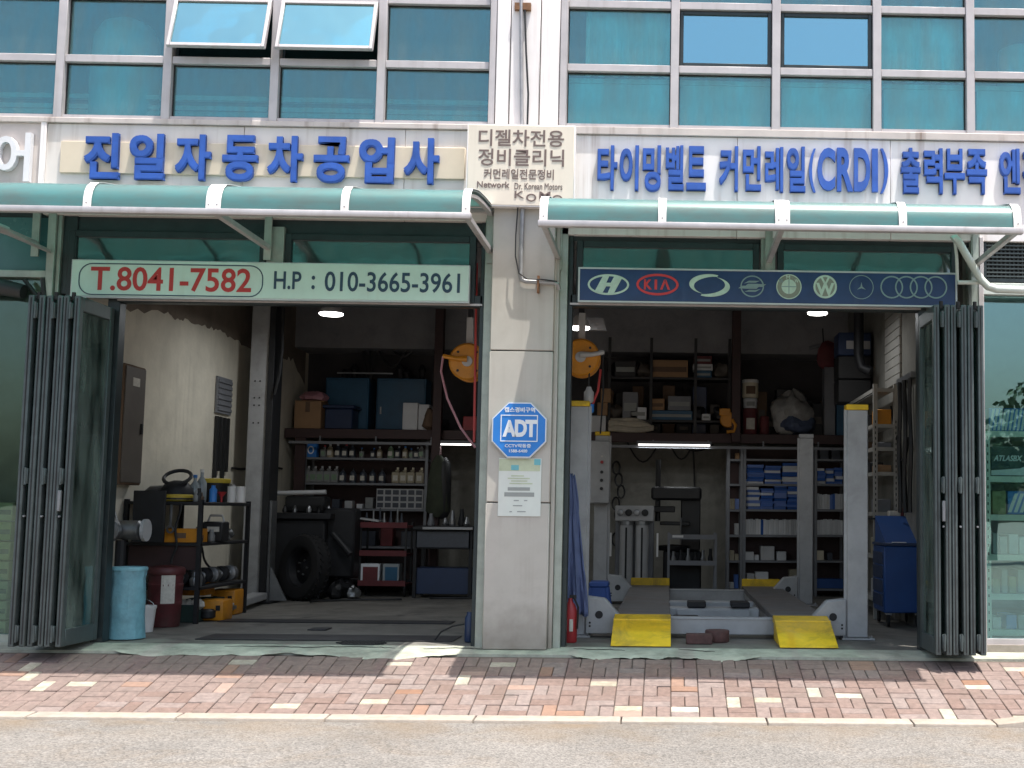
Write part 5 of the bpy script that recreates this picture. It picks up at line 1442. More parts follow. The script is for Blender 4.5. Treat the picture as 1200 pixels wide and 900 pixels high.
MB().box(q[0], q[1], 5.6, 6.15, .62, .86).build('drawer_case', 'dark_machine', t, bev=.006)
MB().box(q[0] + .02, q[1] - .02, 5.585, 5.6, .64, .84).build('drawer', 'bottle_dark', t, bev=.004)
MB().box(q[0], q[1], 5.65, 6.15, .05, .38).build('lower_case', 'bin_blue', t, bev=.006)
for x_ in (q[0], q[1]):
    for y_ in (5.62, 6.13): MB().box(x_ - .02, x_ + .02, y_ - .02, y_ + .02, .004, .86).build('leg', 'dark_machine', t)
for j, (px, h, mt) in enumerate(((505, .16, 'grey_paint'), (522, .10, 'steel'), (530, .2, 'steel'), (541, .22, 'dark_machine'), (547, .12, 'steel'))):
    x_ = wx(px, 5.8, 610)
    single('bench_item', MB().lathe((x_, 5.8, .912), [(.04, 0), (.05, .03), (.03, h * .6), (.02, h)], 10), mt, 'metal item, %s from the left on the black workbench' % ORD[j], 'tool', 'items on the black bench', smooth=True)
m = MB().lathe((wx(513, 6.35, 570), 6.38, 0), [(.05, 1.02), (.16, 1.1), (.14, 1.5), (.10, 1.75), (.03, 1.85)], 10)
m.v = [(v[0], 6.38 + (v[1] - 6.38) * .45, v[2]) for v in m.v]
single('hanging_jacket', m, 'jacket', 'dark green jacket hanging below the deck beside the red column', 'jacket', smooth=True)
m = MB().lathe((wx(520, 6.4, 560), 6.42, 0), [(.05, 1.0), (.10, 1.1), (.10, 1.55), (.08, 1.75), (.03, 1.82)], 10)
single('hanging_coat', m, 'black', 'black coat hanging next to the green jacket', 'jacket', smooth=True)
x_ = wx(550.5, .28, 730)
t = thing('canister', 'small dark blue canister with a cable at the foot of the column', 'canister', (x_, .3, 0))
MB().lathe((x_, .3, .003), [(.04, 0), (.045, .01), (.045, .2), (.03, .23), (.03, .25)], 14).build('body', 'bin_blue', t, smooth=True)
MB().tube([(x_ - .05, .3, .15), (x_ - .15, .32, .13), (x_ - .25, .34, .08), (x_ - .3, .35, .01)], .007, 6).build('cable', 'black', t)

# ---- things on the deck, left
YD = YS + .1
def deckbox(name, px0, px1, py0, mat, label, cat, dep=.4, yo=0, group=None, flap=False):
    y = YD + yo; u, v = wx(px0, y, 480), wx(px1, y, 480); z1 = wz(py0, y, (px0 + px1) / 2)
    t = thing(name, label, cat, ((u + v) / 2, y + dep / 2, zd), group)
    MB().box(u, v, y, y + dep, zd + .002, z1).build('carton', mat, t, bev=.006)
    if flap:
        MB().box((u + v) / 2 - .03, (u + v) / 2 + .03, y - .003, y, z1 - .15, z1 - .01).build('tape', 'card_dark', t)
        MB().box(u - .01, v + .03, y + .05, y + dep * .6, z1 + .002, z1 + .012).build('flap', 'card', t)
    return t, u, v, z1
_, u, v, z1 = deckbox('cardboard_box', 345, 376, 470, 'card', 'open brown cardboard box at the left end of the deck', 'box', flap=True)
m = MB().lathe(((u + v) / 2 + .03, YD + .2, z1 + .012), [(.06, 0), (.17, .02), (.19, .07), (.13, .12), (.03, .14)], 9)
m.v = [(a + rng.uniform(-.02, .02), b + rng.uniform(-.02, .02), c + rng.uniform(-.012, .012)) for a, b, c in m.v]
single('paper_bundle', m, 'hose_pink', 'crumpled pinkish bundle on top of the brown cardboard box', 'bundle')
u, v = wx(378, YD, 490), wx(414, YD, 490); z1 = wz(476, YD, 395)
t = thing('storage_bin', 'dark blue lidded plastic bin beside the brown cardboard box', 'bin', ((u + v) / 2, YD + .2, zd))
MB().box(u + .02, v - .02, YD + .03, YD + .36, zd + .002, z1 - .03).build('tub', 'bin_blue', t, bev=.015)
MB().box(u - .01, v + .01, YD, YD + .4, z1 - .03, z1 + .02).build('lid', 'bin_blue', t, bev=.012)
for j, (a, b, lb) in enumerate(((381, 432, 'blue steel cabinet on the deck behind the dark blue bin'), (441, 499, 'blue steel cabinet on the deck behind the white cartons'))):
    y = YD + .45; u, v = wx(a, y, 470), wx(b, y, 470); z1 = wz(443, y, 440)
    t = thing('wall_cabinet', lb, 'cabinet', ((u + v) / 2, y + .2, zd))
    MB().box(u, v, y, y + .38, zd + .002, z1).build('body', 'cab_blue', t, bev=.008)
    MB().box(u + .02, v - .02, y - .012, y, zd + .04, z1 - .03).build('door', 'cab_blue', t, bev=.005)
    MB().box(u + .06, u + .08, y - .03, y - .012, zd + .25, zd + .35).build('handle', 'steel', t)
deckbox('white_carton', 472, 489.5, 472, 'box_white', 'larger white carton on the deck, next to the red column', 'box', .25)
deckbox('white_carton', 490.5, 503, 474, 'box_white', 'narrower white carton on the deck between its twin and the brown bag', 'box', .25, .02)
m = MB().lathe((wx(504, YD - .02, 490), YD - .03, zd + .002), [(.04, 0), (.09, .05), (.08, .2), (.04, .27), (.02, .3)], 9)
m.v = [(a + rng.uniform(-.02, .02), b, c) for a, b, c in m.v]
single('brown_bag', m, 'card_dark', 'brown leather bag slumped against the narrow white carton', 'bag', smooth=True)
deckbox('red_carton', 543, 562, 488, 'red_paint', 'faded red carton at the right end of the left deck', 'box', .25)
# pipes, battens and hoses on the wall above
t = thing('hose_rack', 'dark pipe rack with looped black hoses above the blue cabinets', 'hose rack', (wx(440, 7.3, 400), 7.4, 2.9))
z = wz(400, 7.25, 440)
MB().box(wx(400, 7.25, 400), wx(505, 7.25, 400), 7.25, 7.55, z - .06, z).build('shelf', 'black', t)
MB().box(wx(395, 7.0, 437), wx(460, 7.0, 437), 7.0, 7.04, wz(438, 7, 430), wz(436.5, 7, 430)).build('batten', 'steel', t)
for j, (a, b, dz) in enumerate(((425, 440, .5), (440, 480, .35), (455, 490, .2), (434, 437, .6))):
    pts_ = [(wx(a + (b - a) * k / 8, 7.2, 410), 7.2, z - dz * math.sin(math.pi * k / 8) - .02) for k in range(9)]
    MB().tube(pts_, .02, 6).build('hose', 'black', t, smooth=True)
for j, (px, h) in enumerate(((400, .12), (412, .2), (425, .1), (466, .22), (474, .16), (492, .2))):
    x_ = wx(px, 7.1, 430); zc_ = wz(442, YD + .45, 440)
    single('fitting', MB().lathe((x_, YD + .6, zc_ + .003), [(.05, 0), (.04, h * .4), (.06, h * .6), (.02, h)], 8), 'dark_machine', 'dark fitting, %s from the left on top of the blue cabinets' % ORD[j], 'fitting', 'fittings on the blue cabinets', smooth=True)

# ---- hose reels
def reel(label, px, py, Y, r, side, hose):
    cx_, cz_ = W(px, py, Y)
    t = thing('hose_reel', label, 'hose reel', (cx_, Y, cz_ - r))
    ax = 'Y'
    MB().lathe((cx_, Y, cz_), [(r * .15, -.07), (r * .9, -.07), (r, -.05), (r, -.03), (r * .7, -.02)], 28, ax).build('flange', 'orange', t, smooth=True)
    MB().lathe((cx_, Y, cz_), [(r * .7, .12), (r, .13), (r, .15), (r * .9, .17), (r * .15, .17)], 28, ax).build('flange', 'orange', t, smooth=True)
    m = MB()
    for k in range(5): m.tube([(cx_ + r * .82 * math.cos(a), Y - .01 + k * .028, cz_ + r * .82 * math.sin(a)) for a in [j * math.pi / 12 for j in range(24)]], .014, 6, closed=True)
    m.build('hose_coil', hose, t, smooth=True)
    MB().lathe((cx_, Y, cz_), [(r * .28, -.085), (r * .28, -.07), (.02, -.068)][::-1], 14, ax).build('hub', 'grey_light', t, smooth=True)
    for k in range(4):
        a = R(45 + 90 * k); MB().cyl((cx_ + .7 * r * math.cos(a), Y - .07, cz_ + .7 * r * math.sin(a)), (cx_ + .7 * r * math.cos(a), Y - .078, cz_ + .7 * r * math.sin(a)), .012, 8).build('bolt', 'black', t)
    MB().box(cx_ - .03, cx_ + .03, Y + .02, Y + .08, cz_ + r * .95, cz_ + r + .25).build('bracket', 'grey_light', t)
    MB().box(cx_ - .02, cx_ + .02, Y + .03, Y + .07, cz_ + r + .25, ZC).build('hanger', 'dark_machine', t)
    x2 = cx_ + side * r * 1.25
    MB().tube([(cx_, Y - .09, cz_ + .02), (cx_ + side * r * .6, Y - .1, cz_ + r * .12), (x2, Y - .1, cz_ + r * .25)], [.03, .022, .02], 8).build('guide_arm', 'orange' if side < 0 else 'grey_light', t, smooth=True)
    return t, cx_, cz_, x2
t, cx_, cz_, x2 = reel('orange hose reel hanging by the column at the right of the left bay', 549, 424.5, 1.2, .175, -1, 'hose_red')
MB().tube([(x2, 1.1, cz_ + .04), (x2 - .015, 1.1, cz_ - .1), (x2 + .05, 1.1, cz_ - .35), (x2 + .18, 1.1, cz_ - .62), (x2 + .32, 1.1, cz_ - .8)], .011, 6).build('hose', 'hose_pink', t, smooth=True)
MB().tube([(wx(557, 1.12, 370), 1.12, 3.4), (wx(557, 1.12, 420), 1.12, cz_), (wx(556, 1.12, 500), 1.12, cz_ - .75)], .012, 6).build('air_line', 'hose_red', t, smooth=True)
t, cx_, cz_, x2 = reel('orange hose reel hanging at the left edge of the right bay', 681, 419.5, 1.1, .175, 1, 'hose_red')
MB().tube([(cx_ + .18, 1.15, cz_ - .1), (cx_ + .16, 1.12, cz_ - .3), (cx_ + .05, 1.08, cz_ - .6), (cx_ - .1, 1.05, cz_ - .95)], .012, 6).build('hose', 'hose_red', t, smooth=True)
MB().tube([(cx_ + .2, 1.1, cz_ + .05), (cx_ + .21, 1.1, cz_ - .3), (cx_ + .19, 1.1, cz_ - .7)], .008, 6).build('cable', 'black', t, smooth=True)
x_, z_ = W(690, 466, 1.05)
t = thing('regulator', 'grey air regulator with a blue cup hanging below the right reel', 'regulator', (x_, 1.05, z_ - .1))
MB().lathe((x_, 1.05, z_), [(.03, -.05), (.045, -.03), (.045, .05), (.03, .07), (.02, .1)], 12).build('bowl', 'grey_light', t, smooth=True)
MB().lathe((x_ + .02, 1.05, z_), [(.02, -.14), (.03, -.13), (.03, -.06)], 12).build('cup', 'can_blue', t, smooth=True)
MB().cyl((x_, 1.05, z_ + .1), (x_, 1.05, z_ + .35), .008, 6).build('supply_pipe', 'black', t)

# ---- lamps
def lamp_round(label, px, py, Y, r, power, mat='lamp_white'):
    x_, z_ = W(px, py, Y)
    t = thing('ceiling_lamp', label, 'lamp', (x_, Y, z_))
    MB().lathe((x_, Y, z_), [(r * .9, 0), (r, .01), (r, .02)], 24).build('diffuser', mat, t, smooth=True)
    MB().lathe((x_, Y, z_ + .021), [(r * 1.02, 0), (r * 1.02, .02), (r * .6, .09), (r * .3, .12)], 24).build('housing', 'grey_light', t, smooth=True)
    MB().cyl((x_, Y, z_ + .14), (x_, Y, ZC), .01, 6).build('cord', 'black', t)
    ld = bpy.data.lights.new('lamp_light', 'AREA'); ld.shape = 'DISK'; ld.size = r * 2; ld.energy = power; ld.color = (.94, .97, 1)
    lo = bpy.data.objects.new('lamp_light', ld); C.objects.link(lo); lo.parent = t; lo.location = (0, 0, -.012)
def tube_lamp(label, px0, px1, py, Y, power):
    x0_, z_ = W(px0, py, Y); x1_, _ = W(px1, py, Y)
    t = thing('tube_lamp', label, 'lamp', ((x0_ + x1_) / 2, Y, z_))
    MB().cyl((x0_, Y, z_), (x1_, Y, z_), .011, 10).build('tube', 'tube_white', t, smooth=True)
    MB().box(x0_ - .02, x1_ + .02, Y - .025, Y + .025, z_ + .014, z_ + .05).build('housing', 'grey_paint', t)
    ld = bpy.data.lights.new('lamp_light', 'AREA'); ld.shape = 'RECTANGLE'; ld.size = x1_ - x0_; ld.size_y = .04; ld.energy = power; ld.color = (.95, .98, 1)
    lo = bpy.data.objects.new('lamp_light', ld); C.objects.link(lo); lo.parent = t; lo.location = (0, 0, -.03)
lamp_round('round lit ceiling lamp in the left bay', 388, 369.5, 3.4, .13, 11)
lamp_round('round lit ceiling lamp at the top of the right bay', 958, 368.5, 3.2, .11, 5)
lamp_round('lit lamp under a hanging board by the right hose reel', 679, 386, 1.6, .10, 2.5)
tube_lamp('lit tube lamp below the deck behind the car lift', 748, 832, 521, 6.45, 2.2)
tube_lamp('lit tube lamp below the deck by the left bay bench', 506, 552, 520.5, 6.45, .7)
q = BX(668, 372, 711, 386, 1.8, .02)
single('hanging_board', MB().prism([(q[0], q[4]), (q[1], q[4] - .01), (q[1] - .04, q[5]), (q[0], q[5])], 1.8, 1.84), 'grey_paint', 'grey board hanging under the ceiling above the right hose reel', 'board')

# ------------------------------------------------------------------ four post car lift in the right bay
YF_, YR_ = .88, 5.0
t = thing('car_lift', 'grey four post car lift with yellow ramps in the right bay', 'lift', (.45, 2.9, 0))
XFL, XFR = wx(681, .88, 600), wx(1005, .88, 600)
XPA, XPB = -.815, 1.70
zt_ = wz(481, .88, 1000)
for (x_, y_, nm_) in ((XPA, YF_, 0), (XPB, YF_, 1), (XPA, YR_, 0), (XPB, YR_, 1)):
    hw = .095 if y_ == YF_ else .085
    p = MB()
    p.box(x_ - hw, x_ + hw, y_ - .07, y_ + .07, .02, zt_); pp = p.build('post', 'lift_grey', t, bev=.008)
    s_ = 1 if x_ < 0 else -1
    MB().box(x_ + s_ * hw, x_ + s_ * (hw + .025), y_ - .055, y_ - .04, .02, zt_).build('flange', 'lift_grey', pp)
    MB().box(x_ - hw - .005, x_ + hw + .005, y_ - .075, y_ + .075, zt_, zt_ + .05).build('cap', 'lift_grey' if (x_ > 0 and y_ == YR_) else 'lift_yellow', pp, bev=.005)
    MB().box(x_ - hw - .05, x_ + hw + .05, y_ - .12, y_ + .12, .003, .018).build('base_plate', 'lift_grey', pp)
    for a_ in (-1, 1): MB().cyl((x_ + a_ * (hw + .03), y_ - .09, .018), (x_ + a_ * (hw + .03), y_ - .09, .04), .012, 6).build('bolt', 'steel', pp)
# cross beams with end carriages
for y_ in (YF_, YR_):
    MB().box(XPA + .3, XPB - .3, y_ - .06, y_ + .06, .03, .185).build('cross_beam', 'lift_grey', t, bev=.01)
    for s_, x_ in ((1, XPA), (-1, XPB)):
        xa = x_ + s_ * .10
        MB().prism([(xa, .03), (xa + s_ * .30, .03), (xa + s_ * .30, .20), (xa + s_ * .17, .34), (xa, .36)], y_ - .08, y_ + .08).build('carriage', 'lift_grey', t, bev=.01)
        MB().cyl((xa + s_ * .12, y_ - .083, .2), (xa + s_ * .12, y_ - .078, .2), .035, 14).build('sheave_hole', 'dark_machine', t)
        for z in (.1, .13): MB().cyl((xa + s_ * .04, y_ - .083, z), (xa + s_ * .04, y_ - .078, z), .01, 8).build('bolt', 'black', t)
    MB().box(XPA + .3, XPB - .3, y_ - .065, y_ - .062, .165, .170).build('seam', 'steel', t)
zr_ = .205
for (x0_, x1_) in ((-.45, 0.035), (.945, 1.42)):
    rw = MB().box(x0_, x1_, .78, 5.4, zr_ - .06, zr_).build('runway', 'runway', t, bev=.006)
    MB().box(x0_, x0_ + .03, .79, 5.4, zr_ - .12, zr_ - .061).build('runway_edge', 'lift_grey', rw)
    MB().box(x1_ - .03, x1_, .79, 5.4, zr_ - .12, zr_ - .061).build('runway_edge', 'lift_grey', rw)
    MB().box(x0_ + .0, x1_, 5.4, 5.45, zr_ - .05, zr_ + .09).build('wheel_stop', 'lift_yellow', t, bev=.005)
    rp = MB(); rp.prism([(.775, zr_ + .006), (.55, zr_ - .025), (.04, .012), (.04, .004), (.56, zr_ - .06), (.775, zr_ - .05)], x0_ - .005, x1_ + .005, 'X')
    r_o = rp.build('ramp', 'lift_yellow', t, bev=.004)
    for xx in (x0_ + .005, x1_ - .02):
        MB().prism([(.76, zr_ - .06), (.56, zr_ - .062), (.12, .012), (.12, .004), (.76, .004)], xx, xx + .015, 'X').build('cheek', 'lift_yellow', r_o)
    MB().cyl((x0_ - .005, .55, zr_ - .028), (x1_ + .005, .55, zr_ - .028), .012, 8).build('hinge_rod', 'lift_yellow', r_o)
# rolling jack beam
MB().box(.02, .89, 1.7, 1.95, .10, .20).build('jack_beam', 'lift_grey', t, bev=.01)
MB().box(.10, .80, 1.65, 1.70, .12, .19).build('jack_plate', 'lift_grey', t, bev=.006)
for x_ in (.2, .62): MB().box(x_, x_ + .18, 1.68, 1.95, .205, .26).build('jack_pad', 'dark_machine', t, bev=.01)
MB().box(.03, .88, 2.3, 2.5, .16, .22).build('jack_rail', 'lift_grey', t, bev=.01)
MB().box(.06, .3, 1.25, 1.4, .06, .16).build('cylinder_block', 'dark_machine', t, bev=.01)
# control box on the rear post
x_, z_ = wx(703, 4.7, 555), wz(590, 4.7, 703)
t2 = thing('control_box', 'grey control box with a column of buttons on the rear lift post', 'control box', (x_, 4.75, z_))
MB().box(x_ - .13, x_ + .12, 4.74, 4.92, z_, z_ + .76).build('case', 'lift_grey', t2, bev=.012)
for k, z in enumerate((.18, .28, .38, .5)):
    MB().cyl((x_ + .02, 4.74, z_ + z), (x_ + .02, 4.72, z_ + z), .02, 10).build('button', 'black' if k != 3 else 'red_paint', t2)
MB().cyl((x_ + .02, 4.74, z_ + .57), (x_ + .02, 4.73, z_ + .57), .012, 8).build('indicator', 'label_white', t2)
# blue cloth draped over the front left post, extinguisher, blue chair seat
x0_ = wx(663, .62, 640)
m = MB(); vs = []; nr, nc = 26, 22
for i in range(nr):
    u = i / (nr - 1); z = wz(556, .62, 676) * (1 - u) + wz(722, .62, 676) * u
    w0 = .03 + .135 * u ** .8
    for j in range(nc):
        s_ = j / (nc - 1) - .5
        vs.append((-.865 + .05 * u * 0 + s_ * 2 * w0 + .02 * u, .70 - .05 * math.cos(s_ * 3) + (.020 * math.sin(j * 1.05 + u * 2.5) + .010 * math.sin(j * 2.3 - u * 7) + rng.uniform(-.004, .004)) * (0.35 + u), z + .012 * math.sin(j * .9) * (1 if i in (0, nr - 1) else 0)))
m.add(vs, [(i * nc + j, i * nc + j + 1, (i + 1) * nc + j + 1, (i + 1) * nc + j) for i in range(nr - 1) for j in range(nc - 1)])
o = m.build('work_cloth', 'cloth_blue', smooth=True); o.modifiers.new('thickness', 'SOLIDIFY').thickness = .012
tag(o, 'faded blue cloth hanging in front of the near left lift post', 'cloth'); rebase(o)
x_ = wx(668, .35, 730)
t = thing('fire_extinguisher', 'red fire extinguisher standing at the foot of the column', 'extinguisher', (x_, .35, 0))
MB().lathe((x_, .35, .003), [(.055, 0), (.06, .01), (.06, .26), (.045, .31), (.02, .34), (.018, .37)], 16).build('cylinder', 'red_paint', t, smooth=True)
MB().box(x_ - .01, x_ + .05, .34, .36, .37, .40).build('valve', 'black', t)
MB().box(x_ + .0, x_ + .03, .285, .292, .1, .2).build('label_sheet', 'label_white', t)
MB().tube([(x_ + .03, .33, .38), (x_ + .07, .31, .3), (x_ + .065, .3, .12)], .009, 6).build('hose', 'black', t)
xa, xb = wx(690, 2.1, 690), wx(713, 2.1, 690)
t = thing('plastic_stool', 'blue plastic stool behind the near left lift post', 'stool', ((xa + xb) / 2, 2.2, 0))
MB().box(xa, xb, 2.1, 2.36, .36, .42).build('seat', 'tarp_blue', t, bev=.015)
MB().prism([(xa + .005, .36), (xb - .005, .36), (xb + .04, .06), (xa - .02, .06)], 2.11, 2.13).build('apron', 'tarp_blue', t)
for (u, v) in ((xa, 2.12), (xb, 2.12), (xa, 2.34), (xb, 2.34)): MB().cyl((u + (.02 if u == xa else -.02), v, .36), (u + (-.03 if u == xa else .03), v, .003), .02, 8).build('leg', 'tarp_blue', t)
# wood block and ring on the floor
q = BX(804, 741, 835, 750, .28, .16)
single('wood_block', MB().box(q[0], q[1], .28, .42, .003, .085), 'wood_block', 'dark wood block on the floor in front of the lift beam', 'block', bev=.006)
x_ = wx(841, .42, 742)
single('steel_ring', MB().lathe((x_, .52, .003), [(.07, .0), (.10, 0), (.105, .01), (.105, .09), (.10, .1), (.07, .1)], 20), 'wood_block', 'rusty round ring beside the dark wood block', 'ring', smooth=True)

# ---- machines behind the lift
q = BX(722, 590, 764, 680, 5.7, .4)
t = thing('coolant_machine', 'light grey service machine with two clear cylinders behind the lift', 'machine', ((q[0] + q[1]) / 2, 5.9, 0))
MB().box(q[0] - .02, q[1] + .02, 5.85, 6.2, .16, 1.15).build('cabinet', 'grey_paint', t, bev=.015)
MB().box(q[0] - .03, q[1] + .03, 5.62, 6.2, .1, .18).build('base_tray', 'grey_paint', t, bev=.01)
for k in range(2):
    x_ = q[0] + (q[1] - q[0]) * (.28 + .44 * k)
    cy_ = MB().cyl((x_, 5.74, .2), (x_, 5.74, .95), .085, 16).build('cylinder', 'grey_light', t, smooth=True)
    MB().box(x_ - .012, x_ + .012, 5.648, 5.656, .25, .92).build('scale', 'dark_machine', cy_)
    MB().cyl((x_, 5.74, .95), (x_, 5.74, 1.0), .095, 16).build('cap', 'steel', cy_)
MB().box(q[0] - .02, q[1] + .02, 5.70, 5.85, 1.0, 1.2).build('gauge_panel', 'grey_light', t, bev=.01)
for k in range(4):
    x_ = q[0] + .05 + k * .105
    MB().lathe((x_, 5.70, 1.11), [(.045, .0), (.045, -.02), (.035, -.024)], 14, 'Y').build('gauge', 'black' if k % 2 else 'steel', t, smooth=True)
for s_ in (-1, 1): MB().box((q[0] + q[1]) / 2 + s_ * .30 - .012, (q[0] + q[1]) / 2 + s_ * .30 + .012, 5.7, 5.74, .55, .85).build('handle', 'white', t)
for (u, v) in ((q[0], 5.66), (q[1], 5.66), (q[0], 6.15), (q[1], 6.15)): MB().lathe((u - .01, v, .05), [(.02, 0), (.047, .004), (.047, .02), (.02, .024)], 10, 'X').build('caster', 'rubber', t)
xa = wx(800, 6.1, 600)
t = thing('tyre_changer', 'black tyre changing machine with tall post and arm below the deck', 'machine', (xa, 6.2, 0))
MB().box(xa - .25, xa + .25, 6.0, 6.45, .004, .62).build('cabinet', 'dark_machine', t, bev=.02)
MB().box(xa - .02, xa + .24, 6.25, 6.5, .62, 1.36).build('column', 'black', t, bev=.015)
MB().box(xa - .42, xa + .25, 6.15, 6.4, 1.28, 1.46).build('swing_arm', 'black', t, bev=.03)
MB().cyl((xa - .33, 6.25, 1.0), (xa - .33, 6.25, 1.82), .035, 10).build('mount_post', 'black', t)
MB().box(xa - .5, xa - .1, 6.1, 6.3, 1.12, 1.2).build('tool_arm', 'black', t, bev=.01)
MB().box(xa - .3, xa + .1, 6.1, 6.3, .95, 1.0).build('clamp_arm', 'black', t, bev=.01)
MB().lathe((xa - .12, 6.15, .62), [(.2, 0), (.22, .03), (.22, .06), (.05, .08)], 20).build('turntable', 'dark_machine', t, smooth=True)
MB().cyl((xa - .02, 6.1, .7), (xa - .02, 6.1, 1.05), .012, 8).build('lever', 'steel', t)
q = BX(782, 628, 840, 690, 5.6, .4)
t = thing('steel_cart', 'grey steel two-shelf cart standing behind the lift runways', 'cart', ((q[0] + q[1]) / 2, 5.8, 0))
for z in (.10, .45, .78):
    MB().box(q[0], q[1], 5.6, 6.0, z, z + .025).build('shelf', 'grey_paint', t, bev=.004)
    MB().box(q[0], q[1], 5.59, 5.6, z, z + .06).build('shelf_lip', 'grey_paint', t)
for x_ in (q[0] + .015, q[1] - .015):
    for y_ in (5.615, 5.985):
        MB().box(x_ - .015, x_ + .015, y_ - .012, y_ + .012, .08, .86).build('upright', 'grey_paint', t)
        MB().lathe((x_ - .01, y_, .042), [(.015, 0), (.04, .003), (.04, .018), (.015, .02)], 10, 'X').build('caster', 'rubber', t)
MB().box(q[0] + .06, q[0] + .2, 5.586, 5.59, .80, .83).build('label_plate', 'white', t)
for j in range(6):
    x_ = q[0] + .08 + j * .095
    single('socket_tool', MB().lathe((x_, 5.8, .478), [(.03, 0), (.035, .05), (.02, .1), (.02, .14 + .02 * (j % 3))], 8), 'dark_machine' if j % 2 else 'steel', 'tool, %s from the left on the middle cart shelf' % ORD[j], 'tool', 'tools on the steel cart', smooth=True)
# cables on the back wall under the deck
t = thing('wall_cables', 'loose black cables looping across the back wall above the tyre changer', 'cable', (wx(770, 7.5, 540), 7.55, 1.9))
for (a, b, s_, hz) in ((735, 772, .28, 519), (785, 812, .22, 520), (795, 836, .10, 520), (812, 815, .0, 522)):
    z_ = wz(hz, 7.55, 780)
    if a == 812: pts_ = [(wx(a, 7.56, 540), 7.56, z_), (wx(b, 7.56, 560), 7.56, z_ - .8)]
    else: pts_ = [(wx(a + (b - a) * k / 8, 7.56, 530), 7.56, z_ - s_ * math.sin(math.pi * k / 8) ) for k in range(9)]
    MB().tube(pts_, .012, 6).build('cable', 'black', t, smooth=True)
for j in range(7):
    x_ = wx(722 + 3 * (j % 3), 7.4, 560)
    pts_ = [(x_ + .05 * math.cos(a), 7.45 + .02 * j, 1.75 - .17 * j + .09 * math.sin(a)) for a in [k * math.pi / 6 for k in range(12)]]
    single('belt', MB().tube(pts_, .014, 5, closed=True), 'black', 'black drive belt, %s from the top hanging on the back wall' % ORD[j], 'belt', 'belts hanging behind the lift post')

# ---- parts shelves on the right
rows_ = (538, 567, 597, 627, 657, 690)
YP = YS + .1
u1, ax0, ax1, az = shelf_unit('narrow grey shelf bay of mixed boxes beside the filter shelves', 853.5, 869, rows_, YP, .38)
u2, bx0_, bx1_, bz = shelf_unit('wide grey shelf bay stacked with blue and white filter boxes', 872.5, 941, rows_, YP, .38)
u3, cx0_, cx1_, cz3 = shelf_unit('grey shelf bay of filter boxes beside the near right lift post', 956, 990, rows_, YP, .38)
BOX = {}
def boxmesh(mat):
    if mat in BOX: return BOX[mat]
    bm = bmesh.new(); bmesh.ops.create_cube(bm, size=1); bmesh.ops.translate(bm, vec=(0, 0, .5), verts=bm.verts)
    bmesh.ops.bevel(bm, geom=bm.edges[:], offset=.02, segments=1, affect='EDGES')
    me = bpy.data.meshes.new('carton'); bm.to_mesh(me); bm.free(); me.materials.append(MATS[mat]); BOX[mat] = me; return me
def carton(x_, y_, z_, sx, sy, sz, mat, label, group, name='filter_box', rz=0):
    o = bpy.data.objects.new(name, boxmesh(mat)); C.objects.link(o)
    o.location = (x_, y_, z_); o.scale = (sx, sy, sz); o.rotation_euler.z = rz
    return tag(o, label, 'box', group)
def stacks(x0, x1, z, n, hmax, where, grp, k0=0):
    w_ = (x1 - x0) / n
    for s_ in range(n):
        zz = z + .002; k = 0
        while zz < z + hmax * rng.uniform(.8, 1):
            h = rng.uniform(.026, .042)
            mt = 'box_blue' if rng.random() < .74 else 'box_white'
            carton(x0 + w_ * (s_ + .5) + rng.uniform(-.01, .01), YP + .13 + rng.uniform(-.02, .02), zz, w_ * .92, .22, h, mt,
                   '%s box, %s from the bottom of the %s stack on the %s' % ('blue' if mt == 'box_blue' else 'white', ORD[k], ORD[s_], where), grp, rz=rng.uniform(-.04, .04))
            zz += h + .001; k += 1
def upright(x0, x1, z, n, h, where, grp):
    w_ = (x1 - x0) / n
    for s_ in range(n):
        carton(x0 + w_ * (s_ + .5), YP + .14, z + .002, w_ * .93, .2, h * rng.uniform(.93, 1.03), 'box_white' if rng.random() < .9 else 'box_blue', 'slim carton, %s from the left, upright on the %s' % (ORD[s_], where), grp)
stacks(bx0_ + .03, bx1_ - .05, bz[1], 3, .29, 'wide bay second shelf', 'flat boxes, second shelf')
stacks(bx0_ + .03, bx1_ - .03, bz[2], 4, .31, 'wide bay third shelf', 'flat boxes, third shelf')
upright(bx0_ + .02, bx1_ - .02, bz[3], 22, .21, 'wide bay fourth shelf', 'slim cartons, wide bay')
stacks(cx0_ + .02, cx1_ - .02, cz3[1], 3, .22, 'corner bay second shelf', 'flat boxes, corner bay')
upright(cx0_ + .02, cx1_ - .02, cz3[2], 10, .21, 'corner bay third shelf', 'slim cartons, corner bay third shelf')
upright(cx0_ + .02, cx1_ - .02, cz3[3], 10, .21, 'corner bay fourth shelf', 'slim cartons, corner bay fourth shelf')
for j in range(2): carton(cx0_ + .12 + .16 * j, YP + .14, cz3[0] + .002, .12, .2, .14, 'bottle_dark', 'dark jar box, %s from the left on the corner bay top shelf' % ORD[j], 'corner bay top')
def odd(j, px0, px1, z, h, mt, where):
    a, b = wx(px0, YP, 600), wx(px1, YP, 600)
    carton((a + b) / 2, YP + .14, z + .002, b - a, .2, h, mt, 'odd carton, %s from the left on the %s' % (ORD[j], where), where, 'parts_box')
for j, (a, b, h, mt) in enumerate(((874, 884, .11, 'box_white'), (885, 890, .07, 'box_white'), (892, 908, .19, 'grey_light'), (911, 922, .12, 'box_white'))): odd(j, a, b, bz[4], h, mt, 'wide bay fifth shelf')
for j, (a, b, h, mt) in enumerate(((876, 885, .2, 'grey_light'), (886, 901, .22, 'box_white'), (926, 940, .26, 'bottle_cream'))): odd(j, a, b, bz[5], h, mt, 'wide bay bottom shelf')
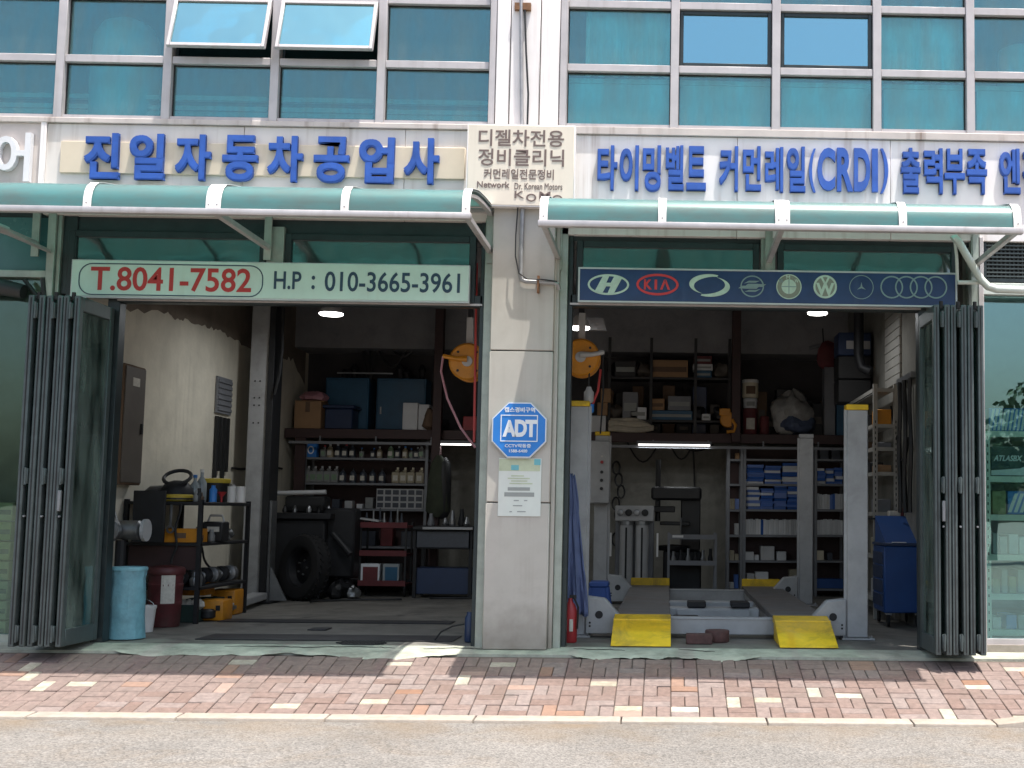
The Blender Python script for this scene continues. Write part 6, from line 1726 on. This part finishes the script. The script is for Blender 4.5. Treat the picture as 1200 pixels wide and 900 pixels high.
for j, (a, b, h, mt) in enumerate(((957, 966, .13, 'cream_can'), (970, 976, .1, 'bottle_dark'))): odd(j, a, b, cz3[4], h, mt, 'corner bay fifth shelf')
odd(0, 957, 989, cz3[5] - .0, .13, 'tool_blue', 'corner bay bottom shelf'); 
for r_ in range(6):
    for s_ in range(2):
        if rng.random() < .85:
            w_ = (ax1 - ax0 - .06) / 2
            h = rng.uniform(.07, .2)
            carton(ax0 + .03 + w_ * (s_ + .5), YP + .14, az[r_] + .002, w_ * .9, .2, h, rng.choice(('box_blue', 'grey_light', 'box_white', 'bottle_cream', 'card')), 'mixed carton, %s side of the narrow bay, %s shelf from the top' % (('left', 'right')[s_], ORD[r_]), 'cartons in the narrow bay', 'parts_box')

# ---- things on the deck, right
def dk(name, px0, py0, px1, py1, mat, label, cat='box', yo=0.0, dep=.3, group=None):
    y = YD + yo
    q = BX(px0, py0, px1, py1, y, dep)
    z0 = q[4] if py1 < 500 else zd + .002
    t = thing(name, label, cat, ((q[0] + q[1]) / 2, y + dep / 2, z0), group)
    MB().box(q[0], q[1], y, y + dep, z0, q[5]).build('carton', mat, t, bev=.006)
    MB().box(q[0] + .03, q[1] - .03, y - .003, y - .0005, z0 + (q[5] - z0) * .25, z0 + (q[5] - z0) * .6).build('label_plate', 'paper_grey' if mat != 'card' else 'card_dark', t)
    return q
rk = thing('storage_rack', 'dark rack of two tiers holding cartons on the deck in the right bay', 'rack', (wx(780, YD, 450), YD + .2, zd))
z_mid = wz(442, YD + .1, 780)
for px in (714, 763, 815, 855):
    x_ = wx(px, YD + .06, 450)
    MB().box(x_ - .02, x_ + .02, YD + .06, YD + .09, zd + .002, wz(396, YD + .06, 780)).build('upright', 'black', rk)
MB().box(wx(712, YD + .06, 450), wx(857, YD + .06, 450), YD + .092, YD + .5, z_mid - .03, z_mid).build('shelf', 'black', rk)
z_low = wz(492, YD + .1, 780)
MB().box(wx(712, YD + .06, 450), wx(857, YD + .06, 450), YD + .092, YD + .5, z_low - .03, z_low).build('shelf', 'black', rk)
def onrack(name, px0, px1, h, lev, mat, label, dep=.28, stack=0.0):
    y = YD + .11; z0 = (z_low, z_mid)[lev] + .002 + stack
    a, b = wx(px0, y, 450), wx(px1, y, 450)
    t = thing(name, label, 'box', ((a + b) / 2, y + dep / 2, z0))
    MB().box(a, b, y, y + dep, z0, z0 + h).build('carton', mat, t, bev=.006)
    MB().box(a + .02, b - .02, y - .003, y - .0005, z0 + h * .3, z0 + h * .6).build('print_band', 'paper_grey' if mat != 'card' else 'card_dark', t)
onrack('cardboard_box', 762, 806, .24, 1, 'card', 'wide brown carton on the upper tier of the deck rack')
onrack('red_box', 815, 834, .10, 1, 'cab_blue', 'dark blue box at the bottom of the small pile on the upper tier')
onrack('white_box', 812, 835, .09, 1, 'box_white', 'white box in the middle of the small pile on the upper tier', stack=.102)
onrack('red_box', 813, 834, .11, 1, 'maroon', 'dark red box on top of the small pile on the upper tier', stack=.194)
onrack('machine_case', 720, 745, .22, 1, 'black', 'black case at the left of the upper tier')
onrack('grey_crate', 730, 748, .38, 0, 'grey_paint', 'grey crate on the lower tier behind the pale cartons')
onrack('white_box', 739, 758, .17, 0, 'box_white', 'pale carton pair on the lower tier')
onrack('blue_case', 762, 812, .13, 0, 'cab_blue', 'long blue-grey case on the lower tier')
onrack('cardboard_box', 762, 779, .16, 0, 'card', 'small brown carton resting on the long blue-grey case', stack=.132)
onrack('grey_bag', 783, 810, .2, 0, 'grey_paint', 'grey package resting on the long blue-grey case', stack=.132)
onrack('white_box', 823, 833, .09, 0, 'box_white', 'little pale carton at the right end of the lower tier')
x0_, x1_ = wx(713, YD - .02, 495), wx(766, YD - .02, 495)
m = MB()
for k in range(4):
    pts_ = [(x0_ + (x1_ - x0_) * j / 7, YD - .0 + .03 * (k % 2) + .05 * k * .5, zd + .045 + .045 * k + .014 * math.sin(j * 1.2 + k) - .05 * (j / 7) ** 2 * k * .5) for j in range(8)]
    m.tube(pts_, [.03, .045, .05, .05, .05, .045, .04, .02], 8)
single('folded_cloth', m, 'cloth_cream', 'bundle of cream folded cloth on the deck edge', 'cloth', smooth=True)
for j, (px0, px1, py0, py1, mt, lb) in enumerate(((692, 710, 483, 503, 'box_white', 'pale carton at the bottom of the pile behind the near left lift post'), (700, 712, 468, 483, 'card', 'brown carton in the middle of the pile behind the near left lift post'), (704, 716, 452, 468, 'card', 'brown carton on top of the pile behind the near left lift post'))):
    y = YD; q = BX(px0, py0, px1, py1, y, .25)
    z0 = zd + .002 + (.0 if j == 0 else .235 if j == 1 else .415); h = (.23, .175, .19)[j]
    single('small_carton', MB().box(q[0], q[1], y, y + .25, z0, z0 + h), mt, lb, 'box', bev=.005)
x_, z_ = W(853, 492, YS - .05)
t = thing('hand_winch', 'orange hand winch hanging at the deck edge beside the red column', 'winch', (x_, YS - .04, z_ - .15))
MB().lathe((x_, YS - .06, z_), [(.03, -.06), (.10, -.05), (.11, -.03), (.11, .03), (.03, .04)], 16, 'Y').build('drum', 'orange', t, smooth=True)
MB().box(x_ - .12, x_ + .03, YS - .12, YS - .09, z_ + .05, z_ + .15).build('frame', 'orange', t, bev=.008)
MB().tube([(x_ + .05, YS - .13, z_), (x_ + .1, YS - .14, z_ - .08), (x_ + .08, YS - .14, z_ - .16), (x_ - .02, YS - .14, z_ - .17)], .022, 8).build('handle', 'orange', t, smooth=True)
x_ = wx(880, YD, 480)
zz = zd + .002
for j, (h, r, mt, mt2, lb) in enumerate(((.37, .10, 'maroon', 'label_white', 'maroon paint can at the bottom of the can stack on the deck'), (.14, .095, 'box_white', 'paper_grey', 'white tub in the middle of the can stack on the deck'), (.26, .11, 'cream_can', 'white', 'cream pail with white lid on top of the can stack'))):
    t = thing('paint_can', lb, 'can', (x_, YD + .15, zz))
    MB().lathe((x_, YD + .15, zz), [(r * .94, 0), (r, .015), (r, h - .05)], 20).build('pail', mt, t, smooth=True)
    MB().lathe((x_, YD + .15, zz + h - .05), [(r * 1.04, 0), (r * 1.04, .04), (r * .9, .048)], 20).build('lid', mt2 if j == 2 else mt, t, smooth=True)
    m = MB(); vs = []
    for k in range(7):
        a = R(-125 + k * 11.7)
        for z in (h * .2, h * .62): vs.append((x_ + (r + .003) * math.cos(a), YD + .15 + (r + .003) * math.sin(a), zz + z))
    m.add(vs, [(2 * k, 2 * k + 2, 2 * k + 3, 2 * k + 1) for k in range(6)]); m.build('label_sheet', mt2 if j != 2 else 'card_dark', t)
    zz += h + .001
q = BX(891, 478, 902, 503, YD, .2)
single('small_tin', MB().lathe(((q[0] + q[1]) / 2, YD + .1, zd + .002), [(.06, 0), (.065, .01), (.065, .24), (.05, .26)], 14), 'maroon', 'small dark red tin right of the can stack', 'tin', smooth=True)
# big bag
def lump(cx, cy, cz, rx, ry, rz, seed, amp=.12, nu=20, nv=12):
    r_ = random.Random(seed); ph = [r_.uniform(0, 6.28) for _ in range(8)]
    m = MB(); vs = []
    for i in range(nv + 1):
        th = math.pi * i / nv
        for j in range(nu):
            a = 2 * math.pi * j / nu
            k = 1 + amp * (math.sin(3 * a + ph[0] + 2 * th) * .5 + math.sin(5 * a + ph[1]) * .3 + math.sin(4 * th + ph[2] + a) * .4) + r_.uniform(-.07, .07)
            vs.append((cx + rx * k * math.sin(th) * math.cos(a), cy + ry * k * math.sin(th) * math.sin(a), max(cz - rz, cz - rz * k * math.cos(th))))
    m.add(vs, [(i * nu + j, i * nu + (j + 1) % nu, (i + 1) * nu + (j + 1) % nu, (i + 1) * nu + j) for i in range(nv) for j in range(nu)])
    return m
x_ = wx(930, YD + .1, 480)
t = thing('rag_bag', 'big bulging clear bag of rags on the deck', 'bag', (x_, YD + .2, zd))
lump(x_, YD + .22, zd + .30, .29, .24, .30, 3, .26).build('sack', 'plastic_bag', t, smooth=True)
lump(x_ + .05, YD + .15, zd + .16, .26, .2, .155, 5, .22).build('filling', 'bag_denim', t, smooth=True)
single('panel_board', MB().box(wx(966, YD + .1, 470), wx(979, YD + .1, 470), YD + .1, YD + .35, zd + .002, wz(430, YD + .1, 970)), 'grey_paint', 'grey upright locker box right of the rag bag', 'box', bev=.006)
single('panel_board', MB().box(wx(980, YD + .1, 470), wx(993, YD + .1, 470), YD + .05, YD + .3, zd + .002, wz(430, YD + .1, 985)), 'cab_blue', 'blue upright panel right of the grey locker box', 'box', bev=.006)
m = lump(wx(969, 6.9, 415), 6.8, wz(417, 6.8, 969), .16, .07, .2, 9, .1)
single('hanging_rag', m, 'maroon', 'dark red cloth hanging from a pipe above the blue panel', 'cloth', smooth=True)
t = thing('air_pipe', 'grey bent air pipe on the back wall above the rag bag', 'pipe', P3(965, 405, 6.85))
MB().tube([P3(948, 408, 6.9), P3(965, 404, 6.9), P3(985, 405, 6.9), P3(992, 412, 6.9), P3(993, 430, 6.9)], .03, 8).build('pipe', 'grey_paint', t, smooth=True)
MB().tube([P3(964, 385, 6.9), P3(965, 404, 6.9)], .01, 6).build('cable', 'black', t)
# tower of black boxes, right wall
for j, (px0, py0, px1, py1, mt, lb) in enumerate(((1000, 442, 1042, 472, 'black', 'bottom black crate of the pile above the cream rack'), (1000, 414, 1043, 441, 'black', 'middle black crate of the pile above the cream rack'), (1000, 392, 1043, 413, 'bin_blue', 'top dark crate of the pile above the cream rack'))):
    q = (2.06, 2.47)
    z0 = 2.475 + .29 * j
    t = thing('black_crate', lb, 'crate', ((q[0] + q[1]) / 2, 4.9, z0))
    MB().box(q[0], q[1] - .0, 4.7, 5.1, z0 + .002, z0 + .285).build('case', mt, t, bev=.012)
    if j == 2: MB().box(q[0] + .1, q[1] - .02, 4.69, 4.70, z0 + .08, z0 + .18).build('label_plate', 'grey_light', t)
# cream slotted angle rack along the right wall
t = thing('angle_rack', 'cream slotted angle rack of boxes along the right wall', 'rack', (2.28, 4.2, 0))
ry0, ry1 = 3.0, 5.2
rx0, rx1 = wx(1026, ry0, 540), wx(1050, ry0, 540)
ztop_ = wz(450, ry0, 1035)
for (x_, y_) in ((rx0, ry0), (rx1, ry0), (rx0, ry1), (rx1, ry1)):
    p = MB().box(x_ - .022, x_ + .022, y_ - .003, y_ + .003, .004, ztop_).build('upright', 'rack_cream', t)
    MB().box(x_ - .022, x_ - .016, y_ + .003, y_ + .04, .004, ztop_).build('upright_flange', 'rack_cream', p)
    if y_ == ry0:
        for k in range(34):
            z = .12 + k * .06
            if z < ztop_: MB().box(x_ - .005, x_ + .005, y_ - .005, y_ - .0031, z, z + .028).build('slot', 'gasket', p)
lv_ = [wz(p, ry0, 1035) for p in (455, 497, 524, 553, 600, 650, 700)]
for z in lv_:
    m = MB(); m.box(rx0 + .023, rx1 - .023, ry0 + .005, ry1 - .005, z - .03, z - .024); m.box(rx0 + .023, rx1 - .023, ry0 - .002, ry0 + .004, z - .04, z)
    m.box(rx0 - .026, rx0 - .022, ry0 + .05, ry1, z - .04, z)
    m.build('shelf', 'rack_cream', t)
for j, (lev, y_, h, mt, lb) in enumerate(((1, 3.1, .19, 'orange', 'yellow-orange box at the front of the top rack shelf'), (2, 3.1, .08, 'grey_paint', 'flat grey box on the second rack shelf'), (3, 3.1, .1, 'card', 'brown box on the third rack shelf'), (3, 3.6, .15, 'black', 'black box behind on the third rack shelf'),
                                          (4, 3.15, .16, 'grey_paint', 'grey box on the fourth rack shelf'), (5, 3.2, .2, 'bottle_cream', 'tan box on the fifth rack shelf'), (6, 3.2, .2, 'grey_light', 'pale box on the bottom rack shelf'), (1, 4.0, .2, 'black', 'black box at the back of the top rack shelf'), (2, 4.2, .15, 'card_dark', 'dark brown box at the back of the second rack shelf'))):
    single('rack_box', MB().box(rx0 + .03, rx1 - .03, y_, y_ + .3, lv_[lev] - .02, lv_[lev] - .02 + h), mt, lb, 'box', bev=.006)
# blue tool cabinet
cx0_, cx1_ = wx(1036, 2.1, 680), wx(1082, 2.1, 680)
t = thing('tool_cabinet', 'blue wheeled tool cabinet beside the right folding door', 'cabinet', ((cx0_ + cx1_) / 2, 2.4, 0))
zc_ = wz(640, 2.1, 1060)
MB().box(cx0_, cx1_, 2.1, 2.75, .14, zc_).build('body', 'tool_blue', t, bev=.012)
MB().box(cx0_ - .01, cx1_ + .01, 2.08, 2.77, zc_, zc_ + .03).build('top', 'bin_blue', t, bev=.006)
MB().prism([(2.12, zc_ + .03), (2.75, zc_ + .03), (2.75, zc_ + .3)], cx0_ + .02, cx1_, 'X').build('lid', 'tool_blue', t)
for (u, v) in ((cx0_ + .05, 2.15), (cx1_ - .05, 2.15), (cx0_ + .05, 2.7), (cx1_ - .05, 2.7)):
    MB().lathe((u - .015, v, .065), [(.02, 0), (.06, .004), (.06, .026), (.02, .03)], 14, 'X').build('caster', 'rubber', t, smooth=True)
    MB().box(u - .03, u + .03, v - .03, v + .03, .12, .14).build('caster_plate', 'steel', t)
for k in range(4): MB().box(cx0_ - .012, cx0_, 2.14, 2.71, .2 + k * .14, .32 + k * .14).build('drawer', 'bin_blue', t, bev=.003)
single('paper_sheet', MB().box(cx0_ + .08, cx0_ + .22, 2.07, 2.11, zc_ + .033, zc_ + .04), 'white', 'white paper lying on the blue tool cabinet', 'paper')
x_ = wx(1052, 2.9, 600)
t = thing('tool_shelf', 'thin dark shelf of boxes above the blue tool cabinet', 'shelf', (x_, 3.0, wz(608, 2.85, 1050)))
zsh = wz(607, 2.85, 1050)
MB().box(wx(1020, 2.85, 607), XRW - .01, 2.8, 3.0, zsh - .02, zsh).build('board', 'dark_machine', t)
MB().box(XRW - .03, XRW - .01, 2.8, 3.0, zsh - .2, zsh - .02).build('bracket', 'dark_machine', t)
single('label_box', MB().box(wx(1042, 2.85, 600), wx(1055, 2.85, 600), 2.82, 2.97, zsh + .002, zsh + .075), 'label_white', 'white label box on the thin shelf above the blue cabinet', 'box', bev=.004)
single('label_box', MB().box(wx(1057, 2.85, 600), wx(1068, 2.85, 600), 2.82, 2.97, zsh + .002, zsh + .11), 'maroon', 'dark red box on the thin shelf above the blue cabinet', 'box', bev=.004)
single('label_box', MB().box(wx(1070, 2.85, 600), wx(1079, 2.85, 600), 2.82, 2.97, zsh + .002, zsh + .16), 'tool_blue', 'blue box on the thin shelf above the blue cabinet', 'box', bev=.004)
# hoses on the right wall
t = thing('wall_hoses', 'bundle of black hoses hanging on the right wall by the folding door', 'hose', (XRW - .08, 2.3, .9))
for k in range(5):
    pts_ = [(XRW - .05 - .03 * (k % 2), 2.2 + .14 * k + .04 * math.sin(j * 1.1 + k), 2.5 - .17 * j) for j in range(9)]
    MB().tube(pts_, .022, 6).build('hose', 'black', t, smooth=True)
MB().box(XRW - .06, XRW - .005, 2.1, 2.9, 2.5, 2.56).build('hook_rail', 'steel', t)
t = thing('wall_tiles', 'pale slatted panel high on the right wall of the right bay', 'panel', (XRW - .02, 3.2, 2.5))
for k in range(9): MB().box(XRW - .025, XRW - .003, 2.9, 3.8, 2.55 + k * .1, 2.64 + k * .1).build('slat', 'rack_cream', t)
single('duct', MB().tube([(XRW - .25, 4.3, ZC - .02), (XRW - .25, 4.3, 3.0), (XRW - .22, 4.25, 2.85), (XRW - .12, 4.2, 2.8)], .06, 12), 'dark_machine', 'dark duct coming down the right wall behind the black crates', 'duct', smooth=True)

# ------------------------------------------------------------------ right neighbour: shelves behind the shop glass
mk('shelf_mint', (0.74, 0.82, 0.74), 0.5, var=0.1)
YN = .13
nx0 = wx(1158, YN, 600)
t = thing('shop_shelf', 'pale green slotted shelf of boxes behind the right shop window', 'shelf', (nx0 + .6, YN + .2, 0))
ntop = wz(505, YN, 1175)
for x_ in (nx0, nx0 + 1.25):
    p = MB().box(x_ - .022, x_ + .022, YN, YN + .035, .004, ntop).build('upright', 'shelf_mint', t)
    for k in range(26): MB().box(x_ - .005, x_ + .005, YN - .0025, YN - .0003, .08 + k * .07, .105 + k * .07).build('slot', 'gasket', p)
    MB().box(x_ - .022, x_ + .022, YN + .45, YN + .48, .004, ntop).build('upright', 'shelf_mint', t)
nlev = [wz(p, YN, 1175) for p in (505, 558, 603, 650, 696, 738)]
for z in nlev:
    MB().box(nx0 + .023, nx0 + 1.227, YN + .002, YN + .47, z - .05, z).build('shelf', 'shelf_mint', t)
def nb(name, px0, px1, lev, h, mat, label, stack=0.0):
    a, b = wx(px0, YN + .06, 600), wx(px1, YN + .06, 600)
    t = thing(name, label, 'box', ((a + b) / 2, YN + .2, nlev[lev] + stack))
    MB().box(a, b, YN + .06, YN + .35, nlev[lev] + .002 + stack, nlev[lev] + stack + h).build('carton', mat, t, bev=.004)
    return t, a, b, nlev[lev] + stack
t, a, b, z = nb('battery_box', 1162, 1215, 1, .26, 'battery_print', 'dark battery carton with white lettering behind the right shop window')
text_mb('ATLASBX', a + .02, a + .27, z + .13, z + .18, YN + .0575, depth=.002, bold=.03, shear=.3).build('lettering', 'print_white', t)
m = MB(); m.prism([(a, z + .01), (b, z + .01), (b, z + .13), (a + .25, z + .07), (a, z + .05)], YN + .0565, YN + .0595); m.build('wave_print', 'print_white', t)
nb('plain_box', 1163, 1179, 2, .2, 'green_box', 'plain tan carton on the second shelf behind the right shop window')
t, a, b, z = nb('blue_box', 1181, 1212, 2, .2, 'can_blue', 'blue and white carton on the second shelf behind the right shop window')
for k in range(3): MB().prism([(a + .05 * k, z + .02), (a + .05 * k + .03, z + .02), (a + .05 * k + .09, z + .18), (a + .05 * k + .06, z + .18)], YN + .0565, YN + .0595).build('stripe', 'print_white', t)
for j, (p0, p1, lev, h, mt) in enumerate(((1163, 1170, 3, .18, 'clear_plastic'), (1171, 1180, 3, .15, 'grey_light'), (1182, 1193, 3, .17, 'box_white'), (1194, 1205, 3, .15, 'box_white'), (1163, 1171, 4, .12, 'green_box'), (1173, 1180, 4, .2, 'clear_plastic'), (1182, 1190, 4, .14, 'green_box'), (1192, 1204, 4, .2, 'clear_plastic'), (1162, 1172, 5, .1, 'box_white'), (1178, 1190, 5, .12, 'can_blue'), (1192, 1206, 5, .12, 'clear_plastic'))):
    nb('stock_box', p0, p1, lev, h, mt, 'stock carton, %s in order on the lower shelves of the right shop window' % ORD[j])
t, a, b, z = nb('stripe_box', 1160, 1176, 0, .20, 'can_blue', 'striped blue carton on top of the shop shelf, nearer the door')
for k in range(4): MB().prism([(a + .035 * k, z + .01), (a + .035 * k + .02, z + .01), (a + .035 * k + .05, z + .19), (a + .035 * k + .03, z + .19)], YN + .0565, YN + .0595).build('stripe', 'print_white', t)
t, a, b, z = nb('stripe_box', 1178, 1212, 0, .20, 'can_blue', 'striped blue carton on top of the shop shelf, by the picture edge')
for k in range(7): MB().prism([(a + .035 * k, z + .01), (a + .035 * k + .02, z + .01), (a + .035 * k + .05, z + .19), (a + .035 * k + .03, z + .19)], YN + .0565, YN + .0595).build('stripe', 'print_white', t)
# ------------------------------------------------------------------ left neighbour: stacked boxes behind the dark glass
YG = .12
for r_ in range(7):
    for c_ in range(2):
        x0_ = -6.13 + c_ * .36; z0 = .004 + r_ * .162
        t = thing('stacked_box', 'pale green banded box, %s row from the floor, %s column behind the left shop glass' % (ORD[r_], ORD[c_]), 'box', (x0_ + .17, YG + .17, z0), 'boxes stacked in the left shop')
        MB().box(x0_, x0_ + .345, YG, YG + .35, z0, z0 + .150).build('carton', 'green_box', t, bev=.006)
        MB().box(x0_ + .09, x0_ + .105, YG - .003, YG - .0005, z0 + .002, z0 + .148).build('strap', 'yellow', t)
        MB().box(x0_ + .01, x0_ + .335, YG - .0025, YG - .0005, z0 + .05, z0 + .09).build('print_band', 'green_dark', t)
xx = wx(30, -.02, 335)
m = MB().tube([(wx(-60, -.10, 335), -.10, wz(336, -.1, 0)), (wx(5, -.10, 335), -.10, wz(337, -.1, 5)), (wx(28, -.10, 338), -.10, wz(342, -.1, 28))], [.07, .07, .06], 10)
single('rolled_screen', m, 'black', 'black rolled screen under the rail at the left edge', 'screen', smooth=True)
m = MB().tube([P3(29, 328, -.06), P3(38, 340, -.06), P3(47, 352, -.06)], .018, 8); m.tube([P3(50, 326, -.06), P3(52, 350, -.06)], .02, 8)
single('bracket_arm', m, 'black', 'black bent bracket below the rail beside the left post', 'bracket', smooth=True)

# ------------------------------------------------------------------ across the road: what the shop glass reflects
# bars hanging below the wall vent, cable by the lift post
for j in range(4):
    y_ = 4.0 + .12 * j
    single('pry_bar', MB().box(XLW + .01, XLW + .04, y_, y_ + .05, 1.45 + .08 * (j % 2), 2.16), 'black', 'long black bar, %s from the front, hanging below the wall vent' % ORD[j], 'bar', 'bars on the left wall')
single('hanging_cable', MB().tube([(-4.62, 4.4, 3.6), (-4.6, 4.4, 3.0), (-4.62, 4.4, 2.7), (-4.67, 4.4, 2.45)], .016, 6), 'black', 'black cable hanging beside the left bay lift post', 'cable', smooth=True)
# cables and hoses lying about
for j, (x0_, y0_, z0_, x1_, y1_, z1_, sag, lb) in enumerate((
        (-5.0, 1.8, zs[2] + .05, -4.7, 2.3, zs[2] + .03, -.08, 'black cable looped across the front of the rack top'),
        (-4.68, 1.73, zs[2] - .02, -4.72, 1.72, zs[1] - .2, .05, 'thin black cable dangling down the front rack leg'),
        (-4.64, 2.2, zs[1] - .05, -4.62, 2.9, zs[0] + .1, .12, 'black hose hanging along the side of the rack'),
        (-4.2, 4.6, .02, -3.2, 5.2, .02, .0, 'black air hose snaking on the floor before the tyre'),
        (-2.2, 5.4, .02, -3.0, 5.5, .02, .0, 'dark cable lying on the floor under the red trolley'),
        (XRW - .05, 3.2, 2.3, XRW - .05, 2.3, 1.9, .4, 'black hose sagging along the right wall'))):
    n = 14; pts_ = []
    for k in range(n + 1):
        u = k / n
        wob = (.09 * math.sin(u * 9 + j), .09 * math.cos(u * 7 + j)) if sag == 0 else (.015 * math.sin(u * 11 + j), .0)
        pts_.append((x0_ + (x1_ - x0_) * u + wob[0], y0_ + (y1_ - y0_) * u + wob[1], z0_ + (z1_ - z0_) * u - sag * math.sin(math.pi * u)))
    single('loose_hose', MB().tube(pts_, .012, 6), 'black', lb, 'hose', smooth=True)
for j, (px, y_, r, mt, lb) in enumerate(((402, 5.55, .14, 'dark_machine', 'dark lumpy engine casing on the floor left of the red trolley'), (392, 5.3, .10, 'black', 'black lumpy part on the floor between the tyre and the casing'), (415, 5.4, .08, 'steel', 'small grey casting on the floor by the trolley wheels'))):
    x_ = wx(px, y_, 690); single('engine_casing', lump(x_, y_, r * .9 + .003, r, r, r * .9, 60 + j, .3, 16, 10), mt, lb, 'machine part', smooth=True)
for j, (px, y_, lev, h, r, mt) in enumerate(((228, 1.82, 2, .11, .035, 'bottle_silver'), (238, 1.84, 2, .09, .04, 'card_dark'), (262, 1.82, 2, .13, .028, 'black'), (240, 1.80, 1, .10, .04, 'steel'), (252, 1.83, 1, .08, .05, 'dark_machine'), (262, 1.9, 1, .13, .03, 'bottle_dark'), (272, 2.2, 1, .12, .035, 'bottle_silver'), (238, 1.82, 0, .14, .05, 'steel'), (256, 1.95, 0, .12, .05, 'dark_machine'), (247, 1.9, 0, .17, .04, 'steel'))):
    x_, _, z_ = rackspot(px, y_, lev)
    x_ = min(x_, bx1_rack - .05)
    single('jar', MB().lathe((x_, y_, z_ + .003), [(r * .9, 0), (r, .01), (r * 1.05, h * .5), (r * .7, h * .7), (r * .75, h * .72), (r * .6, h)], 10), mt, 'small greasy jar, %s in order along the left rack front' % ORD[j], 'jar', 'jars on the left rack', smooth=True)
# dim cartons and gear at the back of the loft
for j in range(16):
    px = 712 + j * 18 if j < 8 else 880 + (j - 8) * 13
    y_ = 7.18; x_ = wx(px, y_, 450); w_ = rng.uniform(.12, .22); h = rng.uniform(.2, .75)
    t = thing('loft_carton', 'dim carton, %s from the left at the back of the loft' % ORD[j], 'box', (x_, y_ + .12, zd), 'cartons at the back of the loft')
    MB().box(x_ - w_ * .55, x_ + w_ * .55, y_, y_ + .28, zd + .002, zd + h).build('carton', rng.choice(('black', 'card_dark', 'bin_blue', 'grey_brown', 'dark_machine')), t, bev=.008)
    MB().box(x_ - w_ * .3, x_ + w_ * .3, y_ - .003, y_ - .0005, zd + h * .4, zd + h * .6).build('label_plate', 'grey_brown', t)
# gear on the deck tiers of the rack: coils and lumps
for j, (px, lev) in enumerate(((724, 1), (752, 1), (792, 1), (845, 1), (722, 0), (815, 0), (846, 0))):
    y_ = YD + .3; x_ = wx(px, y_, 450); z0 = (z_low, z_mid)[lev] + .004
    single('loft_gear', lump(x_, y_, z0 + .1, .13, .1, .1, 20 + j, .3), rng.choice(('black', 'dark_machine', 'grey_brown')), 'dark lump of gear, %s in order on the deck rack tiers' % ORD[j], 'gear', 'gear on the deck rack', smooth=True)
# engine parts heaped on the left rack and floor
for j, (px, y_, lev, r) in enumerate(((215, 2.0, 1, .06), (236, 2.5, 1, .08), (262, 2.8, 1, .08), (233, 2.9, 2, .09), (262, 2.75, 2, .11), (220, 2.6, 2, .08), (206, 2.4, 0, .08), (222, 2.8, 0, .09))):
    x_, _, z_ = rackspot(px, y_, lev)
    x_ = max(x_, XLW + r + .03)
    single('engine_part', lump(x_, y_, z_ + r * .9 + .003, r, r, r * .9, 40 + j, .3, 14, 9), rng.choice(('dark_machine', 'steel', 'black', 'grey_brown')), 'rough dark engine part, %s in order on the left rack' % ORD[j], 'machine part', 'rough parts on the left rack', smooth=True)
mk('leaf', (0.05, 0.09, 0.03), 0.6, var=0.4, scale=3)
mk('bark', (0.10, 0.075, 0.055), 0.9, var=0.3, bump=0.4)
mk('far_wall', (0.50, 0.48, 0.45), 0.8, var=0.08)
mk('far_window', (0.06, 0.08, 0.10), 0.2, var=0.1)
lm = bpy.data.meshes.new('leaf'); 
def tree(x_, y_, h, seed, label):
    r_ = random.Random(seed)
    t = thing('roadside_tree', label, 'tree', (x_, y_, -.34), 'trees across the road')
    MB().tube([(x_, y_, -.4), (x_ + .1, y_, h * .3), (x_ - .05, y_ + .1, h * .6)], [.16, .12, .06], 8).build('trunk', 'bark', t, smooth=True)
    m = MB()
    for k in range(1500):
        a = r_.uniform(0, 6.28); v = r_.uniform(-1, 1); q = r_.random() ** .4
        rad = h * .3 * q * math.sqrt(1 - v * v) * (1 + .25 * math.sin(3 * a + seed))
        c_ = Vector((x_ + rad * math.cos(a), y_ + rad * math.sin(a), h * .66 + v * q * h * .33))
        d1 = Vector((r_.uniform(-1, 1), r_.uniform(-1, 1), r_.uniform(-1, 1))).normalized() * .16; d2 = d1.orthogonal().normalized() * .11
        m.add([c_ - d1, c_ + d2, c_ + d1, c_ - d2], [(0, 1, 2, 3)])
    m.build('crown', 'leaf', t)
for j, (x_, y_, h) in enumerate(((9.9, -34, 4.3), (11.6, -34, 4.0), (13.6, -34, 6.2), (16.5, -35, 7.0))):
    tree(x_, y_, h, j + 3, 'leafy roadside tree across the road, %s along the row' % ORD[j])
